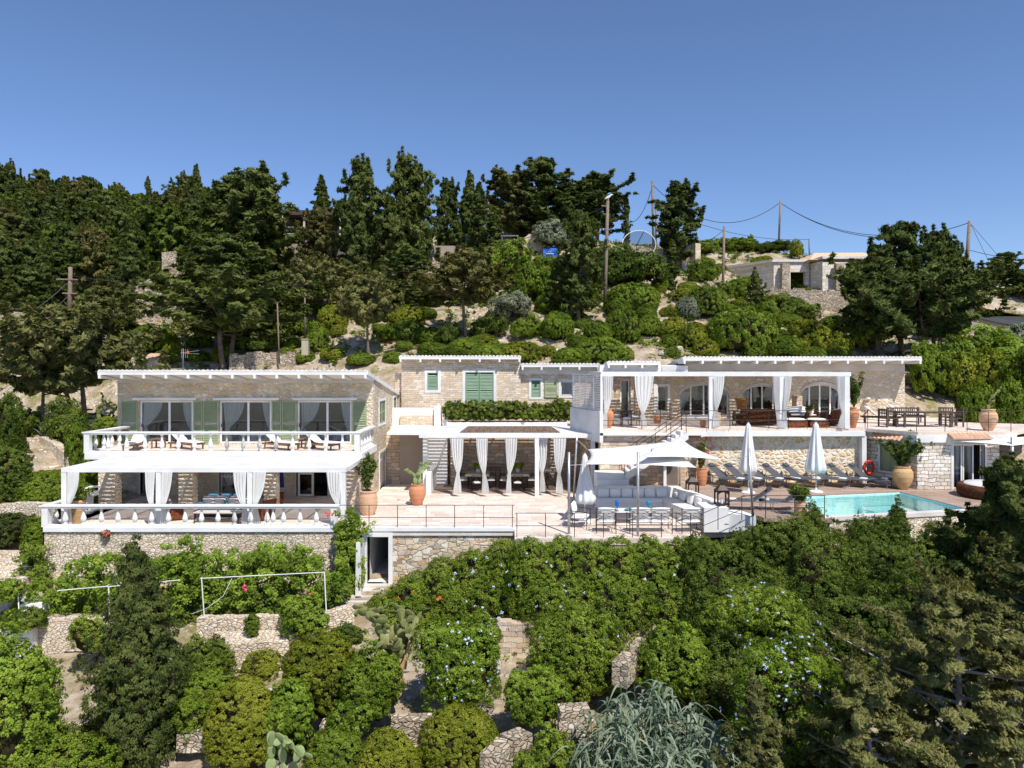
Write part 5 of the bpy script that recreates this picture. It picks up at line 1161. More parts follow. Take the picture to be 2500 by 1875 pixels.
for sx, y_, rz, nm_ in ((455, 33.6, R(-30), 'white cushioned lounger in front of the second pair of shutters'), (686, 33.4, R(-30), 'white cushioned lounger before the curtained middle window with its back raised'), (786, 33.3, R(-28), 'white cushioned lounger nearest the east corner of the balcony')):
    o = copy_tree(tb); o.location = (X(sx, y_), y_, ZB+.012); o.rotation_euler[2] = rz; o['label'] = nm_
for sx, nm_ in ((387, 'small teak side table between the two western balcony loungers'), (744, 'small teak side table between the two eastern balcony loungers')):
    t = T('side_table', X(sx, 33.9), 33.9, ZB+.012, nm_, 'table', 'teak side tables on the balcony'); m_ = MB(); m_.box(-.25, .25, -.25, .25, .42, .47); lb(m_, 'table_top', M['teak'], t)
    for a in (-1, 1):
        for b in (-1, 1): m_ = MB(); m_.box(a*.21-.03, a*.21+.03, b*.21-.03, b*.21+.03, 0, .419); lb(m_, 'leg', M['teak'], t)
t = T('small_stool', X(765, 33.9), 33.9, ZB+.012, 'low white topped stool behind the eastern balcony side table', 'stool'); m_ = MB(); m_.lathe([(.2, .4), (.22, .42), (.22, .46), (.0, .47)], n=14); lb(m_, 'seat', M['cushion'], t); m_ = MB(); m_.lathe([(.13, 0), (.08, .2), (.13, .4)], n=10); lb(m_, 'pedestal', M['teak'], t)
# upper sun deck white loungers
for i, (sx, y_, rz, nm_) in enumerate(((2135, 38.6, R(-20), 'white lounger beside the tall slim jar on the upper terrace'), (2192, 40, R(-20), 'white lounger behind the dark slatted bench'))):
    t = T('sun_lounger', X(sx+14, y_), y_, ZU, nm_, 'sun lounger', 'white loungers on the upper sun deck', rz); teak_lounger(t, 'iron', 'cushion', .7, .3)
# --- lower terrace lounge set under the pergola
t = T('daybed', X(540, 30.6), 30.6, ZL, 'wicker daybed with striped and aqua cushions beneath the pergola', 'daybed')
m_ = MB(); m_.box(-1.0, 1.0, -.42, .42, .18, .30)
for a in (-.93, .93):
    for b in (-.36, .36): m_.box(a-.025, a+.025, b-.025, b+.025, 0, .18)
m_.tube([(-1.0+.02*k*0, .40, .3)]+[(-1.0+2.0*k/12, .40, .62+.28*math.sin(math.pi*k/12)) for k in range(13)]+[(1.0, .40, .3)], .03, 6); m_.grid(lambda u, v: (-.98+1.96*u, .41, .3+(.3+.28*math.sin(math.pi*u))*v), 14, 3); lb(m_, 'frame', M['wickerred'], t)
m_ = MB(); m_.pillow((0, 0, .38), 1.95, .82, .18); lb(m_, 'seat_cushion', M['cushion'], t, True)
for k, (x, mm_) in enumerate(((-.62, 'stripe'), (-.12, 'stripe'), (.42, 'stripe'), (.85, 'stripe'))):
    m_ = MB(); m_.pillow((x, .16, .62), .5, .42, .16, rx=R(70)); lb(m_, 'cushion', M[mm_], t, True)
for x in (-.45, .1, .62):
    m_ = MB(); m_.pillow((x, .3, .72), .5, .42, .14, rx=R(75)); lb(m_, 'cushion', M['aqua'], t, True)
for x in (-.86, .17): m_ = MB(); m_.pillow((x, -.05, .54), .34, .2, .17, rx=R(60)); lb(m_, 'cushion', M['aqua'], t, True)
def wicker_chair(x, y, z, label, rz=0, mat='wickerred', w_=.72, sc_=1, group=None, cush='cushion', pil=None):
    t = T('wicker_armchair', x, y, z, label, 'armchair', group, rz)
    m_ = MB(); m_.box(-w_/2, w_/2, -.38, .36, .05, .34); lb(m_, 'seat_base', M[mat], t)
    m_ = MB(); m_.profile([(.28, .341), (.38, .341), (.48, .84), (.39, .86)], -w_/2, w_/2); lb(m_, 'backrest', M[mat], t)
    for s in (-1, 1): m_ = MB(); m_.box(s*(w_/2-.1) if s > 0 else -w_/2, s*w_/2 if s > 0 else -w_/2+.1, -.38, .279, .341, .58); lb(m_, 'arm', M[mat], t)
    m_ = MB(); m_.pillow((0, -.05, .41), w_-.2, .62, .15); lb(m_, 'seat_cushion', M[cush], t, True)
    if pil: m_ = MB(); m_.pillow((0, .22, .66), w_-.2, .42, .14, rx=R(75)); lb(m_, 'back_cushion', M[pil], t, True)
    return t
wicker_chair(X(430, 30.0), 30.0, ZL, 'reddish wicker armchair with a striped cushion west of the daybed', R(115), pil='stripe')
wicker_chair(X(640, 30.0), 30.0, ZL, 'reddish wicker armchair with its back turned east of the daybed', R(-115))
t = T('coffee_table', X(535, 29.4), 29.4, ZL, 'low iron coffee table with a pale top in front of the daybed', 'table')
m_ = MB(); m_.box(-.95, .95, -.3, .3, .42, .455); lb(m_, 'table_top', M['offwhite'], t)
m_ = MB()
for a in (-.9, .9):
    for b in (-.26, .26): m_.box(a-.015, a+.015, b-.015, b+.015, 0, .419)
m_.tube([(-.9, 0, .2), (0, 0, .12), (.9, 0, .2)], .012, 4); lb(m_, 'frame', M['iron'], t)
t = T('hanging_robe', X(683, 33.5), 33.5, -5.55, 'deep blue robe hanging in the arch of the lower terrace', 'robe')
m_ = MB(); m_.lathe([(.05, 1.22), (.12, 1.18), (.17, 1.05), (.15, .8), (.17, .4), (.2, 0), (.19, 0)], n=18, fold=lambda a_, z: 1+.12*math.sin(a_*5), sy=.45); lb(m_, 'cloth', M['bluerobe'], t, True)
m_ = MB(); m_.tube([(0, 0, 1.2), (0, 0, 1.34), (.03, 0, 1.38)], .008, 4); lb(m_, 'hanger', M['iron'], t)
t = T('towel_basket', X(683, 33.4), 33.4, ZL, 'brown wicker basket standing below the blue robe', 'basket'); m_ = MB(); m_.lathe([(.16, 0), (.2, .5), (.22, .52), (.19, .5), (.1, .1)], n=14); lb(m_, 'body', M['wickerred'], t)
t = T('outdoor_washbasin', X(218, 31.2), 31.2, ZL, 'white stone washbasin on a pillar at the west arch', 'washbasin')
m_ = MB(); m_.box(-.12, .12, -.12, .12, 0, .78); lb(m_, 'pedestal', M['whitewash'], t); m_ = MB(); m_.box(-.35, .3, -.2, .2, .781, .9); lb(m_, 'basin', M['white'], t)
m_ = MB(); m_.tube([(-.35, .2, 1.0), (-.1, .2, 1.12), (.4, .2, 1.15)], .05, 6); lb(m_, 'shelf', M['white'], t)
# --- dining sets in the alcove
def iron_chair(t, cush=True, w_=.46, h=.86, m='iron'):
    f = MB()
    for s in (-1, 1):
        f.tube([(s*w_/2, -.22, 0), (s*w_/2, -.22, .64)], .014, 5); f.tube([(s*w_/2, .22, 0), (s*w_/2, .22, h)], .014, 5); f.tube([(s*w_/2, -.22, .62), (s*w_/2, .22, .64)], .013, 5)
    f.tube([(-w_/2, .22, h-.02), (w_/2, .22, h-.02)], .013, 5)
    f.tube([(-w_/2, .22, h-.1), (w_/2, .22, h-.1)], .008, 4)
    f.tube([(-w_/2, .22, .48), (w_/2, .22, h-.1)], .008, 4); f.tube([(w_/2, .22, .48), (-w_/2, .22, h-.1)], .008, 4)
    for y in (-.22, .22): f.tube([(-w_/2, y, .4), (w_/2, y, .4)], .013, 5)
    for s in (-1, 1): f.tube([(s*w_/2, -.22, .4), (s*w_/2, .22, .4)], .013, 5)
    lb(f, 'frame', M[m], t)
    s_ = MB(); s_.pillow((0, 0, .45), w_-.01, .45, .10); lb(s_, 'seat_cushion', M['cushion'], t, True)
c0 = T('iron_dining_chair', 0, 0, 0, '', 'chair', 'iron dining chairs with white cushions'); iron_chair(c0); first = True
ty = {0: 1193/1, 1: 0}
def dining(cx, cy, who):
    global first
    t = T('dining_table', cx, cy, ZL+.02, 'bleached wooden dining table %s under the slatted pergola' % who, 'table', 'bleached dining tables under the pergola')
    m_ = MB(); m_.box(-.62, .62, -1.0, 1.0, .71, .755); lb(m_, 'table_top', M['tablewood'], t)
    for y in (-.75, .75): m_ = MB(); m_.bar((-.4, y, 0), (.4, y, .7), .06); m_.bar((.4, y+.001, 0), (-.4, y+.001, .7), .06); lb(m_, 'leg', M['iron'], t)
    k = T('herb_pot', cx, cy+.3, ZL+.775, 'small white pot of green herbs on the table %s' % who, 'pot', 'herb pots on the dining tables')
    m_ = MB(); m_.lathe([(.09, 0), (.13, .2), (.14, .21), (.11, .2)], n=12); lb(m_, 'pot_body', M['cushion'], k)
    me, mb = plant_mesh(33, .35, .32, 9, 8, .06, G['bright']); link(bpy.data.objects.new('foliage', me), k).location = (0, 0, .18)
    for (dx, dy, rz, wh) in ((0, -1.25, R(180), 'at the near head of'), (0, 1.2, 0, 'at the far head of'), (-.72, -.45, R(90), 'on the near west side of'), (-.72, .45, R(90), 'on the far west side of'), (.72, -.45, R(-90), 'on the near east side of'), (.72, .45, R(-90), 'on the far east side of')):
        o = c0 if first else copy_tree(c0); first = False; o.location = (cx+dx, cy+dy, ZL+.02); o.rotation_euler[2] = rz
        o['label'] = 'iron dining chair %s the table %s' % (wh, who)
dining(X(1167, 38.2), 38.0, 'by the stone pier'); dining(X(1264, 38.2), 38.0, 'by the white post')
t = T('console_table', X(1215, 40.1), 40.0, ZL+.02, 'pale console sideboard against the stone back wall of the alcove', 'table')
m_ = MB(); m_.box(-.7, .7, -.25, .2, .86, .93); lb(m_, 'table_top', M['tablewood'], t)
for x in (-.62, .62): m_ = MB(); m_.box(x-.04, x+.04, -.2, .15, 0, .859); lb(m_, 'leg', M['iron'], t)
t = T('iron_side_table', X(1345, 38.5), 38.3, ZL+.02, 'ornate dark iron side table behind the last knotted curtain', 'table')
m_ = MB(); m_.box(-.35, .35, -.3, .3, .8, .85); lb(m_, 'table_top', M['tablewood'], t)
m_ = MB()
for a in (-.3, .3):
    for b in (-.25, .25): m_.tube([(a, b, .8), (a*.5, b*.8, .55), (a*1.1, b, .3), (a*.7, b, .0)], .018, 5)
lb(m_, 'frame', M['iron'], t)
# --- white built-in seating area
t = T('built_in_sofa', 6, 31, ZL, 'curved white masonry sofa with a long seat around the outdoor lounge', 'sofa')
W = MB(); inner = [(4.15, 32.2), (7.25, 32.2), (8.02, 28.95)]; outer = [(4.15, 32.55), (7.55, 32.55), (8.4, 28.95)]
W.prism([(3.75, 32.2), (7.25, 32.2), (7.55, 32.56), (3.75, 32.56)], ZL, -5.33); W.prism([(7.252, 32.2), (8.02, 28.95), (8.42, 28.95), (7.552, 32.56)], ZL, -5.331); W.build('back_wall', M['whitewash'], t)
W = MB(); W.prism([(3.75, 31.4), (6.6, 31.4), (7.245, 32.195), (3.75, 32.195)], ZL, -5.86); W.prism([(6.602, 31.4), (7.2, 28.96), (8.012, 28.96), (7.246, 32.19)], ZL, -5.861); W.build('bench', M['whitewash'], t)
W = MB(); W.prism([(3.78, 31.38), (6.58, 31.38), (7.2, 32.15), (3.78, 32.15)], -5.858, -5.76); W.build('seat_cushion', M['cushion'], t)
W = MB(); W.prism([(6.62, 31.38), (7.2, 29.0), (7.9, 29.0), (7.22, 32.1)], -5.858, -5.761); W.build('seat_cushion', M['cushion'], t)
for k in range(6): W = MB(); W.pillow((4.1+.52*k, 32.08, -5.56), .5, .40, .16, rx=R(78)); W.build('back_cushion', M['cushion'], t, True)
for k in range(3): W = MB(); W.pillow((7.35+.16*k+.1, 31.2-.68*k, -5.56), .5, .42, .18, rx=R(75), rz=R(-78)); W.build('back_cushion', M['cushion'], t, True)
W = MB(); W.lathe([(.0, 0), (.13, .02), (.19, .09), (.19, .19), (.13, .27), (0, .3)], (X(1655, 31.9), 31.9, -5.76), 14); W.build('pouf', M['cushion'], t, True)
pb_ = MB(); pb_.box(X(1719, 27.6), X(1779, 27.6), 27.6, 28.75, ZL, -5.36); pb_.build('lantern_block', M['whitewash'], label='square whitewashed block carrying a dark lantern at the end of the sofa', cat='plinth')
pb_ = MB(); pb_.prism([(X(1779, 27.6)+.005, 27.75), (9.3, 27.3), (9.5, 28.8), (X(1779, 27.6)+.005, 28.8)], ZL, -5.62); pb_.build('stone_ramp', M['whitewash'], label='low white sloping wall between the lantern block and the deck', cat='wall')
for sx, y_, z_, s_, nm_ in ((1762, 28.15, -5.36, 1.0, 'dark metal lantern on the whitewashed block'), (1690, 31.7, ZD, 1.02, 'dark metal lantern standing on the deck behind the sofa')):
    t = T('lantern', X(sx, y_), y_, z_, nm_, 'lantern', 'dark moorish lanterns'); t.scale = (s_*.86, s_*.86, s_*1.04)
    f = MB(); f.box(-.25, .25, -.25, .25, .03, .07)
    for a in (-1, 1):
        for b in (-1, 1): f.box(a*.25-.03, a*.25+.03, b*.25-.03, b*.25+.03, 0, .56)
    for s in (-1, 1):
        for o_ in (0, 1):
            for k in range(4):
                u0, u1 = -.22+.11*k, -.11+.11*k; z0 = .42+.10*math.cos(u0*6.5)*1; z1 = .42+.10*math.cos(u1*6.5)
                vs = [(u0, s*.25, z0), (u1, s*.25, z1), (u1, s*.25, .56), (u0, s*.25, .56)]; vs2 = [(v[0], v[1]-s*.02, v[2]) for v in vs]
                q_ = vs+vs2
                if o_: q_ = [(v[1], v[0], v[2]) for v in q_]
                f.add(q_, [(0, 1, 2, 3), (7, 6, 5, 4), (0, 4, 5, 1)])
    f.box(-.27, .27, -.27, .27, .56, .585); lb(f, 'frame', M['iron'], t)
    f = MB(); f.add([(-.25, -.25, .586), (.25, -.25, .586), (.25, .25, .586), (-.25, .25, .586), (-.10, -.10, .76), (.10, -.10, .76), (.10, .10, .76), (-.10, .10, .76)], [(0, 1, 5, 4), (1, 2, 6, 5), (2, 3, 7, 6), (3, 0, 4, 7), (4, 5, 6, 7)]); f.lathe([(.05, .8), (.07, .85), (.03, .9)], n=8); lb(f, 'lid', M['iron'], t)
    f = MB(); f.lathe([(.06, .07), (.06, .26), (.0, .27)], n=10); lb(f, 'candle', M['cushion'], t)
def lounge_seat(x, y, w_, label, rz=R(180), group='iron garden seats with white cushions', name='iron_armchair', cat='armchair', second=False):
    t = T(name, x, y, ZL, label, cat, group, rz); f = MB(); d = .36; h = .98
    for s in (-1, 1):
        f.tube([(s*w_/2, -d, 0), (s*w_/2, -d, .68)], .017, 5); f.tube([(s*w_/2, d, 0), (s*w_/2, d, h)], .017, 5); f.tube([(s*w_/2, -d, .66), (s*w_/2, d, .7)], .015, 5)
        f.tube([(s*w_/2, -d, .34), (s*w_/2, d, .34)], .015, 5)
    for y_ in (-d, d): f.tube([(-w_/2, y_, .34), (w_/2, y_, .34)], .016, 5)
    n = 2 if w_ > 1 else 1
    f.tube([(-w_/2, d, .92), (w_/2, d, .92)], .012, 5)
    for k in range(n):
        a0 = -w_/2+w_*k/n; a1 = a0+w_/n; f.tube([(a0, d, .52), (a1, d, .88)], .009, 4); f.tube([(a1, d, .52), (a0, d, .88)], .009, 4); f.tube([(a0, d, .7), ((a0+a1)/2, d, .62), (a1, d, .7)], .009, 4)
    if n == 2: f.tube([(0, d, .34), (0, d, h)], .015, 5)
    lb(f, 'frame', M['iron'], t)
    c = MB(); c.pillow((0, -.02, .43), w_-.06, 2*d-.04, .17); lb(c, 'seat_cushion', M['cushion'], t, True)
    for k in range(n): c = MB(); c.pillow((-w_/2+w_*(k+.5)/n, d-.13, .76), w_/n-.1, .46, .16, rx=R(78)); lb(c, 'back_cushion', M['cushion'], t, True)
    return t
yy = 27.75
lounge_seat(X(1479, yy), yy, .74, 'iron armchair with white cushions between the folded parasol and the double seat', R(175))
lounge_seat(X(1585, yy), yy, 1.62, 'two-seat iron garden bench with white cushions behind the railing', R(180), name='iron_garden_bench', cat='bench')
lounge_seat(X(1683, yy), yy, .82, 'iron armchair with white cushions beside the lantern block', R(185))
lounge_seat(X(1415, 28.6), 28.6, .9, 'iron armchair turned sideways under the folded parasol', R(75))
t = T('garden_table', X(1557, 29.6), 29.4, ZL, 'low white-topped iron table in the middle of the seating area', 'table')
f = MB(); f.box(-1.3, 1.1, -.45, .45, .46, .50); lb(f, 'table_top', M['white'], t); f = MB()
for a in (-1.1, .9):
    for b in (-.38, .38): f.box(a-.015, a+.015, b-.015, b+.015, 0, .459)
lb(f, 'frame', M['iron'], t)
for sx, mm_, nm_ in ((1507, 'blueglass', 'oversized cobalt blue glass goblet on the white table'), (1583, 'tealglass', 'oversized teal glass goblet on the white table beside the pole')):
    t = T('glass_goblet', X(sx, 29.2), 29.2, ZL+.5, nm_, 'goblet', 'oversized blue goblets'); f = MB()
    f.lathe([(.09, 0), (.08, .012), (.015, .03), (.012, .12), (.05, .15), (.085, .22), (.095, .32), (.09, .42), (.084, .42), (.088, .32), (.07, .22), (.0, .17)], n=16); lb(f, 'bowl', M[mm_], t, True)
t = T('ceramic_tray', X(1541, 29.25), 29.25, ZL+.5, 'long teal ceramic tray lying on the white table', 'tray'); f = MB(); f.pillow((0, 0, .05), .56, .25, .10); lb(f, 'dish', M['teal'], t, True)
# closed parasols
def parasol(x, y, z, h, r, label, blow=0):
    t = T('closed_parasol', x, y, z, label, 'parasol', 'closed white parasols'); f = MB(); f.tube([(0, 0, 0), (0, 0, h)], .028, 8); lb(f, 'pole', M['steel'], t)
    f = MB(); f.lathe([(.30, 0), (.31, .03), (.26, .07), (.06, .09), (.05, .2)], n=20); lb(f, 'base', M['cushion'], t)
    f = MB(); zb = h*.29; zt = h*1.0; pr = []
    for k in range(15):
        s = k/14; rr = r*(.2+.8*(1-s)**1.05) if s < .95 else r*(.24*(1-s)/.05+.02); pr.append((rr, zb+(zt-zb)*s))
    pr[0] = (r*.8, zb-.04)
    f.lathe(pr, n=48, fold=lambda a_, zz: 1+.20*math.cos(a_*8+zz*.5)*(1-.5*(zz-zb)/(zt-zb))+.05*math.sin(a_*13)+blow*max(0, math.cos(a_+.4))*max(0, 1-(zz-zb)/(zt-zb))**2); lb(f, 'canopy', M['canvas'], t, True)
    return t
parasol(X(1428, 29.4), 29.4, ZL, 2.85, .36, 'closed white parasol beside the sideways iron armchair', .25)
parasol(X(1827, 32.3), 32.3, ZD, 3.2, .38, 'closed white parasol standing among the pool loungers behind the tilted steel pole')
parasol(X(1992, 32.5), 32.5, ZD, 3.2, .43, 'closed white parasol standing among the loungers nearest the lifebuoy')
# steel poles and shade sails
def steelpole(p, q, label, r=.05): t = T('steel_pole', p[0], p[1], p[2], label, 'pole', 'steel poles holding the shade sails'); f = MB(); d = Vector(q)-Vector(p); f.tube([(0, 0, 0), d[:]], r, 10); lb(f, 'tube', M['steel'], t, True)
steelpole((X(1389, 27.3), 27.3, ZL), (X(1389, 27.3), 27.3, Z(1104, 27.3)), 'upright steel pole beside the sideways armchair')
steelpole((X(1401, 35), 35, ZL), (X(1408, 34.5), 34.5, Z(1068, 34.5)), 'leaning steel pole at the corner of the dining pergola', .045)
steelpole((X(1557, 26.95), 26.95, ZL), (X(1558, 26.95), 26.95, Z(1104, 26.95)), 'upright steel pole in front of the two-seat bench')
steelpole((X(1659, 32.7), 32.7, ZD), (X(1660, 32.7), 32.7, Z(1063, 32.7)), 'tall steel pole piercing the top of the shade sail', .045)
steelpole((X(1838, 27.2), 27.2, ZD), (X(1828, 27.4), 27.4, Z(1095, 27.4)), 'tilted steel pole between the two front pool loungers', .055)
steelpole((X(2472, 32.3), 32.3, ZD), (X(2471, 32.3), 32.3, Z(1068, 32.3)), 'thick steel pole in front of the pool house', .065)
def sail(corners, label, bow=.16, thick=.012):
    Cn_ = [Vector(c) for c in corners]; cen = sum(Cn_, Vector())/4; m_ = MB(); nn = 22
    def fn(u, v):
        p = (Cn_[0]*(1-u)+Cn_[1]*u)*(1-v)+(Cn_[3]*(1-u)+Cn_[2]*u)*v
        k = (1-abs(2*u-1)**2)*abs(2*v-1)**2+(1-abs(2*v-1)**2)*abs(2*u-1)**2
        return (p+(cen-p)*bow*k)[:]
    m_.grid(fn, nn, nn); o = m_.build('shade_sail', M['canvas'], label=label, cat='shade sail', smooth=True)
    s = o.modifiers.new('thickness', 'SOLIDIFY'); s.thickness = thick; return o
c1 = (X(1426, 28.2), 28.2, Z(1134, 28.2)); c2 = (X(1434, 33.6), 33.6, Z(1097, 33.6)); c3 = (X(1659, 32.6), 32.6, Z(1067, 32.6)); c4 = (X(1762, 29.3), 29.3, Z(1122, 29.3))
sail([(X(1556, 28.3), 28.3, Z(1117, 28.3)), (X(1590, 31.5), 31.5, Z(1096, 31.5)), c3, c4], 'peaked white shade sail reaching from the tall pole toward the loungers', .2)
sail([c1, c2, (X(1652, 32.5), 32.5, Z(1076, 32.5)), (X(1700, 28.5), 28.5, Z(1142, 28.5))], 'large white shade sail stretched between the poles over the seating area', .11)
sail([(X(2322, 32.9), 32.9, Z(1076, 32.9)), (X(2471, 32.2), 32.2, Z(1088, 32.2)), (X(2590, 32), 32, Z(1078, 32)), (X(2500, 33.1), 33.1, Z(1066, 33.1))], 'narrow white shade sail in front of the pool house canopy', .10)
mb = MB()
for p, q_ in (((X(1408, 34.5), 34.5, Z(1072, 34.5)), c2), ((X(1389, 27.3), 27.3, Z(1136, 27.3)), c1), (c4, (X(1828, 27.4), 27.4, Z(1113, 27.4)))): mb.tube([p, q_], .008, 4)
mb.build('sail_rope', M['cloth'], label='thin ropes tying the shade sails to their steel poles', cat='rope')
# lifebuoy
t = T('lifebuoy', 17.55+.05, 35.55, -4.95, 'red lifebuoy hanging on the stone wall near the last lounger', 'lifebuoy', rz=R(24)); mb = MB()
nn, mm = 28, 10; mb.add([((.30+.065*math.cos(2*math.pi*j/mm))*math.cos(2*math.pi*i/nn), .065*math.sin(2*math.pi*j/mm), (.30+.065*math.cos(2*math.pi*j/mm))*math.sin(2*math.pi*i/nn)) for i in range(nn) for j in range(mm)], [(i*mm+j, i*mm+(j+1) % mm, ((i+1) % nn)*mm+(j+1) % mm, ((i+1) % nn)*mm+j) for i in range(nn) for j in range(mm)])
lb(mb, 'ring', M['red'], t, True)
t.location = (X(2121, 34.9), 34.9, Z(1141, 34.9))
# round daybed
t = T('round_daybed', X(2425, 31.3), 31.3, ZD, 'round brown wicker daybed with a white mattress in front of the pool house', 'daybed'); mb = MB(); mb.lathe([(1.25, .0), (1.35, .08), (1.4, .3), (1.35, .52), (1.22, .56), (1.15, .5)], n=36); lb(mb, 'wicker_base', M['wicker'], t, True)
mb = MB(); mb.lathe([(1.12, .4), (1.14, .5), (1.08, .6), (0, .62)], n=32); lb(mb, 'mattress', M['cushion'], t, True)
mb = MB(); mb.pillow((.55, .5, .72), .8, .6, .2); lb(mb, 'cushion', M['cushion'], t, True)
# upper terrace furniture: bistro set
t = T('bistro_table', X(1523, 37), 37, ZU, 'round iron bistro table behind the wide upper curtain', 'table'); mb = MB(); mb.lathe([(.45, .72), (.46, .74), (.45, .76), (0, .76)], n=20); lb(mb, 'table_top', M['iron'], t); mb = MB()
for k in range(3): a_ = k*2.09; mb.tube([(.32*math.cos(a_), .32*math.sin(a_), .72), (.06*math.cos(a_), .06*math.sin(a_), .4), (.34*math.cos(a_), .34*math.sin(a_), 0)], .014, 5)
lb(mb, 'legs_frame', M['iron'], t)
c0 = T('bistro_chair', X(1530, 36.1), 36.1, ZU, 'iron bistro chair on the near side of the bistro table', 'chair', 'iron bistro chairs', R(178)); iron_chair(c0)
for sx, y_, rz, nm_ in ((1506, 37.4, R(75), 'iron bistro chair on the jar side of the bistro table'), (1548, 37.2, R(-80), 'iron bistro chair on the house side of the bistro table')):
    o = copy_tree(c0); o.location = (X(sx, y_), y_, ZU); o.rotation_euler[2] = rz; o['label'] = nm_
# sofas and ottomans
t = wicker_chair(X(1847, 37.4), 37.4, ZU, 'dark wicker sofa piled with striped cushions under the upper pergola', R(178), 'wicker', 1.9, cush='cushion', pil='stripex'); t.name = 'wicker_sofa'; t['category'] = 'sofa'
mb = MB(); mb.pillow((.55, -.2, .72), .8, .5, .18, rz=.2); lb(mb, 'cushion', M['stripex'], t, True); mb = MB(); mb.pillow((-.5, .05, .66), .8, .6, .14); lb(mb, 'cushion', M['cushion'], t, True)
for sx, nm_ in ((1942, 'brown wicker ottoman with a white cushion beside the middle post'), (1995, 'brown wicker ottoman with a white cushion in front of the lounge chair')):
    t = T('wicker_ottoman', X(sx, 36.0), 36.0, ZU, nm_, 'ottoman', 'wicker ottomans with white cushions'); mb = MB(); mb.box(-.48, .48, -.36, .36, .03, .3); lb(mb, 'base', M['wickerred'], t); mb = MB(); mb.pillow((0, 0, .38), .98, .74, .17); lb(mb, 'cushion', M['cushion'], t, True)
wicker_chair(X(2030, 37.2), 37.2, ZU, 'brown wicker lounge chair with a white towel over its back', R(200), 'wicker', .8, cush='cushion', pil='cushion')
t = wicker_chair(X(1958, 39.3), 39.3, ZU, 'pale cushioned sofa at the back of the upper pergola', 0, 'wicker', 1.7, cush='cushion', pil='cushion'); t.name = 'wicker_sofa'; t['category'] = 'sofa'
t = T('console_table', X(1811, 40.2), 40.2, ZU, 'low dark console table carrying the ochre urn', 'table'); mb = MB(); mb.box(-.45, .45, -.2, .2, .50, .549); lb(mb, 'table_top', M['darkwood'], t)
for a in (-.42, .42): mb = MB(); mb.box(a-.02, a+.02, -.18, .18, 0, .499); lb(mb, 'leg', M['darkwood'], t)
t = T('side_table', X(1806, 36.8), 36.8, ZU, 'small dark iron side table at the end of the wicker sofa', 'table'); mb = MB(); mb.box(-.3, .3, -.3, .3, .60, .63); lb(mb, 'table_top', M['darkwood'], t)
for a in (-.28, .28):
    for b in (-.28, .28): mb = MB(); mb.box(a-.015, a+.015, b-.015, b+.015, 0, .599); lb(mb, 'leg', M['iron'], t)
t = T('low_table', X(1945, 38.3), 38.3, ZU, 'low dark wooden table between the ottomans and the back sofa', 'table'); mb = MB(); mb.box(-.6, .6, -.3, .3, .55, .6); lb(mb, 'table_top', M['darkwood'], t)
for a in (-.55, .55): mb = MB(); mb.box(a-.03, a+.03, -.25, .25, 0, .549); lb(mb, 'leg', M['darkwood'], t)
# dark wooden dining set
def slat_chair(x, y, w_, label, rz=0, name='wooden_armchair', cat='armchair', group=None):
    t = T(name, x, y, ZU, label, cat, group, rz); d = .27
    mb = MB(); mb.box(-w_/2, w_/2, -d, d, .41, .45); lb(mb, 'seat', M['darkwood'], t)
    for s in (-1, 1):
        for yy_, hh in ((-d, .66), (d, .92)): mb = MB(); mb.box(s*w_/2-.03, s*w_/2+.03, yy_-.03, yy_+.03, 0, hh); lb(mb, 'leg', M['darkwood'], t)
        mb = MB(); mb.box(s*w_/2-.035, s*w_/2+.035, -d-.03, d-.031, .661, .69); lb(mb, 'armrest', M['darkwood'], t)
    mb = MB(); mb.box(-w_/2+.03, w_/2-.03, d-.02, d+.02, .84, .91); mb.box(-w_/2+.03, w_/2-.03, d-.02, d+.02, .5, .54); mb.box(-w_/2+.03, w_/2-.03, d-.021, d+.019, .67, .71)
    n = max(5, int(w_/.12))
    for k in range(n): xx = -w_/2+.08+(w_-.16)*k/(n-1); mb.box(xx-.018, xx+.018, d-.012, d+.012, .541, .839)
    lb(mb, 'backrest', M['darkwood'], t); return t
gd = 'dark wooden armchairs of the upper dining set'
slat_chair(X(2167, 36.2), 36.2, .62, 'dark slatted wooden armchair at the jar end of the long table', R(100), group=gd)
slat_chair(X(2330, 36.4), 36.4, .62, 'dark slatted wooden armchair at the far end of the long table', R(-95), group=gd)
slat_chair(X(2312, 37.4), 37.4, .62, 'dark slatted wooden armchair behind the far end of the long table', R(-20), group=gd)
slat_chair(X(2212, 37.3), 37.3, 1.7, 'dark slatted wooden bench behind the long dining table', R(4), 'wooden_bench', 'bench')
t = T('wooden_dining_table', X(2253, 36.3), 36.3, ZU, 'long dark wooden dining table on the upper sun deck', 'table'); mb = MB(); mb.box(-1.25, 1.25, -.5, .5, .70, .745); lb(mb, 'table_top', M['darkwood'], t)
for a in (-1.15, 1.15):
    for b in (-.42, .42): mb = MB(); mb.box(a-.045, a+.045, b-.045, b+.045, 0, .699); lb(mb, 'leg', M['darkwood'], t)
t = T('wall_lamp', X(2119, 41.7), 41.7, Z(988, 41.7), 'small pale stone lamp block fixed on the sunlit house wall', 'lamp'); mb = MB(); mb.box(-.12, .12, 0, .28, 0, .28); lb(mb, 'bracket', M['brick_pink'], t); mb = MB(); mb.lathe([(.1, .28), (.16, .34), (.12, .42), (0, .44)], n=12); lb(mb, 'lamp_shade', M['offwhite'], t)
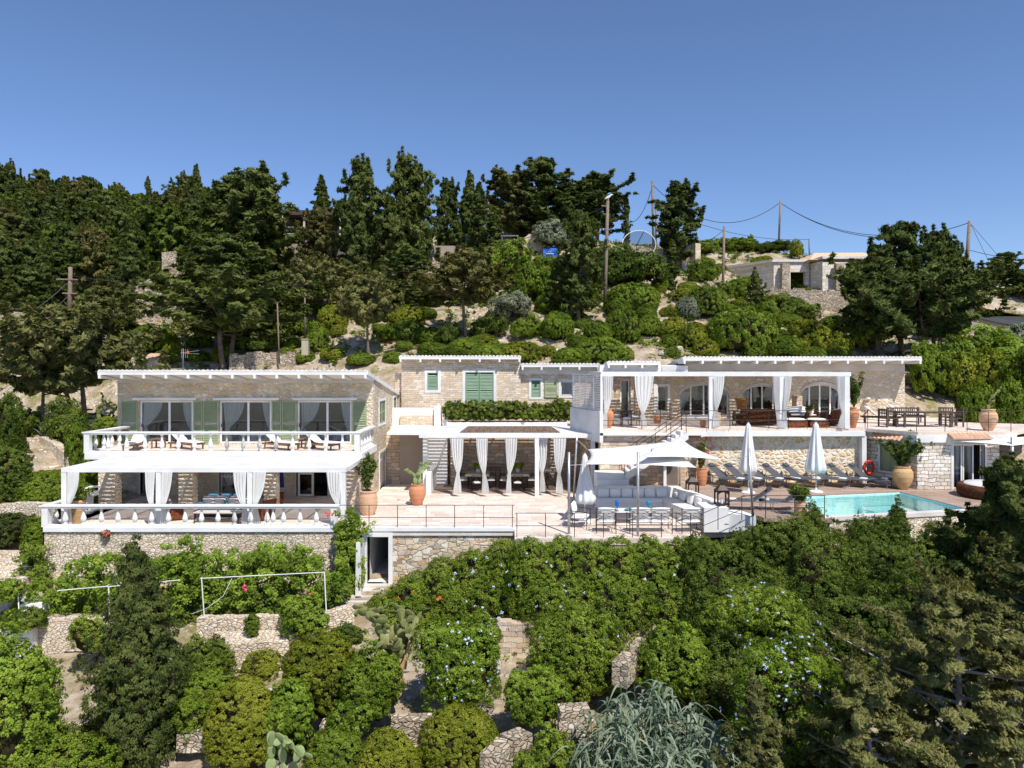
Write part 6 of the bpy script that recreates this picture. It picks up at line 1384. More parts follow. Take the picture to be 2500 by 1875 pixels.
# ---------------- planting near the camera
def nbush(name, label, cx, top, w, bot, Y, mat, cr=.16, per=30, size=.07, dens=1.0, nb=4, seed=0, cat='shrub', core=.74, bump=.14, aspect=1.7, dome=False, spray=0, flowers=None, zoff=0, depth=.85, group=None, shape='round'):
    x = X(cx, Y); zt = Z(top, Y); zg = H(x, Y) if bot is None else Z(bot, Y); h = zt-zg; rx = w/F*Y/2
    t = empty(name, (x, Y, zg), label, cat, group); r = random.Random(seed+int(cx)); blobs = [(0, 0, h*.46, rx*.82, rx*.82*depth, h*.54)]
    if dome: blobs = [(0, 0, h*.40, rx, rx*depth, h*.60)]
    else:
        for k in range(nb):
            a_ = k*6.283/nb+r.uniform(-.5, .5); q_ = r.uniform(.35, .62); rr = r.uniform(.38, .58)
            zc = h*r.uniform(.3, .72); rz = min(h*.34, (h*1.0-zc))
            blobs.append((math.cos(a_)*rx*q_, math.sin(a_)*rx*q_*depth, zc, rx*rr, rx*rr*depth, max(rz, h*.2)))
    if shape == 'tall':
        blobs = []
        for k in range(9):
            s = k/8; rr = rx*(.35+.9*math.sin(math.pi*min(1, .18+.62*(1-s))))*(1-.62*s**2.2); blobs.append((r.uniform(-.12, .12)*rx, r.uniform(-.1, .1)*rx, h*(.06+.86*s), rr*r.uniform(.8, 1.05), rr*depth, h*.11))
    area = sum(4*math.pi*((b[3]*b[5]+b[4]*b[5]+b[3]*b[4])/3)*.6 for b in blobs)
    cr *= .62; size *= .56; n = int(area/(cr*cr)*(.95 if dome else .78)*dens)
    me = bush_mesh('foliage', blobs, n, per, size, cr, seed+int(cx), aspect, core, bump, -.5, spray, shell=(.94, 1.04) if dome else (.86, 1.06)); me.materials.append(G[mat])
    link(bpy.data.objects.new('foliage', me), t)
    if flowers:
        L = Leaves(seed+9); b = blobs[0]; P, Q = L.ellipsoid(b[:3], [q_*1.08 for q_ in b[3:]], flowers[1]*2, -.3, (1.0, 1.08)); k = (P[:, 1] < .2*rx); P, Q = P[k], Q[k]; L.clumps(P, Q, .035, 7, .042, 1.1)
        fm = L.mesh('blossom'); fm.materials.append(M[flowers[0]]); link(bpy.data.objects.new('blossom', fm), t)
    return t
nbush('columnar_cypress', 'tall dense columnar cypress rising from the bottom of the garden', 335, 1335, 182, None, 19.5, 'cypress', .17, 34, .055, 1.15, seed=1, cat='cypress', shape='tall', core=.74, spray=1.0, bump=.24, aspect=2.6)
nbush('leafy_tree', 'leafy green tree at the garden edge beside the white gutter block', 28, 1560, 250, None, 18, 'bright', .2, 26, .085, .8, seed=2, cat='tree')
nbush('low_shrub', 'low spreading green shrub below the leafy garden tree', 120, 1800, 290, None, 18.2, 'lentisk', .15, 26, .06, 1, seed=3, dome=True, spray=.6)
nbush('round_shrub', 'rounded green shrub just east of the columnar cypress', 488, 1640, 150, 1800, 20.3, 'lentisk', .14, 28, .06, 1, seed=4)
nbush('round_shrub', 'grey-green shrub between the cypress and the trellis foot', 478, 1565, 110, 1690, 22, 'rosemary', .14, 26, .06, 1, seed=5)
nbush('round_shrub', 'large clipped olive-yellow shrub with tiny pale flowers', 592, 1658, 165, 1868, 19.3, 'olivebush', .12, 34, .05, 1.1, seed=6, dome=True, bump=.05, core=.86)
nbush('low_shrub', 'small yellow-green cushion shrub by the dry stump', 640, 1592, 92, 1650, 21, 'olivebush', .12, 26, .05, 1, seed=7, dome=True, core=.85)
nbush('leafy_shrub', 'leafy mid-green shrub beside the clipped olive-yellow one', 700, 1660, 120, 1860, 19.5, 'bright', .15, 26, .085, .9, seed=8, aspect=2.6)
nbush('round_shrub', 'broad domed shrub with yellowish tips west of the prickly pear', 790, 1552, 200, 1750, 20.8, 'olivebush', .13, 34, .055, 1.1, seed=9, bump=.08, core=.84)
nbush('round_shrub', 'dark rounded shrub directly below the prickly pear', 905, 1590, 155, 1770, 20.2, 'lentisk', .14, 30, .065, 1, seed=10)
nbush('plumbago_bush', 'large plumbago bush sprinkled with pale blue flowers', 1128, 1512, 215, 1745, 21, 'bright', .16, 30, .065, 1.1, seed=11, flowers=('flowerblue', 42))
nbush('round_shrub', 'bright green rounded shrub in front of the small retaining wall', 1308, 1635, 165, 1785, 20, 'bright', .14, 32, .055, 1.1, seed=12)
nbush('plumbago_bush', 'pale plumbago bush between the tall hedge and the giant reeds', 1408, 1492, 270, 1720, 22, 'vine', .17, 28, .065, 1.1, seed=13, flowers=('flowerblue', 16), depth=.7)
nbush('round_shrub', 'clipped brownish-green globe shrub in the lowest row', 1122, 1732, 190, 1905, 18.6, 'olivebush', .12, 36, .05, 1.1, seed=14, dome=True, bump=.05, core=.86)
nbush('round_shrub', 'western one of the twin domed shrubs in the lowest row', 818, 1785, 155, None, 18.2, 'lentisk', .12, 34, .05, 1.1, seed=15, dome=True, bump=.05, core=.86)
nbush('round_shrub', 'eastern one of the twin domed shrubs in the lowest row', 950, 1788, 165, None, 18, 'olivebush', .12, 34, .05, 1.1, seed=16, dome=True, bump=.06, core=.86)
nbush('low_shrub', 'lime-green ground shrub beside the giant reeds', 1345, 1805, 170, None, 17.3, 'vine', .13, 28, .055, 1, seed=17)
nbush('leafy_shrub', 'light green shrub against the foot of the hedge above the reeds', 1648, 1520, 190, 1720, 21.3, 'bright', .16, 28, .065, 1, seed=18)
nbush('citrus_tree', 'small citrus tree beside the trellis post and steps', 742, 1455, 120, 1560, 24, 'bright', .13, 20, .075, .75, seed=19, cat='tree')
nbush('low_shrub', 'small pale shrub by the fieldstone wall west of the cypress', 215, 1500, 90, 1600, 23, 'vine', .13, 18, .06, .7, seed=20)
nbush('round_shrub', 'clipped round bush beside the western garden stairs', 130, 1152, 205, 1232, 33, 'lentisk', .14, 30, .06, 1.1, seed=21, dome=True, bump=.07, core=.86)
nbush('climbing_shrub', 'upright shrub hugging the west corner of the terrace wall', 84, 1262, 62, 1400, 28.6, 'lentisk', .13, 26, .06, 1, seed=22)
nbush('dark_shrub', 'dark shrub in the shade beside the western stairs', 22, 1080, 130, 1260, 32, 'dark', .16, 26, .075, 1, seed=23)
nbush('dark_shrub', 'dark spreading shrub below the western stairs', 12, 1255, 120, 1345, 30, 'cypress', .16, 26, .07, 1, seed=24)
nbush('low_shrub', 'trailing ground-cover shrub above the white gutter block', 62, 1488, 95, 1535, 24, 'rosemary', .12, 26, .055, 1, seed=25, dome=True)
nbush('low_shrub', 'green shrub at the west edge beneath the pergola vine', 10, 1420, 90, 1475, 25, 'bright', .13, 24, .06, 1, seed=26)
nbush('leafy_shrub', 'leafy shrub filling the slope below the dark round shrub', 850, 1712, 110, 1800, 19.6, 'bright', .14, 24, .07, .9, seed=27)
nbush('low_shrub', 'low plant hanging over the stone wall below the trellis', 615, 1500, 36, 1560, 23.9, 'lentisk', .1, 24, .05, 1, seed=28)
nbush('low_shrub', 'sparse shrub at the foot of the small citrus tree', 845, 1525, 90, 1580, 22.8, 'dark', .13, 20, .07, .8, seed=29)
nbush('round_shrub', 'grassy shrub clump in front of the trellis wall east of the cypress', 530, 1560, 90, 1650, 22.5, 'rosemary', .12, 24, .05, .9, seed=30)
# long banked hedge
t = empty('garden_hedge', (5, 25.6, -9.4), 'long banked flowering hedge in front of the seating area', 'hedge')
bl = []; r_ = random.Random(3); tops = [(905, 1492), (960, 1440), (1020, 1402), (1090, 1362), (1160, 1340), (1230, 1322), (1300, 1312), (1370, 1312), (1440, 1314), (1510, 1316), (1580, 1316), (1650, 1318), (1720, 1322)]
for i, (sx, sy) in enumerate(tops):
    Y = 26.6-.002*(sx-900)+(.5 if sx < 1240 else -.9); Y = min(Y, 26.9) if sx < 1240 else 25.35; zt = Z(sy, Y)-.02; zb_ = -9.5; hz = (zt-zb_)/2
    bl.append((X(sx, Y)-5, Y-25.6, zt-hz+9.4-.05, .98, 1.18, hz))
    bl.append((X(sx, Y)-5+.4, Y-25.6-.75, zb_+9.4+hz*.7, .9, .9, hz*.7))
me = bush_mesh('foliage', bl, 11500, 30, .038, .125, 31, 1.7, .84, .06, -.55, shell=(.93, 1.05)); me.materials.append(G['hedge']); link(bpy.data.objects.new('foliage', me), t)
def blossoms(t, pts, mat, spread=.05, per=8, size=.045, seed=1):
    L = Leaves(seed); P = np.array(pts); L.clumps(P, np.tile([[0, -.8, .6]], (len(P), 1)), spread, per, size, 1.1); fm = L.mesh('blossom'); fm.materials.append(M[mat]); link(bpy.data.objects.new('blossom', fm), t)
def fpts(t, lst, Y): o = Vector(t.location); return [(Vector((X(a, Y), Y, Z(b, Y)))-o)[:] for a, b in lst]
blossoms(t, fpts(t, [(1010, 1445), (1068, 1463), (1075, 1458), (972, 1460)], 24.6), 'flowerorange', .055, 9, .05)
rr_ = random.Random(8); blossoms(t, fpts(t, [(rr_.uniform(1100, 1720), rr_.uniform(1350, 1540)) for _ in range(46)], 24.0), 'flowerblue', .05, 7, .042)
# mass of dark shrubs east of the hedge
gd = 'dark evergreen shrubs below the pool'
for i, (cx, top, w, Y, mt, lab) in enumerate((
    (1775, 1330, 330, 24.2, 'dark', 'dark glossy evergreen shrub at the east end of the long hedge'),
    (1955, 1275, 330, 24.6, 'dark', 'dark evergreen shrub reaching up to the pool coping'),
    (2160, 1284, 320, 24.4, 'dark', 'dark evergreen shrub in front of the middle of the pool'),
    (2335, 1288, 260, 24.4, 'dark', 'dark evergreen shrub below the round daybed'),
    (1860, 1460, 330, 22.4, 'dark', 'dark evergreen shrub laced with a blue-flowered climber'),
    (2060, 1430, 340, 22.2, 'dark', 'dark evergreen shrub between the climber and the large juniper'),
    (1760, 1560, 250, 21.6, 'dark', 'dark evergreen shrub above the eastern tip of the reeds'),
    (2230, 1420, 300, 22, 'dark', 'dark evergreen shrub behind the top of the large juniper'))):
    nbush('evergreen_shrub', lab, cx, top, w, 1760 if i > 3 else 1600, Y, mt, .19, 34, .065, 1.1, nb=5, seed=50+i, group=gd, core=.7, bump=.2)
for i, (cx, top, w, lab) in enumerate(((1985, 1232, 74, 'slender young shrub tip poking up before the turquoise pool'), (2192, 1232, 60, 'small pointed shrub tip in front of the pool wall'), (2105, 1268, 70, 'twiggy shrub tip rising over the pool coping'), (1830, 1292, 90, 'low shrub beside the short poolside railing'), (1700, 1305, 80, 'small leafy plant below the lantern block'))):
    nbush('young_shrub', lab, cx, top, w, 1390, 25.3, 'dark' if i < 4 else 'rosemary', .11, 18, .06, .75, nb=3, seed=70+i, core=.4)
t = nbush('plumbago_bush', 'tumbling plumbago bush full of pale blue flowers below the dark shrubs', 1925, 1575, 330, None, 18.6, 'bright', .17, 30, .058, 1.1, seed=80, flowers=('flowerblue', 120), nb=6, cat='shrub')
t = nbush('blue_climber', 'loose pale green climber with blue flowers draped over the dark shrubs', 1860, 1440, 250, 1560, 21.2, 'vine', .15, 20, .055, .5, seed=81, flowers=('flowerblue', 26), core=0, cat='climber')
def ntree(kind, key, sx, Y, top, w, label, mat, s_w=None, cat='tree', per=58, **kw):
    x = X(sx, Y); zg = H(x, Y)-.1; h = Z(top, Y)-zg; a = dict(seed=int(sx), h=h, rad=w/F*Y/2, per=per); a.update(kw)
    cm, mb = conifer(**a); cm.materials.append(G[mat]); o = mb.build('trunk', M['barkpale'] if key else M['bark'], own=True)
    t = empty(kind, (x, Y, zg), label, cat); o.parent = t; KIDS.setdefault(t.name, []).append(o); link(bpy.data.objects.new('crown', cm), t); return t
ntree('juniper_tree', 1, 2330, 15.6, 1440, 520, 'large spreading juniper with bleached branches filling the lower corner', 'juniper', nb=170, size=.046, cr=.17, clump=12, prof='umbrella', up=.35, bare=.1)
ntree('juniper_tree', 1, 2480, 16.6, 1370, 460, 'second spreading juniper pushing in from the east edge', 'juniper', nb=140, size=.046, cr=.17, clump=11, prof='umbrella', up=.35, bare=.1)
ntree('juniper_tree', 1, 2130, 15.2, 1640, 330, 'low juniper spreading between the plumbago and the large juniper', 'juniper', nb=110, size=.045, cr=.16, clump=10, prof='umbrella', up=.3, bare=.1)
ntree('juniper_tree', 1, 1840, 15.4, 1672, 250, 'pointed olive-brown young juniper beside the giant reeds', 'juniper', nb=110, size=.042, cr=.13, clump=9, prof='cone', up=.6, bare=.05)
ntree('cypress_tree', 0, 2475, 22.5, 1135, 270, 'dark spreading cypress overlapping the pool house corner', 'cypress', nb=150, size=.07, cr=.22, clump=9, prof='broad', up=.3, bare=.1)
ntree('cypress_tree', 0, 2425, 22.8, 1205, 215, 'smaller dark cypress between the round daybed and the large one', 'cypress', nb=100, size=.07, cr=.22, clump=8, prof='broad', up=.3, bare=.1)
# wall climbers and vine
def climber(name, label, rects, Y, mat, cr=.16, per=22, size=.085, dens=1., thick=.35, seed=1, cat='climber', holes=.25):
    o0 = Vector((X(rects[0][0], Y), Y, Z(rects[0][3], Y))); t = empty(name, o0, label, cat); L = Leaves(seed); r = random.Random(seed); Cc = []; Cn = []
    for (x0, x1, y0, y1) in rects:
        A = (x1-x0)*(y1-y0)*(Y/F)**2; n = int(A/(cr*cr)*.9*dens)
        for _ in range(n):
            u, v = r.random(), r.random(); sx, sy = x0+(x1-x0)*u, y0+(y1-y0)*v
            nz = math.sin(sx*.05+sy*.03+seed)+math.sin(sx*.021-sy*.06)+math.sin(sx*.11+sy*.09)*.6
            if nz < -1.5+holes*2 and r.random() < .85: continue
            Cc.append((Vector((X(sx, Y), Y-r.random()*thick, Z(sy, Y)))-o0)[:]); Cn.append((0, -.8, .6))
    L.clumps(np.array(Cc), unit(np.array(Cn)), cr*L.r.uniform(.7, 1.2, len(Cc)), int(per*1.6), size*.76, 1.25); me = L.mesh('foliage'); me.materials.append(G[mat]); link(bpy.data.objects.new('foliage', me), t); return t
t = climber('grape_vine', 'grape vine spreading over the pipe trellis along the terrace wall', [(110, 300, 1400, 1470), (200, 420, 1352, 1440), (60, 240, 1440, 1500), (380, 560, 1355, 1480), (420, 700, 1340, 1470), (560, 860, 1345, 1440), (430, 500, 1308, 1370), (640, 760, 1325, 1400)], 26.6, 'bright', .18, 22, .10, 1.55, 1.2, 5, holes=.12)
blossoms(t, fpts(t, [(595, 1436), (601, 1441), (597, 1430)], 25.3), 'flowerpink', .06, 14, .06)
t = climber('oleander', 'shaded oleander hedge beneath the trellis with a few pink flowers', [(420, 740, 1440, 1500), (600, 860, 1430, 1520), (420, 560, 1400, 1520)], 26.2, 'dark', .18, 24, .095, 1.3, .6, 6, cat='hedge', holes=.05)
blossoms(t, fpts(t, [(752, 1455), (757, 1450), (728, 1462), (734, 1460)], 25.4), 'flowerpink', .04, 10, .045)
t = climber('climbing_plant', 'dense green climber wrapping the terrace corner beside the passage door', [(822, 884, 1255, 1330), (830, 890, 1330, 1420), (800, 880, 1400, 1480), (850, 880, 1240, 1280)], 27.75, 'hedge', .17, 28, .085, 1.6, .5, 7, holes=-.1)
blossoms(t, fpts(t, [(797, 1254), (805, 1253), (811, 1256), (802, 1259)], 27.8), 'flowerred', .05, 12, .05)
climber('climbing_plant', 'wispy shoots reaching east over the passage doorway', [(884, 922, 1276, 1300)], 27.9, 'bright', .12, 14, .08, .9, .2, 8)
t = climber('wall_plant', 'small magenta flowering plant growing out of the terrace wall', [(249, 268, 1298, 1315)], 28.0, 'dark', .1, 22, .06, 1.4, .12, 9, cat='plant', holes=-.5)
blossoms(t, fpts(t, [(252, 1301), (258, 1299), (264, 1302), (260, 1306), (255, 1306)], 27.85), 'flowerpink', .05, 12, .05)
climber('ivy', 'creeping greenery at the west foot of the terrace wall', [(60, 130, 1330, 1430), (100, 190, 1400, 1450)], 28.0, 'rosemary', .15, 22, .08, 1., .6, 12, holes=.1)
# rosemary hedge on its planter
t = empty('rosemary_hedge', (0, 41.3, -3.05), 'clipped rosemary hedge growing along the planter above the dining pergola', 'hedge'); bl = []
for i in range(15):
    sx = 1098+i*20.4; top = 980+(6 if 8 < i < 12 else 0)-(8 if i == 13 else 0)+random.Random(i).uniform(-2, 2); zt = Z(top, 41.2); hz = (zt+3.05)/2
    bl.append((X(sx, 41.2), random.Random(i+9).uniform(-.1, .1), hz*.98, .40, .75, hz*1.02))
me = bush_mesh('foliage', bl, 1300, 32, .045, .10, 91, 2.4, .86, .05, -.7, spray=.8); me.materials.append(G['rosemary']); link(bpy.data.objects.new('foliage', me), t)
# giant reeds
t = empty('giant_reeds', (X(1600, 16.6), 16.6, H(X(1600, 16.6), 16.6)), 'clump of giant grey-green reeds with long arching leaves', 'reeds')
def reeds(seed, n, rx, ry):
    r = np.random.default_rng(seed); V = []; Fc = []; Tn = []; mb = MB()
    for i in range(n):
        a_ = r.uniform(0, 6.28); q = math.sqrt(r.random()); bx, by = math.cos(a_)*q*rx, math.sin(a_)*q*ry
        H0 = (3.1+r.uniform(-.5, .95))*(1-.38*(abs(bx)/rx)**2.5)*(1 if by > -.2*ry else .82); lx, ly = bx*.10+r.normal()*.16, by*.08+r.normal()*.12
        mb.tube([(bx, by, -.2), (bx+lx*.4, by+ly*.4, H0*.5), (bx+lx, by+ly, H0)], .014, 4, .006)
        for k in range(15):
            s = .22+.78*(k+r.random()*.5)/15; p0 = np.array([bx+lx*s*s, by+ly*s*s, H0*s]); ph = k*2.6+r.uniform(-.6, .6)+i; ln = r.uniform(.5, .85)*(1.1-.35*abs(s-.6)); w0 = r.uniform(.024, .042)
            d = np.array([math.cos(ph), math.sin(ph), 0]); sd = np.array([-math.sin(ph), math.cos(ph), 0]); b = len(V); m = 6; up0 = r.uniform(.8, 1.4)
            for j in range(m+1):
                u = j/m; c = p0+d*ln*(.25*u+.62*u*u)+np.array([0, 0, ln*(up0*u-(.72+up0*.42)*u*u*1.15)]); ww = w0*(1-u**2.2)*(1-.5*(1-min(1, u*5))); V += [c-sd*ww, c+sd*ww]
            tn = r.random(); Tn += [tn]*(2*m+2)
            for j in range(m): Fc.append((b+2*j, b+2*j+1, b+2*j+3, b+2*j+2))
    me = bpy.data.meshes.new('reed_leaves'); me.from_pydata([tuple(v) for v in V], [], Fc); at = me.attributes.new('tint', 'FLOAT', 'POINT'); at.data.foreach_set('value', np.array(Tn, np.float32)); me.materials.append(G['reed'])
    return me, mb
me, mb = reeds(5, 270, 1.8, 1.2); link(bpy.data.objects.new('reed_leaves', me), t); lb(mb, 'canes', G['reed'], t)
# prickly pears and agaves
t = empty('prickly_pear', (X(972, 20.9), 20.9, Z(1680, 20.9)), 'big sprawling prickly pear with brown and green pads below the hedge', 'cactus')
mb = cactus_pads(21, 92, .43, 1.15, ((0, 0, .3), (-.25, 0, .4), (.2, .1, .5), (.3, 0, 1.1), (-.5, 0, 1.1), (.5, 0, 1.3)), .7, hmax=2.2); lb(mb, 'pads', M['cactus'], t, True)
mb = MB(); mb.tube([(0, 0, -.2), (.05, 0, .5), (.3, 0, 1.1), (.45, 0, 1.7)], .1, 8, .06); mb.tube([(0, 0, .1), (-.3, 0, .6), (-.5, 0, 1.1)], .09, 8, .06); lb(mb, 'trunk', M['terratan'], t)
t = empty('prickly_pear', (X(690, 17.6), 17.6, H(X(690, 17.6), 17.6)-.0), 'pale oval-padded prickly pear at the bottom edge beside the olive-yellow shrub', 'cactus'); zz = Z(1875, 17.6)-t.location.z
mb = cactus_pads(33, 19, .42, .55, ((-.3, 0, zz-.2), (.25, 0, zz-.25), (0, -.1, zz-.3), (-.5, 0, zz-.3)), 1.3, hmax=Z(1772, 17.6)-t.location.z); mb.tube([(0, 0, 0), (0, 0, zz)], .1, 7); lb(mb, 'pads', M['cactuspale'], t, True)
# trellis of white pipes
t = empty('pipe_trellis', (X(490, 24.6), 24.6, -9.4), 'white pipe trellis frame carrying the grape vine', 'trellis')
def tr(pts, nm_='rail', r=.016): m_ = MB(); m_.tube([(X(a, y), y, Z(b, y)) for a, b, y in pts], r, 6); m_.build(nm_, M['white'], t)
tr([(493, 1412, 24.8), (792, 1397, 25.2)]); tr([(535, 1397, 26.6), (792, 1385, 26.9)]); tr([(245, 1434, 25), (305, 1429, 25.1)]); tr([(140, 1442, 24.8), (265, 1431, 25)]); tr([(140, 1428, 26), (300, 1416, 26.2)])
tr([(375, 1422, 25), (440, 1416, 25.1)]); tr([(490, 1412, 24.8), (500, 1405, 26.4)]); tr([(258, 1432, 25), (288, 1414, 26.4)])
tr([(492, 1412, 24.8), (502, 1555, 24.7)], 'post', .02); tr([(792, 1397, 25.2), (799, 1543, 25)], 'post', .02); tr([(265, 1433, 25), (268, 1536, 25)], 'post', .026); tr([(44, 1450, 25), (52, 1590, 24.6)], 'post', .02)
tr([(566, 1412, 24.9), (545, 1455, 24.6), (505, 1485, 24.4), (470, 1498, 24.3)], 'cable', .008)
# garden walls
def gwall(label, pts, h, mat='stone_rough', th=.4, top=0):
    """low wall following photo points (x, y of its top edge, depth)"""
    P = [Vector((X(a, y), y, Z(b, y))) for a, b, y in pts]; mb = MB(); r = random.Random(len(label))
    for i in range(len(P)-1):
        n = max(1, int((P[i+1]-P[i]).length/.35))
        for k in range(n):
            p, q_ = P[i].lerp(P[i+1], k/n), P[i].lerp(P[i+1], (k+1)/n); d = (q_-p); d.z = 0; d.normalize(); nn = Vector((-d.y, d.x, 0))*th; j = r.uniform(-.035, .035); ps, qs = p-d*.001*k, q_
            z0, z1 = p.z+j, q_.z+j; a_ = nn*.1*r.uniform(-.3, .3)
            vs = [ps-nn*0+a_, qs+a_, qs+nn, ps+nn]; mb.add([(v.x, v.y, min(z0, z1)-h) for v in vs]+[(vs[0].x, vs[0].y, z0), (vs[1].x, vs[1].y, z1), (vs[2].x, vs[2].y, z1), (vs[3].x, vs[3].y, z0)], [(0, 3, 2, 1), (4, 5, 6, 7), (0, 1, 5, 4), (1, 2, 6, 5), (2, 3, 7, 6), (3, 0, 4, 7)])
    return mb.build('garden_wall', M[mat], label=label, cat='wall')
gwall('low dry stone garden wall running below the pipe trellis', [(480, 1512, 24.6), (620, 1508, 24.6), (740, 1505, 24.7), (800, 1500, 24.8), (865, 1478, 25.2)], 1.0, 'stone_dry')
mb = MB(); ps = [(X(520, 24.4), 24.4), (X(770, 24.6), 24.6), (X(700, 23.5), 23.5), (X(540, 23.2), 23.2)]; mb.prism(ps, -10.2, Z(1552, 24.0)); set_struct(mb.build('garden_path', M['stone_dry']))
gwall('fieldstone garden wall west of the columnar cypress', [(82, 1516, 24.3), (180, 1512, 24.2), (270, 1515, 24.0)], 1.1, 'stone_dry')
gwall('shaded stone wall under the western end of the vine', [(112, 1446, 26.6), (200, 1440, 26.6), (260, 1440, 26.6)], .9, 'stone_dry')
gwall('stepped stone edging beside the ground-cover shrub', [(80, 1505, 25.2), (150, 1508, 25.2), (200, 1504, 25)], .3, 'stone_rough')
gwall('narrow stone wall between the dark round shrub and the globe shrub', [(955, 1758, 19.6), (1060, 1755, 19.8)], .75, 'stone_rough')
gwall('pale stone wall end below the leafy slope shrub', [(780, 1770, 19.6), (865, 1760, 19.6)], .55, 'stone_rough')
gwall('pale stone wall block left bare beside the giant reeds', [(1368, 1738, 18.8), (1440, 1730, 18.9)], 1.1, 'stone_rough')
gwall('lower pale stone block at the foot of the giant reeds', [(1366, 1782, 18.2), (1425, 1775, 18.2)], 1.0, 'stone_rough')
gwall('broken coping stone running down beside the lime-green shrub', [(1215, 1850, 17.4), (1255, 1808, 18.2), (1300, 1790, 18.7)], .6, 'stone_rough', .5)
gwall('curving coping stone climbing behind the plumbago bush', [(1530, 1625, 20.6), (1560, 1590, 21.6), (1592, 1562, 22.8)], .7, 'stone_rough', .45)
gwall('coursed stone wall glimpsed under the hedge beside the plumbago bush', [(1195, 1520, 24.0), (1330, 1522, 24.0)], 1.2, 'brick_pink')
gwall('coursed stone wall glimpsed under the hedge above the reeds', [(1515, 1522, 24.0), (1620, 1520, 24.0)], 1.2, 'brick_pink')
gwall('stone edging crossing the bare slope beside the cypress', [(110, 1778, 20.2), (230, 1772, 20.2)], .5, 'stone_rough')
gwall('stone edging hidden in shade east of the cypress foot', [(430, 1795, 19.4), (510, 1790, 19.4)], .5, 'stone_rough')
mb = MB(); mb.prism([(X(48, 24), 24.0), (X(80, 24), 24.0), (X(80, 24), 24.5), (X(48, 24), 24.5)], -10, Z(1530, 24)); mb.prism([(X(-40, 24.6), 24.2), (X(47, 24), 24.1), (X(47, 24), 24.8), (X(-40, 24.6), 24.8)], -10, Z(1536, 24.2)); mb.build('gutter_block', M['whitewash'], label='whitewashed concrete gutter block beside the fieldstone wall', cat='wall')
gwall('whitewashed kerb running up beside the western garden steps', [(-10, 1475, 25.2), (60, 1450, 26.4)], .7, 'whitewash', .15)
gwall('flat whitewashed step above the ground-cover shrub', [(50, 1476, 25.3), (108, 1474, 25.4)], .3, 'whitewash', 1.0)
# western garden stairs
t = empty('garden_stairs', (X(80, 34), 34, -5.5), 'curved stone stairs descending beside the villa in dappled shade', 'stairs')
for k in range(7):
    y = 33.0+.48*k; z = -5.75+.18*k; m_ = MB(); m_.prism([(X(48-9*k, y), y+.12), (X(172-8*k, y), y), (X(176-8*k, y), y+.55), (X(40-9*k, y), y+.6)], z-.8, z); m_.build('stair_step', M['brick_pink'], t)
gwall('curved dry stone wall holding the stairs behind the clipped round bush', [(50, 1072, 37.5), (95, 1068, 37.8), (130, 1082, 36.8), (165, 1115, 35)], 1.15, 'stone_dry')
gwall('coursed wall below the clipped round bush', [(-20, 1232, 31), (50, 1228, 31), (115, 1232, 30.6)], 1.6, 'stone_dry')
t = empty('garden_stairs', (X(20, 28.5), 28.5, -8), 'whitewashed garden steps at the west edge, their shade put into a stone colour', 'stairs')
for k in range(4):
    y = 27.2+.55*k; z = Z(1375, 28)+.0-.0+.17*k-.35; m_ = MB(); m_.box(X(-60, y), X(62-4*k, y), y, y+.54, z-.8, z); m_.build('stair_step', M['stone_dry'], t)  # drystone stands in for shaded whitewash; the shade is in the material
# ---------------- the hill behind
def scaled(mat): return mat
MATK = {'c': 'cypress', 'b': 'cypbrown', 'j': 'juniper', 'g': 'grey', 'l': 'lentisk', 'y': 'olivebush', 'r': 'bright', 'd': 'dark', 'h': 'hedge'}
PH = {'broad1': 8, 'broad2': 8, 'broad3': 8, 'cone1': 8, 'cone2': 8, 'col1': 8, 'umb1': 6, 'umb2': 6, 'rag1': 8}
PR = {'broad1': 2.7, 'broad2': 2.9, 'broad3': 2.3, 'cone1': 2.2, 'cone2': 1.8, 'col1': .85, 'umb1': 2.9, 'umb2': 2.5, 'rag1': 2.5}
def htree(kind, sx, top, w_, base, m, label, name='evergreen_tree', group=None):
    """base: photo row of the foot, or depth when below 200"""
    if base > 200: x, y, z = hit(sx, base)
    else: y = base; x = X(sx, y); z = H(x, y)
    h = Z(top, y)-z; rad = w_/F*y/2; r = random.Random(int(sx*7+top)); s = h/PH[kind]/1.07; q_ = rad/PR[kind]*1.12
    return place_tree(name, PROTO[kind][:2], (x, y, z-.1), (q_*r.uniform(.95, 1.05), q_*r.uniform(.95, 1.05), s), r.uniform(0, 6.28), label, 'tree' if kind != 'col1' else 'cypress', group, G[MATK[m]])
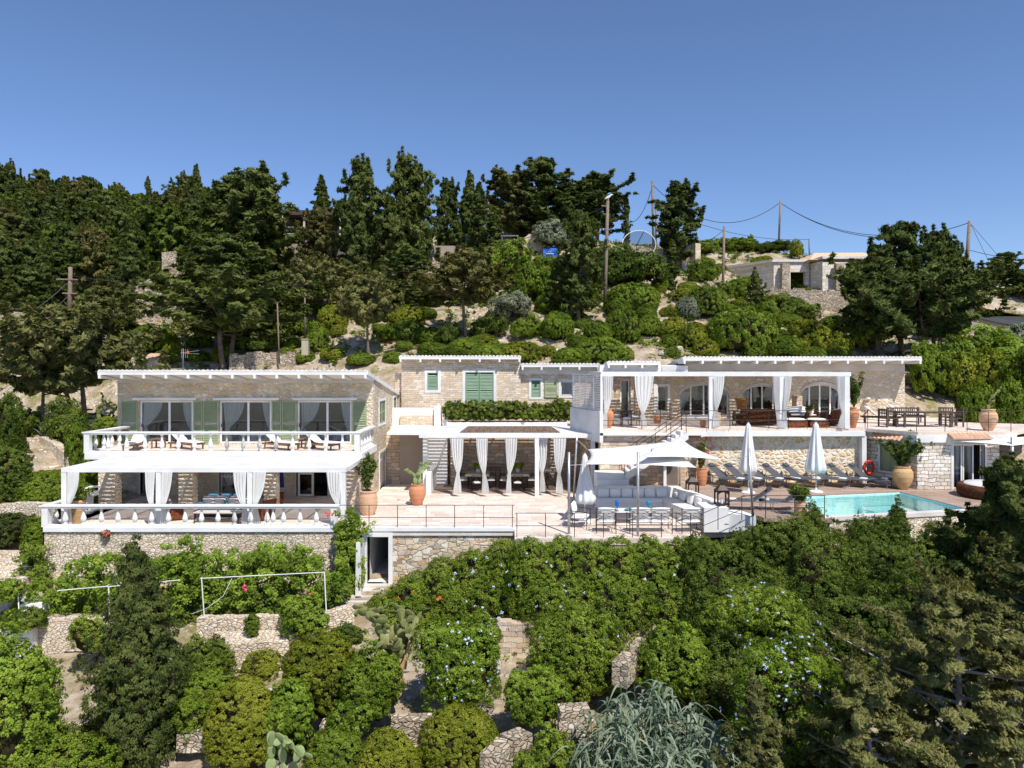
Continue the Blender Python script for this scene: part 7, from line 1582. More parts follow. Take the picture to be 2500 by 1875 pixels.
rows = [
 ('umb1', 560, 655, 330, 50.5, 'c', 'wide dark evergreen with several trunks standing above the west villa roof'),
 ('broad2', 590, 398, 250, 66, 'c', 'tall dense evergreen in front of the timber-roofed hillside house'),
 ('broad1', 545, 560, 230, 58, 'c', 'mid-height dark evergreen just behind the wide multi-trunked one'),
 ('umb1', 190, 745, 300, 41.2, 'j', 'ragged yellowish cypress shading the parking beside the west villa'),
 ('umb2', 110, 800, 200, 40.2, 'j', 'lower ragged cypress next to the parked scooter'),
 ('umb2', 900, 672, 140, 868, 'j', 'small split-trunk cypress on the stony slope above the gap between villas'),
 ('broad3', 895, 384, 150, 66, 'c', 'tall narrow evergreen with a rounded tip beside the twin-topped one'),
 ('broad2', 1005, 370, 150, 68, 'c', 'tall twin-topped evergreen rising highest in the middle of the hill'),
 ('broad1', 860, 470, 120, 64, 'c', 'evergreen filling the middle of the slope below the rounded tip'),
 ('broad3', 965, 480, 130, 66, 'c', 'dense evergreen under the twin-topped tree'),
 ('rag1', 1000, 600, 170, 58, 'c', 'dark leaning evergreen on the terraced slope above the green double door'),
 ('umb2', 1132, 612, 190, 828, 'b', 'brownish umbrella-shaped cypress with a straight pale trunk'),
 ('broad3', 1092, 432, 85, 78, 'c', 'slim dark evergreen in front of the reed-screened terrace'),
 ('cone2', 1136, 410, 80, 78, 'c', 'pointed evergreen leaning over the reed-screened terrace'),
 ('col1', 1170, 440, 42, 74, 'c', 'narrow columnar cypress beside the pointed evergreen'),
 ('col1', 1205, 500, 40, 72, 'c', 'dark columnar cypress standing by the roof terrace railing'),
 ('broad2', 1240, 405, 145, 84, 'b', 'brown-tinged evergreen on the skyline west of the big crown'),
 ('broad1', 1318, 376, 190, 84, 'c', 'broad evergreen whose crown dominates the middle skyline'),
 ('broad2', 1400, 430, 155, 82, 'c', 'bushy evergreen between the big crown and the gull pole'),
 ('broad1', 1462, 415, 165, 83, 'c', 'dense rounded evergreen behind the gull pole'),
 ('col1', 1529, 468, 20, 82, 'c', 'thin columnar cypress at the east end of the middle tree group'),
 ('broad3', 1415, 520, 130, 790, 'c', 'evergreen with two bare pale trunks west of the gull pole'),
 ('rag1', 1372, 615, 70, 775, 'c', 'small ragged evergreen beside the two bare trunks'),
 ('broad3', 1655, 438, 135, 655, 'c', 'solitary tall evergreen standing in front of the twin poles'),
 ('col1', 1640, 580, 34, 712, 'c', 'short thin evergreen below the solitary tall one'),
 ('cone1', 1848, 650, 60, 790, 'c', 'small conical evergreen in front of the unfinished villa'),
 ('broad1', 2195, 528, 215, 54, 'c', 'massive evergreen towering behind the east villa roof'),
 ('broad2', 2140, 610, 200, 52, 'c', 'wide evergreen skirt hiding the end of the unfinished villa'),
 ('rag1', 2290, 548, 150, 55, 'c', 'tall ragged evergreen with a bare pale leader east of the massive one'),
 ('umb1', 2260, 640, 260, 50, 'c', 'low wide evergreen behind the end of the east villa'),
 ('broad3', 2340, 590, 90, 58, 'c', 'evergreen touching the leaning utility pole'),
 ('broad1', 2455, 612, 110, 80, 'c', 'dark rounded evergreen near the far east skyline'),
 ('broad2', 2500, 650, 120, 74, 'c', 'dark evergreen cut by the east edge of the view'),
 ('broad3', 2380, 680, 90, 84, 'd', 'green-leaved tree on the skyline beyond the tiled roof'),
 ('cone1', 792, 426, 78, 92, 'c', 'dark conical evergreen alone on the skyline above the timber-roofed house'),
 ('rag1', 775, 500, 110, 70, 'b', 'brownish evergreen screening the timber-roofed house'),
 ('umb2', 805, 640, 150, 60, 'j', 'thin olive-coloured cypress below the timber-roofed house'),
 ('broad3', 665, 480, 110, 71, 'c', 'evergreen at the west side of the timber-roofed house'),
 ('cone2', 488, 398, 48, 96, 'c', 'slender spire-like evergreen rising above the wood'),
 ('col1', 361, 427, 15, 104, 'c', 'single thin cypress standing free on the west skyline'),
 ('cone2', 42, 410, 30, 88, 'c', 'small pointed evergreen near the west end of the skyline'),
 ('broad2', 8, 385, 90, 84, 'c', 'highest evergreen at the west edge of the view'),
 ('broad1', 100, 405, 80, 88, 'c', 'rounded evergreen top on the west skyline'),
 ('broad3', 215, 430, 75, 92, 'c', 'evergreen with a rounded top breaking the west skyline'),
 ('broad2', 450, 422, 90, 90, 'c', 'bushy evergreen top west of the slender spire'),
 ('broad3', 655, 500, 60, 88, 'b', 'thin evergreen behind the tall dense tree'),
 ('umb2', 270, 700, 160, 52.5, 'j', 'spreading yellowish evergreen behind the west utility pole'),
 ('broad1', 60, 640, 150, 56, 'c', 'dark evergreen above the rubble bank at the west edge'),
 ('broad2', 160, 600, 150, 60, 'c', 'dark evergreen directly behind the west utility pole'),
 ('broad3', 260, 590, 130, 62, 'c', 'dark evergreen between the utility pole and the pale bank'),
 ('col1', 1012, 690, 40, 800, 'c', 'short dark columnar evergreen on the stony slope'),
 ('umb2', 750, 640, 110, 57, 'j', 'sparse olive evergreen above the electricity cabinet'),
]
for k_, sx, top, w_, b_, m_, lab in rows: htree(k_, sx, top, w_, b_, m_, lab)
r_ = random.Random(77); gw = 'dark evergreens of the dense wood on the western slope'; nw = 0
for Yr in (59, 63, 67.5, 72, 77, 82, 87, 92, 98):
    for k in range(16):
        sx = -25+k*48*(70/Yr)**.35+r_.uniform(-16, 16)
        lim = 690 if Yr > 74 else (500 if Yr > 66 else 350)
        if sx > lim: continue
        if Yr < 66 and 330 < sx: continue
        y = Yr+r_.uniform(-1.5, 1.5); x = X(sx, y); z = H(x, y); h = r_.uniform(5.6, 8.2)
        tops = np.interp(sx, [0, 60, 120, 200, 280, 340, 420, 520, 620, 700], [412, 430, 425, 440, 452, 480, 470, 450, 430, 500])
        h = min(h, Z(tops, y)-z+r_.uniform(-.6, .2))
        if h < 2.5: continue
        kd = r_.choice(('broad1', 'broad2', 'broad3', 'cone1', 'rag1', 'cone2')); q_ = h/8
        t = place_tree('evergreen_tree', PROTO[kd][:2], (x, y, z-.1), (q_*r_.uniform(.9, 1.15), q_*r_.uniform(.9, 1.15), q_), r_.uniform(0, 6.3), 'dark evergreen among the close-packed trees of the western hillside wood', 'tree', gw, G[r_.choice(('cypress', 'cypress', 'dark', 'cypress', 'cypbrown'))]); nw += 1
# domed shrubs: (photo x, foot row, half width, height in photo px, material, label)
def hdome(kind, sx, base, hw_, hp_, m, label, y=None, name='hill_shrub', group=None):
    if y is None: x, y, z = hit(sx, base)
    else: x = X(sx, y); z = H(x, y)
    s = hw_/F*y; return place_tree(name, PROTO[kind][:2], (x, y, z-.15), (s/1.03, s*.95, hp_/F*y/1.02+.12), (sx*.37) % 6.28, label, 'shrub', group, G[MATK[m]])
D = [('dome0', 375, 856, 52, 58, 'l', 'large green dome shrub above the little tiled chimney'), ('dome1', 425, 862, 27, 30, 'y', 'small yellow-green dome shrub beside the large green dome'),
 ('dome1', 813, 802, 38, 52, 'y', 'olive-green dome shrub uphill of the electricity cabinet'), ('loose0', 778, 858, 36, 52, 'l', 'loose green shrub beside the electricity cabinet'),
 ('dome3', 828, 820, 20, 26, 'y', 'little yellowish shrub on the stony bank'), ('dome2', 881, 890, 36, 24, 'l', 'green dome shrub just behind the gap between the two villas'),
 ('dome3', 958, 884, 24, 22, 'l', 'small green dome touching the corner of the centre roof'), ('loose1', 995, 842, 48, 52, 'd', 'dark loose shrub in tree shade on the stony slope'),
 ('dome0', 1140, 868, 48, 36, 'l', 'bright green dome shrub directly above the centre roof'), ('dome2', 1055, 866, 38, 28, 'l', 'low green dome west of the bright one above the centre roof'),
 ('loose2', 1095, 845, 30, 44, 'd', 'dark shrub in the shade of the umbrella-shaped cypress'), ('dome4', 1000, 795, 40, 46, 'y', 'yellow-green shrub below the leaning evergreen'),
 ('loose1', 1185, 825, 50, 50, 'd', 'dark green shrub just east of the umbrella-shaped cypress'), ('dome1', 1232, 866, 34, 26, 'l', 'low clipped-looking shrub west of the twin round ones'),
 ('dome0', 1360, 826, 40, 60, 'l', 'upright round shrub standing before the two bare trunks'), ('loose0', 1282, 832, 36, 46, 'l', 'loose leafy shrub west of the upright round one'),
 ('dome2', 1460, 836, 36, 50, 'l', 'round shrub at the foot of the gull pole'), ('dome1', 1545, 762, 64, 66, 'h', 'broad green dome shrub just east of the gull pole'),
 ('dome3', 1522, 830, 46, 70, 'h', 'tall round green shrub below the broad dome'), ('dome4', 1586, 822, 28, 44, 'h', 'narrow green shrub attached to the tall round one'),
 ('dome2', 1578, 778, 26, 26, 'l', 'small pale-topped dome between the two big green ones'), ('dome1', 1270, 880, 54, 42, 'y', 'olive dome shrub above the corner of the centre roof'),
 ('dome4', 1465, 888, 64, 58, 'h', 'big bright green dome shrub just above the low annex roof'), ('dome0', 1395, 886, 48, 34, 'h', 'lower green dome joined to the big bright one'),
 ('dome3', 1412, 852, 26, 30, 'l', 'small green dome between the two shrub rows'), ('dome1', 1645, 826, 36, 48, 'y', 'dry olive-coloured shrub on the stony slope'),
 ('dome0', 1680, 775, 30, 46, 'g', 'grey-green round shrub in the middle of the slope'), ('dome1', 1725, 770, 48, 66, 'h', 'tall green dome shrub below the grey utility pole'),
 ('dome2', 1810, 856, 82, 96, 'h', 'very large bright green dome shrub above the east villa roof'), ('dome4', 1690, 848, 38, 52, 'y', 'yellowish round shrub west of the very large dome'),
 ('dome3', 1722, 866, 32, 36, 'y', 'small yellow-green shrub just behind the east villa roof'), ('loose1', 1872, 800, 40, 60, 'l', 'flowering loose shrub on the shoulder of the very large dome'),
 ('dome0', 1912, 866, 46, 42, 'l', 'neat green dome shrub behind the roof with scattered flowers'), ('loose2', 1985, 862, 50, 66, 'y', 'loose olive shrub behind the rafters of the east villa'),
 ('loose0', 1935, 790, 62, 50, 'd', 'dark thicket below the unfinished villa terrace'), ('loose1', 2055, 868, 48, 50, 'y', 'yellow-green thicket under the massive evergreen'),
 ('loose2', 2110, 855, 50, 60, 'y', 'olive thicket beside the trunk of the massive evergreen'), ('loose0', 1880, 855, 32, 30, 'l', 'small green shrub between the two largest domes'),
 ('loose0', 1560, 700, 80, 76, 'd', 'dark green thicket below the round net dish'), ('loose1', 1480, 690, 60, 80, 'd', 'dark thicket climbing beside the gull pole'),
 ('loose2', 1230, 700, 70, 92, 'h', 'leafy green thicket under the roof terrace railing'), ('loose0', 1300, 740, 66, 84, 'l', 'green thicket below the blue banner'),
 ('loose1', 1170, 640, 50, 50, 'h', 'green shrub under the terrace of the reed-screened house'), ('loose2', 1245, 790, 60, 60, 'g', 'grey-green shrub on the bank west of the two bare trunks'),
 ('loose0', 1715, 690, 36, 40, 'l', 'loose shrub at the foot of the stone pier wall'), ('loose1', 1790, 726, 36, 36, 'l', 'leafy shrub below the window of the unfinished villa'),
 ('loose2', 1806, 706, 26, 24, 'h', 'bright leafy shrub next to the small conical evergreen'), ('loose0', 1690, 620, 60, 24, 'l', 'low scrub clump on the eastern ridge by the standing stones'),
 ('loose1', 1790, 612, 60, 26, 'l', 'low scrub clump on the ridge under the tallest pole'), ('loose2', 1895, 618, 50, 26, 'd', 'dark scrub on the ridge beside the tiled roof'),
 ('loose0', 1948, 632, 18, 34, 'y', 'little round tree on the ridge next to the tiled roof'), ('loose1', 1836, 612, 15, 34, 'y', 'tiny round-headed tree at the foot of the tallest pole'),
 ('loose2', 430, 680, 44, 26, 'h', 'green shrub under the trees above the pale retaining bank'), ('loose0', 385, 738, 40, 32, 'h', 'green shrub spilling over the pale retaining bank'),
 ('loose1', 870, 508, 60, 30, 'g', 'grey-green olive crown behind the timber-roofed house'), ('loose2', 820, 520, 40, 34, 'g', 'small grey olive bush beside the lone conical evergreen'),
 ('loose0', 1360, 610, 60, 50, 'g', 'grey olive bush above the blue banner'), ('loose1', 1290, 585, 50, 34, 'h', 'green bush growing over the ruined stone wall'),
 ('loose2', 670, 760, 60, 60, 'l', 'green shrub in tree shade near the thin white pole'), ('loose0', 640, 860, 50, 40, 'd', 'dark shrub behind the west villa roof by the wooden pole'),
 ('dome3', 700, 872, 24, 22, 'l', 'small green dome at the corner of the west villa roof'), ('dome1', 745, 884, 26, 24, 'l', 'low dome shrub behind the east end of the west villa roof')]
for a in D: hdome(*a)
r_ = random.Random(5); taken = [hit(a[1], a[2]) for a in D]; nd = 0
while nd < 190:
    sx, base = r_.uniform(280, 2120), r_.uniform(640, 890); x, y, z = hit(sx, base)
    if y > 96 or any(math.hypot(x-a[0], y-a[1]) < 1.25 for a in taken): continue
    taken.append((x, y)); nd += 1; hw_ = r_.uniform(.55, 1.25)*F/y
    hdome(r_.choice(('dome0', 'dome1', 'dome2', 'dome3', 'dome4', 'loose0')), sx, base, hw_, hw_*r_.uniform(.7, 1.05), r_.choice('lhhly'), 'rounded green shrub, one of the many small ones dotting the stony slope', group='small rounded shrubs dotting the stony slope')
# east side greenery behind the upper deck
for a in (('loose0', 2440, 0, 110, 120, 'r', 'large bright green tree-like shrub behind the open end of the upper terrace', 46), ('loose1', 2330, 0, 75, 120, 'h', 'leafy green shrub between the east villa and the bright one', 45.5),
          ('loose2', 2270, 0, 55, 105, 'l', 'green shrub touching the end wall of the east villa', 44.8), ('loose0', 2500, 0, 90, 130, 'h', 'dark leafy shrub at the east edge behind the wide jar', 42),
          ('loose1', 2400, 0, 80, 120, 'y', 'yellow-tipped shrub in front of the bright tree-like one', 44), ('loose2', 2450, 0, 70, 80, 'g', 'grey-green olive shrub below the slate roof', 52),
          ('loose0', 2395, 0, 60, 90, 'l', 'low green shrub under the terrace railing end', 40), ('loose1', 2480, 0, 60, 120, 'h', 'leafy shrub beside the wide terracotta jar', 39.2)):
    hdome(*a)
for a in (('loose0', 168, 0, 60, 75, 'd', 'dark shrub under the ragged cypress beside the balcony', 38.5), ('loose1', 225, 0, 46, 52, 'l', 'green shrub against the west side of the villa balcony', 37.5),
          ('dome2', 90, 0, 26, 46, 'y', 'yellowish shrub beside the parking kerb', 40.5), ('loose2', 260, 0, 40, 44, 'h', 'low leafy shrub behind the balcony corner', 40), ('loose1', 30, 0, 60, 60, 'd', 'dark shrub below the parked scooter', 38.8),
          ('loose2', 205, 0, 42, 110, 'l', 'tall green shrub rising behind the west pergola end', 35.5), ('loose0', 8, 0, 44, 110, 'd', 'dark leafy shrub at the west edge above the stairs', 36)): hdome(*a)
# agaves by the parking
t = empty('agave', (X(118, 38.5), 38.5, H(X(118, 38.5), 38.5)), 'blue-grey agave growing between the shrubs beside the parking', 'agave'); mb = MB(); r_ = random.Random(2)
for k in range(26):
    a_ = k*2.4; l_ = r_.uniform(.8, 1.2); e_ = r_.uniform(.5, 1.3); d = Vector((math.cos(a_)*math.cos(e_), math.sin(a_)*math.cos(e_), math.sin(e_))); s_ = Vector((-math.sin(a_), math.cos(a_), 0))*.07
    mb.add([(-s_)[:], s_[:], (d*l_*.5+s_*1.1)[:], (d*l_*.5-s_*1.1)[:], (d*l_)[:]], [(0, 1, 2, 3), (3, 2, 4)])
lb(mb, 'leaf_rosette', M['agave'], t)
# undergrowth, grass tufts and stones
def scatter_tufts(name, label, n, xr, yr, mat, size, seed, per=16, cr=.22, cond=None, asp=3.0):
    L = Leaves(seed); x = L.r.uniform(*xr, n); y = L.r.uniform(*yr, n); nz = np.sin(x*.9+seed)+np.sin(y*1.1+x*.4)+np.sin(x*2.3-y*1.7)*.7
    k = nz > -.3
    if cond is not None: k &= cond(x, y)
    x, y = x[k], y[k]; z = Hs(x, y)+cr*.3; C_ = np.column_stack([x, y, z]); L.clumps(C_, np.tile([[0, 0, 1.]], (len(C_), 1)), cr*L.r.uniform(.5, 1.4, len(C_)), per, size, asp, .7, .8, 1.2)
    me = L.mesh(name); me.materials.append(G[mat]); o = bpy.data.objects.new(name, me); link(o); tag(o, label, kind='stuff')
hillc = lambda x, y: (np.abs(x) < y*.78)
scatter_tufts('hill_undergrowth', 'low green undergrowth scattered over the hillside', 3000, (-60, 70), (46, 100), 'l', .12, 5, cond=hillc) if False else None
scatter_tufts('hill_undergrowth', 'low green undergrowth scattered over the hillside', 7500, (-60, 66), (45.5, 100), 'lentisk', .13, 5, 18, .34, hillc, 2.2)
scatter_tufts('dry_grass', 'dry yellow grass tufts between the hillside stones', 2600, (-50, 56), (45.5, 90), 'dry', .12, 9, 12, .18, hillc, 3.4)
gcond = lambda x, y: (np.abs(x) < y*.75)
scatter_tufts('garden_undergrowth', 'low weeds and seedlings on the bare garden soil', 620, (-20, 14), (16, 27.4), 'bright', .055, 11, 16, .13, gcond, 2.2)
scatter_tufts('garden_dry_grass', 'dry grass and twigs littering the garden soil', 420, (-20, 14), (16, 27), 'dry', .05, 13, 14, .11, gcond, 3.6)
def stones(name, label, n, xr, yr, smin, smax, seed, cond):
    r = np.random.default_rng(seed); mb = MB(); base, bf = ico((0, 0, 0), (1, 1, .6), 1, .18, seed); x = r.uniform(*xr, n); y = r.uniform(*yr, n); k = cond(x, y)&(np.sin(x*.8)+np.sin(y*.9+x*.5) > -.2); x, y = x[k], y[k]; z = Hs(x, y)
    V = []; Fa = []; o_ = 0
    for i in range(len(x)):
        s = r.uniform(smin, smax)*r.uniform(.5, 1); a_ = r.uniform(0, 6.3); c, s_ = math.cos(a_), math.sin(a_); b = base*s*np.array([r.uniform(.8, 1.5), 1, r.uniform(.7, 1.2)]); V.append(np.column_stack([b[:, 0]*c-b[:, 1]*s_+x[i], b[:, 0]*s_+b[:, 1]*c+y[i], b[:, 2]+z[i]+s*.15])); Fa += [[q+o_ for q in f] for f in bf]; o_ += len(b)
    me = bpy.data.meshes.new(name); me.from_pydata(np.concatenate(V).tolist(), [], Fa); me.materials.append(M['rock']); o = bpy.data.objects.new(name, me); link(o); tag(o, label, kind='stuff')
M['rock'] = plain('pale_limestone_rock', (.47, .41, .35), .95, .3, 1.1, bump=.6, bs=9)
stones('hillside_stones', 'loose pale limestone rocks strewn over the hillside', 3000, (-55, 60), (45.2, 92), .10, .42, 3, hillc)
stones('garden_stones', 'small pale stones lying on the garden soil', 500, (-20, 14), (16, 27.3), .03, .12, 4, gcond)
# terrace walls of the hill
def hwall(label, pts, h, mat='stone_rough', th=.5):
    P = []
    for sx, sy, y in pts:
        P.append(Vector((X(sx, y), y, Z(sy, y))))
    mb = MB(); r = random.Random(len(label)+int(pts[0][0]))
    for i in range(len(P)-1):
        n = max(1, int((P[i+1]-P[i]).length/.5))
        for k in range(n):
            p, q_ = P[i].lerp(P[i+1], k/n), P[i].lerp(P[i+1], (k+1)/n); d = q_-p; d.z = 0; d.normalize(); nn = Vector((-d.y, d.x, 0))*th; j = r.uniform(-.12, .12); g0 = min(H(p.x, p.y), H(q_.x, q_.y))-.5; g0 = min(g0, p.z-h)
            mb.add([(p.x, p.y, g0), (q_.x, q_.y, g0), (q_.x+nn.x, q_.y+nn.y, g0), (p.x+nn.x, p.y+nn.y, g0), (p.x, p.y, p.z+j), (q_.x, q_.y, q_.z+j), (q_.x+nn.x, q_.y+nn.y, q_.z+j), (p.x+nn.x, p.y+nn.y, p.z+j)], [(0, 3, 2, 1), (4, 5, 6, 7), (0, 1, 5, 4), (1, 2, 6, 5), (2, 3, 7, 6), (3, 0, 4, 7)])
    return mb.build('stone_wall', M[mat], label=label, cat='wall')
hwall('cream retaining wall behind the parking west of the villa', [(-20, 925, 49.5), (120, 905, 49.8), (290, 890, 50)], 3, 'brick_stone')
hwall('pale rubble retaining bank under the western trees', [(330, 700, 57), (360, 682, 57.5), (480, 672, 58), (500, 690, 58)], 2.2)
hwall('pale boulder wall glimpsed between trunks in the western wood', [(395, 618, 64), (450, 615, 64.5), (520, 610, 65), (560, 625, 65)], 2)
hwall('grey rubble bank at the west edge behind the parking', [(-20, 760, 54), (50, 765, 54), (110, 800, 53), (130, 830, 52.5)], 2.2)
hwall('low dark stone wall behind the west villa roof', [(560, 866, 49.6), (640, 858, 50), (720, 862, 50)], 1.2)
hwall('pale rocky outcrop wall between the olive cypress trees', [(700, 672, 64), (760, 690, 63.5), (800, 700, 63)], 2)
hwall('stone terrace wall below the reed-screened house', [(970, 618, 70), (1040, 628, 70), (1100, 632, 70)], 1.6)
hwall('small field wall beside the two bare trunks', [(1430, 712, 63), (1475, 745, 61)], 1.6)
hwall('curved ruined stone wall next to the blue banner', [(1267, 590, 77), (1290, 572, 77), (1325, 574, 77)], 4, 'brick_stone')
hwall('square stone pier rising beside the solitary evergreen', [(1664, 608, 70), (1686, 596, 69.5), (1698, 594, 68.8)], 5, 'brick_stone', .6)
hwall('rough stone wall leading to the stone pier', [(1600, 612, 72), (1630, 604, 72), (1664, 600, 71)], 2, 'brick_stone')
hwall('dry stone terrace wall beneath the unfinished villa', [(1880, 700, 67), (1965, 706, 66), (2110, 712, 65.5)], 3.6)
hwall('lower stone terrace wall beneath the unfinished villa', [(1990, 770, 62), (2040, 768, 62), (2100, 770, 62)], 2.2)
hwall('short stone wall beyond the end of the east villa', [(2211, 968, 45.5), (2290, 978, 44.5)], 1.6, 'brick_pink')
hwall('shaded concrete wall under the massive evergreen', [(2240, 850, 49), (2380, 858, 49)], 2.6, 'umber')
hwall('fallen pale logs and rubble above the annex roof', [(1500, 856, 50), (1560, 853, 50)], .6)
# ---- buildings on the hill
def simple_house(label, x, y, z): return empty('hillside_house', (x, y, z), label, 'house')
# unfinished stone villa
y = 70.; Xx = lambda s, yy=70.: X(s, yy)
t = simple_house('unfinished pale stone villa with empty openings and a tiled roof', Xx(1980), y, 4)
g0 = Z(708, 70)
mb = MB(); wall_front(mb, Xx(1889), Xx(1976), g0, Z(640, 70), 70, .5, [(Xx(1930), Xx(1966), g0, Z(664, 70)), (Xx(1907), Xx(1911), g0, Z(664, 70))]); mb.build('front_wall', M['villa'] if 'villa' in M else M['brick_stone'], t)
M['villa'] = bricky('new_pale_masonry', [rgb(h) for h in ('e3d6c7', 'f0e7db', 'd9cab8', 'f4ede3')], rgb('c9bbaa'), .5, .3, .012, warp=.12, warpscale=1.0)
for o in t.children: o.data.materials[0] = M['villa']
mb = MB(); wall_front(mb, Xx(2008, 68), Xx(2140, 68), Z(712, 68), Z(640, 68), 68, .5, [(Xx(2062, 68), Xx(2100, 68), Z(712, 68), Z(666, 68)), (Xx(2040, 68), Xx(2046, 68), Z(712, 68), Z(666, 68))]); mb.build('front_wall', M['villa'], t)
mb = MB(); mb.prism([(Xx(1976, 70.2), 70.2), (Xx(2008, 68.2), 68.2), (Xx(2012, 68.2), 68.6), (Xx(1980, 70.2), 70.6)], g0, Z(640, 69)); mb.build('corner_wall', M['villa'], t)
mb = MB(); mb.prism([(Xx(1889, 70.2), 70.2), (Xx(1889, 70.2), 70.6), (Xx(1770, 74.5), 74.9), (Xx(1770, 74.5), 74.5)], g0-1, Z(640, 70)); mb.build('side_wall', M['villa'], t)
mb = MB(); mb.box(Xx(1873, 70.6), Xx(1881, 70.6), 70.9, 71.6, Z(697, 71), Z(666, 71)); mb.build('window_shade_block', M['room'], t)  # solid dark block; the shade of an empty opening painted as its colour
mb = MB(); mb.prism([(Xx(1884), 69.8), (Xx(1976), 69.8), (Xx(2006, 68), 67.8), (Xx(2142, 68), 67.8), (Xx(2142, 68), 80), (Xx(1768, 74.5), 74.4)], Z(640, 70)+.003, Z(634, 70)); mb.build('cornice', M['offwhite'], t)
for a, yy in ((1910, 69.2), (2042, 67.2)): mb = MB(); mb.box(X(a, yy), X(a+18, yy), yy, yy+.6, Z(708, yy), Z(643, yy)); mb.build('stone_column', M['stone_rough'], t)
mb = MB(); room(mb, Xx(1900), Xx(2150), 70.6, 78, g0, Z(642, 70)); mb.build('interior', M['room'], t)
rz0 = Z(636, 69); mb = MB(); a_, b_ = Xx(1960, 70), Xx(2150, 70)
mb.add([(a_, 68.4, rz0), (b_, 67.9, rz0), (b_, 79, rz0), (a_, 79, rz0), (a_+2.6, 73.5, rz0+1.45), (b_, 73.5, rz0+1.5)], [(0, 1, 5, 4), (2, 3, 4, 5), (3, 0, 4), (0, 3, 2, 1)]); M['tilefar'] = striped('far_clay_tiles', rgb('e6cdac'), rgb('c8a684'), .5, 'X'); mb.build('roof', M['tilefar'], t)
# slate-ended tiled roof at the east
t = simple_house('low house with a pale clay-tiled gable roof at the east edge', X(2440, 60), 60, 2); zz = Z(762, 60)
mb = MB(); mb.xprofile([(X(2345, 60), Z(763, 60)), (X(2378, 60), Z(750, 60)), (X(2378, 60)+.1, Z(752, 60)-.4), (X(2560, 60), Z(800, 60)), (X(2560, 60), Z(812, 60)), (X(2345, 60), Z(768, 60)-.0)], 60, 60.2); mb.build('gable', M['greyslate'] if 'greyslate' in M else M['grey'], t)
mb = MB(); mb.box(X(2352, 60.1), X(2580, 60.1), 60.21, 66, -1, Z(772, 60)); mb.build('wall', M['umber'], t)
mb = MB(); p0, p1 = (X(2378, 60), 60.0, Z(750, 60)), (X(2560, 60), 60.0, Z(772, 60)); mb.add([(p0[0], 59.9, p0[2]+.06), (X(2600, 60), 59.9, Z(790, 60)), (X(2600, 66), 67, Z(790, 60)), (p0[0], 67, p0[2]+.06), (X(2340, 60), 67, Z(764, 60)), (X(2340, 60), 59.9, Z(764, 60)+.05)], [(0, 1, 2, 3), (0, 3, 4, 5)]); o = mb.build('roof', M['tilefar'], t)
# timber-roofed house in the west wood
y = 73.; t = simple_house('hillside house with a dark timber verandah roof among the trees', X(760, y), y, 8)
mb = MB(); mb.box(X(682, y), X(835, y), y, y+5, Z(524, y), Z(513, y)); mb.build('verandah_roof', M['darkwood'], t)
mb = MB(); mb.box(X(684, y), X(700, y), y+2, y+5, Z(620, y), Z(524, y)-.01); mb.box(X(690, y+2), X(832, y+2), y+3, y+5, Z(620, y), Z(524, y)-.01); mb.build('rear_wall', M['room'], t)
mb = MB(); mb.box(X(686, y), X(740, y), y-.4, y+2, Z(650, y), Z(580, y)); mb.build('balcony_wall', M['umber'], t)
mb = MB()
for s_ in (686, 740, 828): mb.box(X(s_, y), X(s_+4, y), y, y+.2, Z(580, y), Z(524, y)-.01)
for k in (556, 564, 572): mb.box(X(688, y), X(740, y), y-.35, y-.31, Z(k, y)-.03, Z(k, y)+.03)
mb.build('railing_posts', M['offwhite'], t)
mb = MB(); mb.box(X(700, y+1), X(735, y+1), y+1.2, y+2.6, Z(574, y), Z(556, y)); mb.build('sofa_seat', M['grey'], t)
# reed-screened house with terrace
y = 76.; t = simple_house('hillside house with a reed-screened porch and a railed roof terrace', X(1120, y), y, 9)
mb = MB(); mb.box(X(1060, y), X(1180, y), y+3, y+6, Z(600, y), Z(548, y)); mb.build('rear_wall', M['darkwood'], t)
mb = MB(); mb.box(X(1080, y), X(1122, y), y+2.5, y+2.9, Z(594, y), Z(566, y)); mb.build('reed_screen', M['reed'], t)
mb = MB(); mb.box(X(1068, y), X(1080, y), y+2.3, y+2.8, Z(600, y), Z(550, y)); mb.build('pillar', M['offwhite'], t); mb = MB(); mb.box(X(1150, y), X(1158, y), y+2.3, y+2.8, Z(600, y), Z(556, y)); mb.build('pillar', M['offwhite'], t)
mb = MB(); mb.box(X(1062, y), X(1200, y), y-.5, y+6, Z(618, y)-2, Z(602, y)); mb.build('terrace_base', M['umber'], t)
mb = MB()
for s_ in (1138, 1182, 1226, 1264): mb.box(X(s_, y)-.05, X(s_, y)+.05, y-.3, y-.2, Z(606, y), Z(576, y))
mb.box(X(1138, y), X(1266, y), y-.32, y-.18, Z(578, y), Z(575.5, y)); mb.box(X(1138, y), X(1266, y), y-.30, y-.2, Z(588, y), Z(586.5, y)); mb.build('railing_posts', M['greyframe'], t)
mb = MB(); mb.box(X(1190, y), X(1262, y), y, y+4, Z(620, y)-1, Z(606, y)); mb.build('side_block', M['brick_stone'], t)
mb = MB(); mb.box(X(1184, 88), X(1200, 88), 88, 92, Z(560, 88), Z(502, 88)); mb.build('chimney_block', M['offwhite'], t)
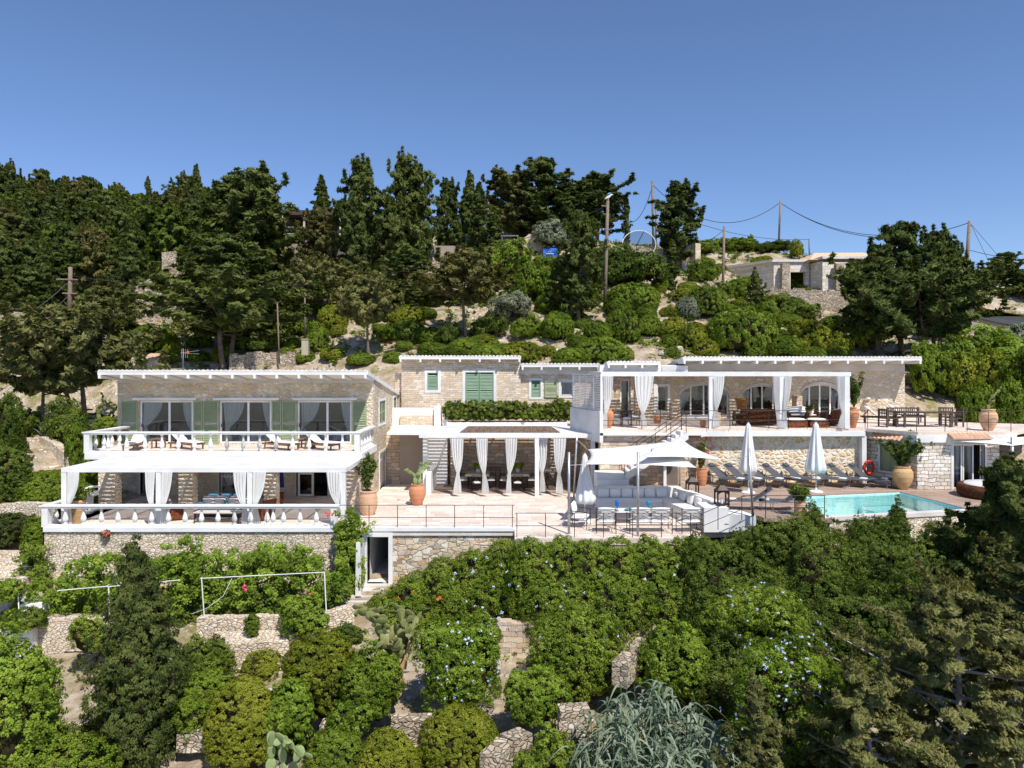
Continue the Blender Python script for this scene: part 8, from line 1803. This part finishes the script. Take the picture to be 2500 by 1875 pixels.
# little tiled chimney and antenna
t = empty('tiled_chimney', (X(365, 47), 47, 0), 'little chimney hut with a terracotta tile cap behind the west villa roof', 'chimney'); mb = MB(); mb.box(X(350, 47), X(378, 47), 47, 47.6, -1.5, Z(874, 47)); mb.build('stack', M['offwhite'], t)
mb = MB(); mb.add([(X(346, 47), 46.85, Z(876, 47)), (X(386, 47), 46.85, Z(878, 47)), (X(378, 47), 47.8, Z(862, 47)), (X(352, 47), 47.8, Z(862, 47)), (X(346, 47), 46.85, Z(878, 47)), (X(386, 47), 46.85, Z(880, 47))], [(0, 1, 2, 3), (4, 5, 1, 0)]); mb.build('tile_cap', M['tileterra'], t)
t = empty('television_antenna', (X(447, 44), 44, -1), 'television antenna with orange clip rising over the west villa roof', 'antenna'); mb = MB(); mb.tube([(X(447, 44), 44, -1.2), (X(447, 44), 44, Z(850, 44))], .02, 5); mb.build('mast', M['steel'], t)
mb = MB(); y = 44; mb.tube([(X(440, y), y, Z(862, y)), (X(486, y), y, Z(856, y))], .012, 4); mb.tube([(X(440, y), y, Z(862, y)), (X(486, y), y, Z(864, y))], .012, 4)
for k in range(4): mb.tube([(X(443+k*5, y), y, Z(852, y)), (X(443+k*5, y), y, Z(874, y))], .01, 4)
mb.build('boom', M['steel'], t); mb = MB(); mb.box(X(457, y), X(461, y), y-.05, y+.05, Z(863, y), Z(857, y)); mb.build('clip', M['flowerorange'], t)
t = empty('electricity_cabinet', (X(744, 50), 50, 0), 'beige electricity cabinet standing on the slope by the thin pole', 'cabinet'); mb = MB(); mb.box(X(736, 50), X(752, 50), 50, 50.35, Z(850, 50)-.5, Z(829, 50)); mb.build('cabinet_body', M['greybox'], t)
mb = MB(); mb.box(X(735, 50), X(753, 50), 49.95, 50.4, Z(829, 50)+.001, Z(827, 50)); mb.build('cap', M['greybox'], t)
# banner
t = empty('banner', (X(1343, 74), 74, Z(630, 74)), 'blue cloth banner with white marks tied below the ruined wall', 'banner'); y = 74; mb = MB(); mb.grid(lambda u, v: (X(1326+35*u, y), y+.08*math.sin(u*9)+.05*math.sin(v*7+u*3), Z(606+22*v+.8*math.sin(u*6), y)), 14, 8); mb.build('cloth', M['banner'], t, smooth=True)
mb = MB(); yy = y-.16
mb.box(X(1333, yy), X(1352, yy), yy, yy+.02, Z(620, yy), Z(618.6, yy)); mb.add([(X(1338, yy), yy, Z(616.5, yy)), (X(1339, yy), yy, Z(616.5, yy)), (X(1342, yy), yy, Z(612, yy)), (X(1341, yy), yy, Z(612, yy))], [(0, 1, 2, 3)]); mb.add([(X(1342.5, yy), yy, Z(616.5, yy)), (X(1346, yy), yy, Z(616.5, yy)), (X(1346, yy), yy, Z(616, yy)), (X(1342.5, yy), yy, Z(616, yy))], [(0, 1, 2, 3)]); mb.add([(X(1342.5, yy), yy, Z(616, yy)), (X(1343.5, yy), yy, Z(616, yy)), (X(1347, yy), yy, Z(612, yy)), (X(1345.8, yy), yy, Z(612, yy))], [(0, 1, 2, 3)]); mb.build('lettering', M['cloth'], t)
# round net dish
t = empty('net_dish', (X(1563, 76), 76, Z(640, 76)), 'large round black net with a white rim standing on the hilltop', 'dish'); y = 76; R0 = 40/F*y; mb = MB(); cx, cz = X(1560, y), Z(597, y); n = 36
mb.add([(cx, y+.5, cz)]+[(cx+R0*math.cos(2*math.pi*i/n)*1.02, y, cz+R0*.85*math.sin(2*math.pi*i/n)) for i in range(n)], [(0, i+1, (i+1) % n+1) for i in range(n)]); m, n_, p = nm('fine_black_net'); mx = N(n_, 'MixShader'); mx.inputs[0].default_value = .42; tb = N(n_, 'BsdfTransparent'); n_.links.new(tb.outputs[0], mx.inputs[1]); n_.links.new(p.outputs[0], mx.inputs[2]); n_.links.new(mx.outputs[0], n_.nodes['Material Output'].inputs[0]); p.inputs['Base Color'].default_value = (.02, .022, .028, 1); mb.build('net', m, t)
mb = MB(); mb.tube([(cx+R0*math.cos(2*math.pi*i/n)*1.02, y, cz+R0*.85*math.sin(2*math.pi*i/n)) for i in range(-4, n-9)], .05, 5); mb.build('rim', M['white'], t)
mb = MB(); mb.tube([(cx-.1, y-.1, cz-R0*.85), (cx-.3, y-.1, cz-.2), (cx+.5, y-.1, cz+R0*.8)], .04, 5); mb.build('support', M['iron'], t)
# utility poles: (photo x of foot, foot row, x of top, top row, depth, radius, label)
def upole(x0, b, x1, tp, y, r, label, arms=()):
    t = empty('utility_pole', (X(x0, y), y, Z(b, y)), label, 'pole', 'weathered utility poles'); mb = MB(); mb.tube([(X(x0, y), y, Z(b, y)-.5), (X(x1, y), y, Z(tp, y))], r, 8, r*.75); mb.build('shaft', M['pole'], t, True)
    for (ax0, ax1, ay) in arms: mb = MB(); mb.bar((X(ax0, y), y-.1, Z(ay, y)), (X(ax1, y), y-.1, Z(ay+1, y)), .1); mb.build('crossarm', M['pole'], t)
upole(1475, 785, 1484, 490, 57, .16, 'tallest wooden pole with a gull perched on its top', ((1468, 1482, 503),))
upole(170, 762, 172, 652, 50, .17, 'wooden pole with wires rising from the cypress beside the parking', ((140, 192, 682), (155, 190, 716)))
upole(1596, 615, 1592, 442, 84, .16, 'pale wooden pole, taller one of the pair beside the solitary evergreen')
upole(1602, 620, 1601, 500, 82, .13, 'pale wooden pole, shorter one of the pair beside the solitary evergreen')
upole(1764, 730, 1768, 553, 68, .15, 'grey wooden pole in front of the unfinished villa')
upole(1901, 605, 1905, 490, 88, .15, 'dark pole on the ridge carrying two sagging cables')
upole(1977, 630, 1975, 583, 86, .11, 'short dark pole on the ridge beside the tiled roof')
upole(2357, 690, 2367, 540, 70, .20, 'leaning brown pole above the evergreen with a cluster of fittings on top')
upole(682, 870, 677, 740, 49.5, .06, 'thin wooden pole behind the west villa roof', ())
upole(745, 815, 744, 715, 53, .07, 'thin white pole near the electricity cabinet')
upole(254, 500, 254, 458, 84, .14, 'wooden pole top sticking out of the western wood')
upole(375, 505, 373, 468, 92, .12, 'wooden pole top beside the free-standing thin cypress')
t = empty('gull', (X(1485, 57), 57, Z(490, 57)), 'white gull perched on top of the tallest wooden pole', 'bird')
mb = MB(); prof = [(-.2, .10, .02), (-.13, .12, .06), (-.02, .16, .09), (.08, .22, .075), (.13, .28, .05), (.17, .31, .052), (.21, .31, .03), (.26, .305, .008)]
vs = []; fs = []; nn = 10
for x_, z_, r__ in prof:
    for k in range(nn): vs.append((x_, r__*math.cos(6.283*k/nn), z_+r__*math.sin(6.283*k/nn)))
for i in range(len(prof)-1):
    for k in range(nn): fs.append((i*nn+k, i*nn+(k+1) % nn, (i+1)*nn+(k+1) % nn, (i+1)*nn+k))
fs += [tuple(range(nn))[::-1], tuple(range((len(prof)-1)*nn, len(prof)*nn))]; mb.add(vs, fs); mb.tube([(.0, .03, .1), (.01, .03, 0)], .01, 5); mb.tube([(.0, -.03, .1), (.01, -.03, 0)], .01, 5)
o = lb(mb, 'body', M['glasslens'], t, True); t.scale = (1.5,)*3
# cables
def cable(label, p, q_, sag, r=.035, n=22, name='power_cable'):
    P = Vector((X(p[0], p[2]), p[2], Z(p[1], p[2]))); Q = Vector((X(q_[0], q_[2]), q_[2], Z(q_[1], q_[2]))); mb = MB()
    mb.tube([P.lerp(Q, i/n)-Vector((0, 0, sag*4*(i/n)*(1-i/n))) for i in range(n+1)], r, 4); mb.build(name, M['wire'], label=label, cat='cable')
cable('black cable sagging behind the solitary evergreen from the pale pole pair', (1594, 452, 84), (1901, 497, 88), 3.3)
cable('thick black cable hanging from the pale pole pair down behind the trees', (1594, 452, 84), (1530, 538, 86), 1.6)
cable('long black cable from the dark ridge pole to the leaning brown pole', (1908, 497, 88), (2362, 545, 70), 2.6)
cable('second black cable dropping from the dark ridge pole into the massive evergreen', (1908, 497, 88), (2170, 575, 72), 1.0, .03)
cable('thin cable running between the grey pole and the short ridge pole', (1660, 530, 75), (1975, 584, 86), .8, .025)
cable('thin cable rising to the grey pole from the solitary evergreen', (1708, 590, 72), (1768, 560, 68), .3, .025)
cable('black cable leaving the leaning pole toward the east edge', (2365, 610, 70), (2600, 630, 76), .5, .03)
cable('guy wire slanting down east from the leaning brown pole', (2369, 545, 70), (2422, 655, 70), 0, .02)
cable('second guy wire slanting down east from the leaning brown pole', (2371, 548, 70), (2450, 640, 70), 0, .02)
cable('long cable crossing the hill from the west pole to the gull pole', (175, 674, 50), (1481, 503, 57), 3.0, .022, 40)
cable('cable dropping from the gull pole to the hill behind it', (1486, 510, 57), (1545, 540, 70), .5, .018)
cable('pale service cable slanting up from the annex roof to the hilltop', (1218, 850, 50), (1645, 655, 66), .9, .018, 30)
cable('service cable running down from the west pole to the west edge', (165, 690, 50), (-20, 800, 46), .5, .03)
cable('second service cable running down from the west pole to the west edge', (168, 722, 50), (-20, 830, 46), .5, .03)
cable('short cable hanging from the west pole into the wood', (178, 688, 50), (280, 716, 54), .3, .025)
# parking
mb = MB(); mb.prism([(-60, 39.8), (X(110, 40), 39.9), (-20.2, 41), (-20.2, 49.2), (-60, 49.2)], -3.4, -3.24); set_struct(mb.build('parking_ground', M['paving']))
t = empty('motor_scooter', (X(48, 41.5), 41.5, -3.24), 'black motor scooter parked at the west edge', 'scooter', rz=R(8))
mb = MB(); mb.lathe([(.0, -.05), (.2, -.05), (.24, -.04), (.24, .04), (.2, .05), (0, .05)], n=18)
for dx in (-.62, .62):
    w2 = MB(); w2.v = [(v[0]+dx, v[2], v[1]+.24) for v in mb.v]; w2.f = mb.f; w2.m = mb.m; w2.n = mb.n; lb(w2, 'wheel', M['rubber'], t)
mb = MB(); mb.xprofile([(-.85, .42), (-.3, .25), (.2, .25), (.45, .5), (.62, .85), (.5, .95), (.28, .45), (-.05, .38), (-.25, .72), (-.85, .76)], -.13, .13); lb(mb, 'body', M['redplastic'], t)
mb = MB(); mb.pillow((-.5, 0, .8), .75, .28, .12); lb(mb, 'saddle', M['rubber'], t, True); mb = MB(); mb.tube([(.52, -.32, 1.02), (.5, 0, .98), (.52, .32, 1.02)], .018, 5); mb.tube([(.5, 0, .98), (.66, 0, .3)], .03, 6); lb(mb, 'handlebar', M['iron'], t)
t = empty('motor_scooter', (X(228, 43.5), 43.5, -3.24), 'dark moped parked between the cypress trunk and the villa', 'scooter', rz=R(-12))
mb = MB(); mb.lathe([(.0, -.04), (.22, -.04), (.26, -.03), (.26, .03), (.22, .04), (0, .04)], n=18)
for dx in (-.58, .58):
    w2 = MB(); w2.v = [(v[0]+dx, v[2], v[1]+.26) for v in mb.v]; w2.f = mb.f; w2.m = mb.m; w2.n = mb.n; lb(w2, 'wheel', M['rubber'], t)
mb = MB(); mb.tube([(-.55, 0, .5), (0, 0, .45), (.3, 0, .6), (.45, 0, .85)], .07, 6); mb.pillow((-.35, 0, .75), .6, .25, .1); mb.tube([(.4, -.3, 1), (.4, .3, 1)], .02, 5); mb.tube([(.4, 0, 1), (.58, 0, .3)], .03, 5); lb(mb, 'body', M['redplastic'], t)
t = empty('prickly_pear', (X(265, 41), 41, -3.3), 'dark prickly pear clump against the west wall of the villa', 'cactus'); lb(cactus_pads(44, 40, .42, 1.0, ((0, 0, 0), (-.5, 0, 0), (.4, 0, 0)), .8), 'pads', M['cactus'], t, True)

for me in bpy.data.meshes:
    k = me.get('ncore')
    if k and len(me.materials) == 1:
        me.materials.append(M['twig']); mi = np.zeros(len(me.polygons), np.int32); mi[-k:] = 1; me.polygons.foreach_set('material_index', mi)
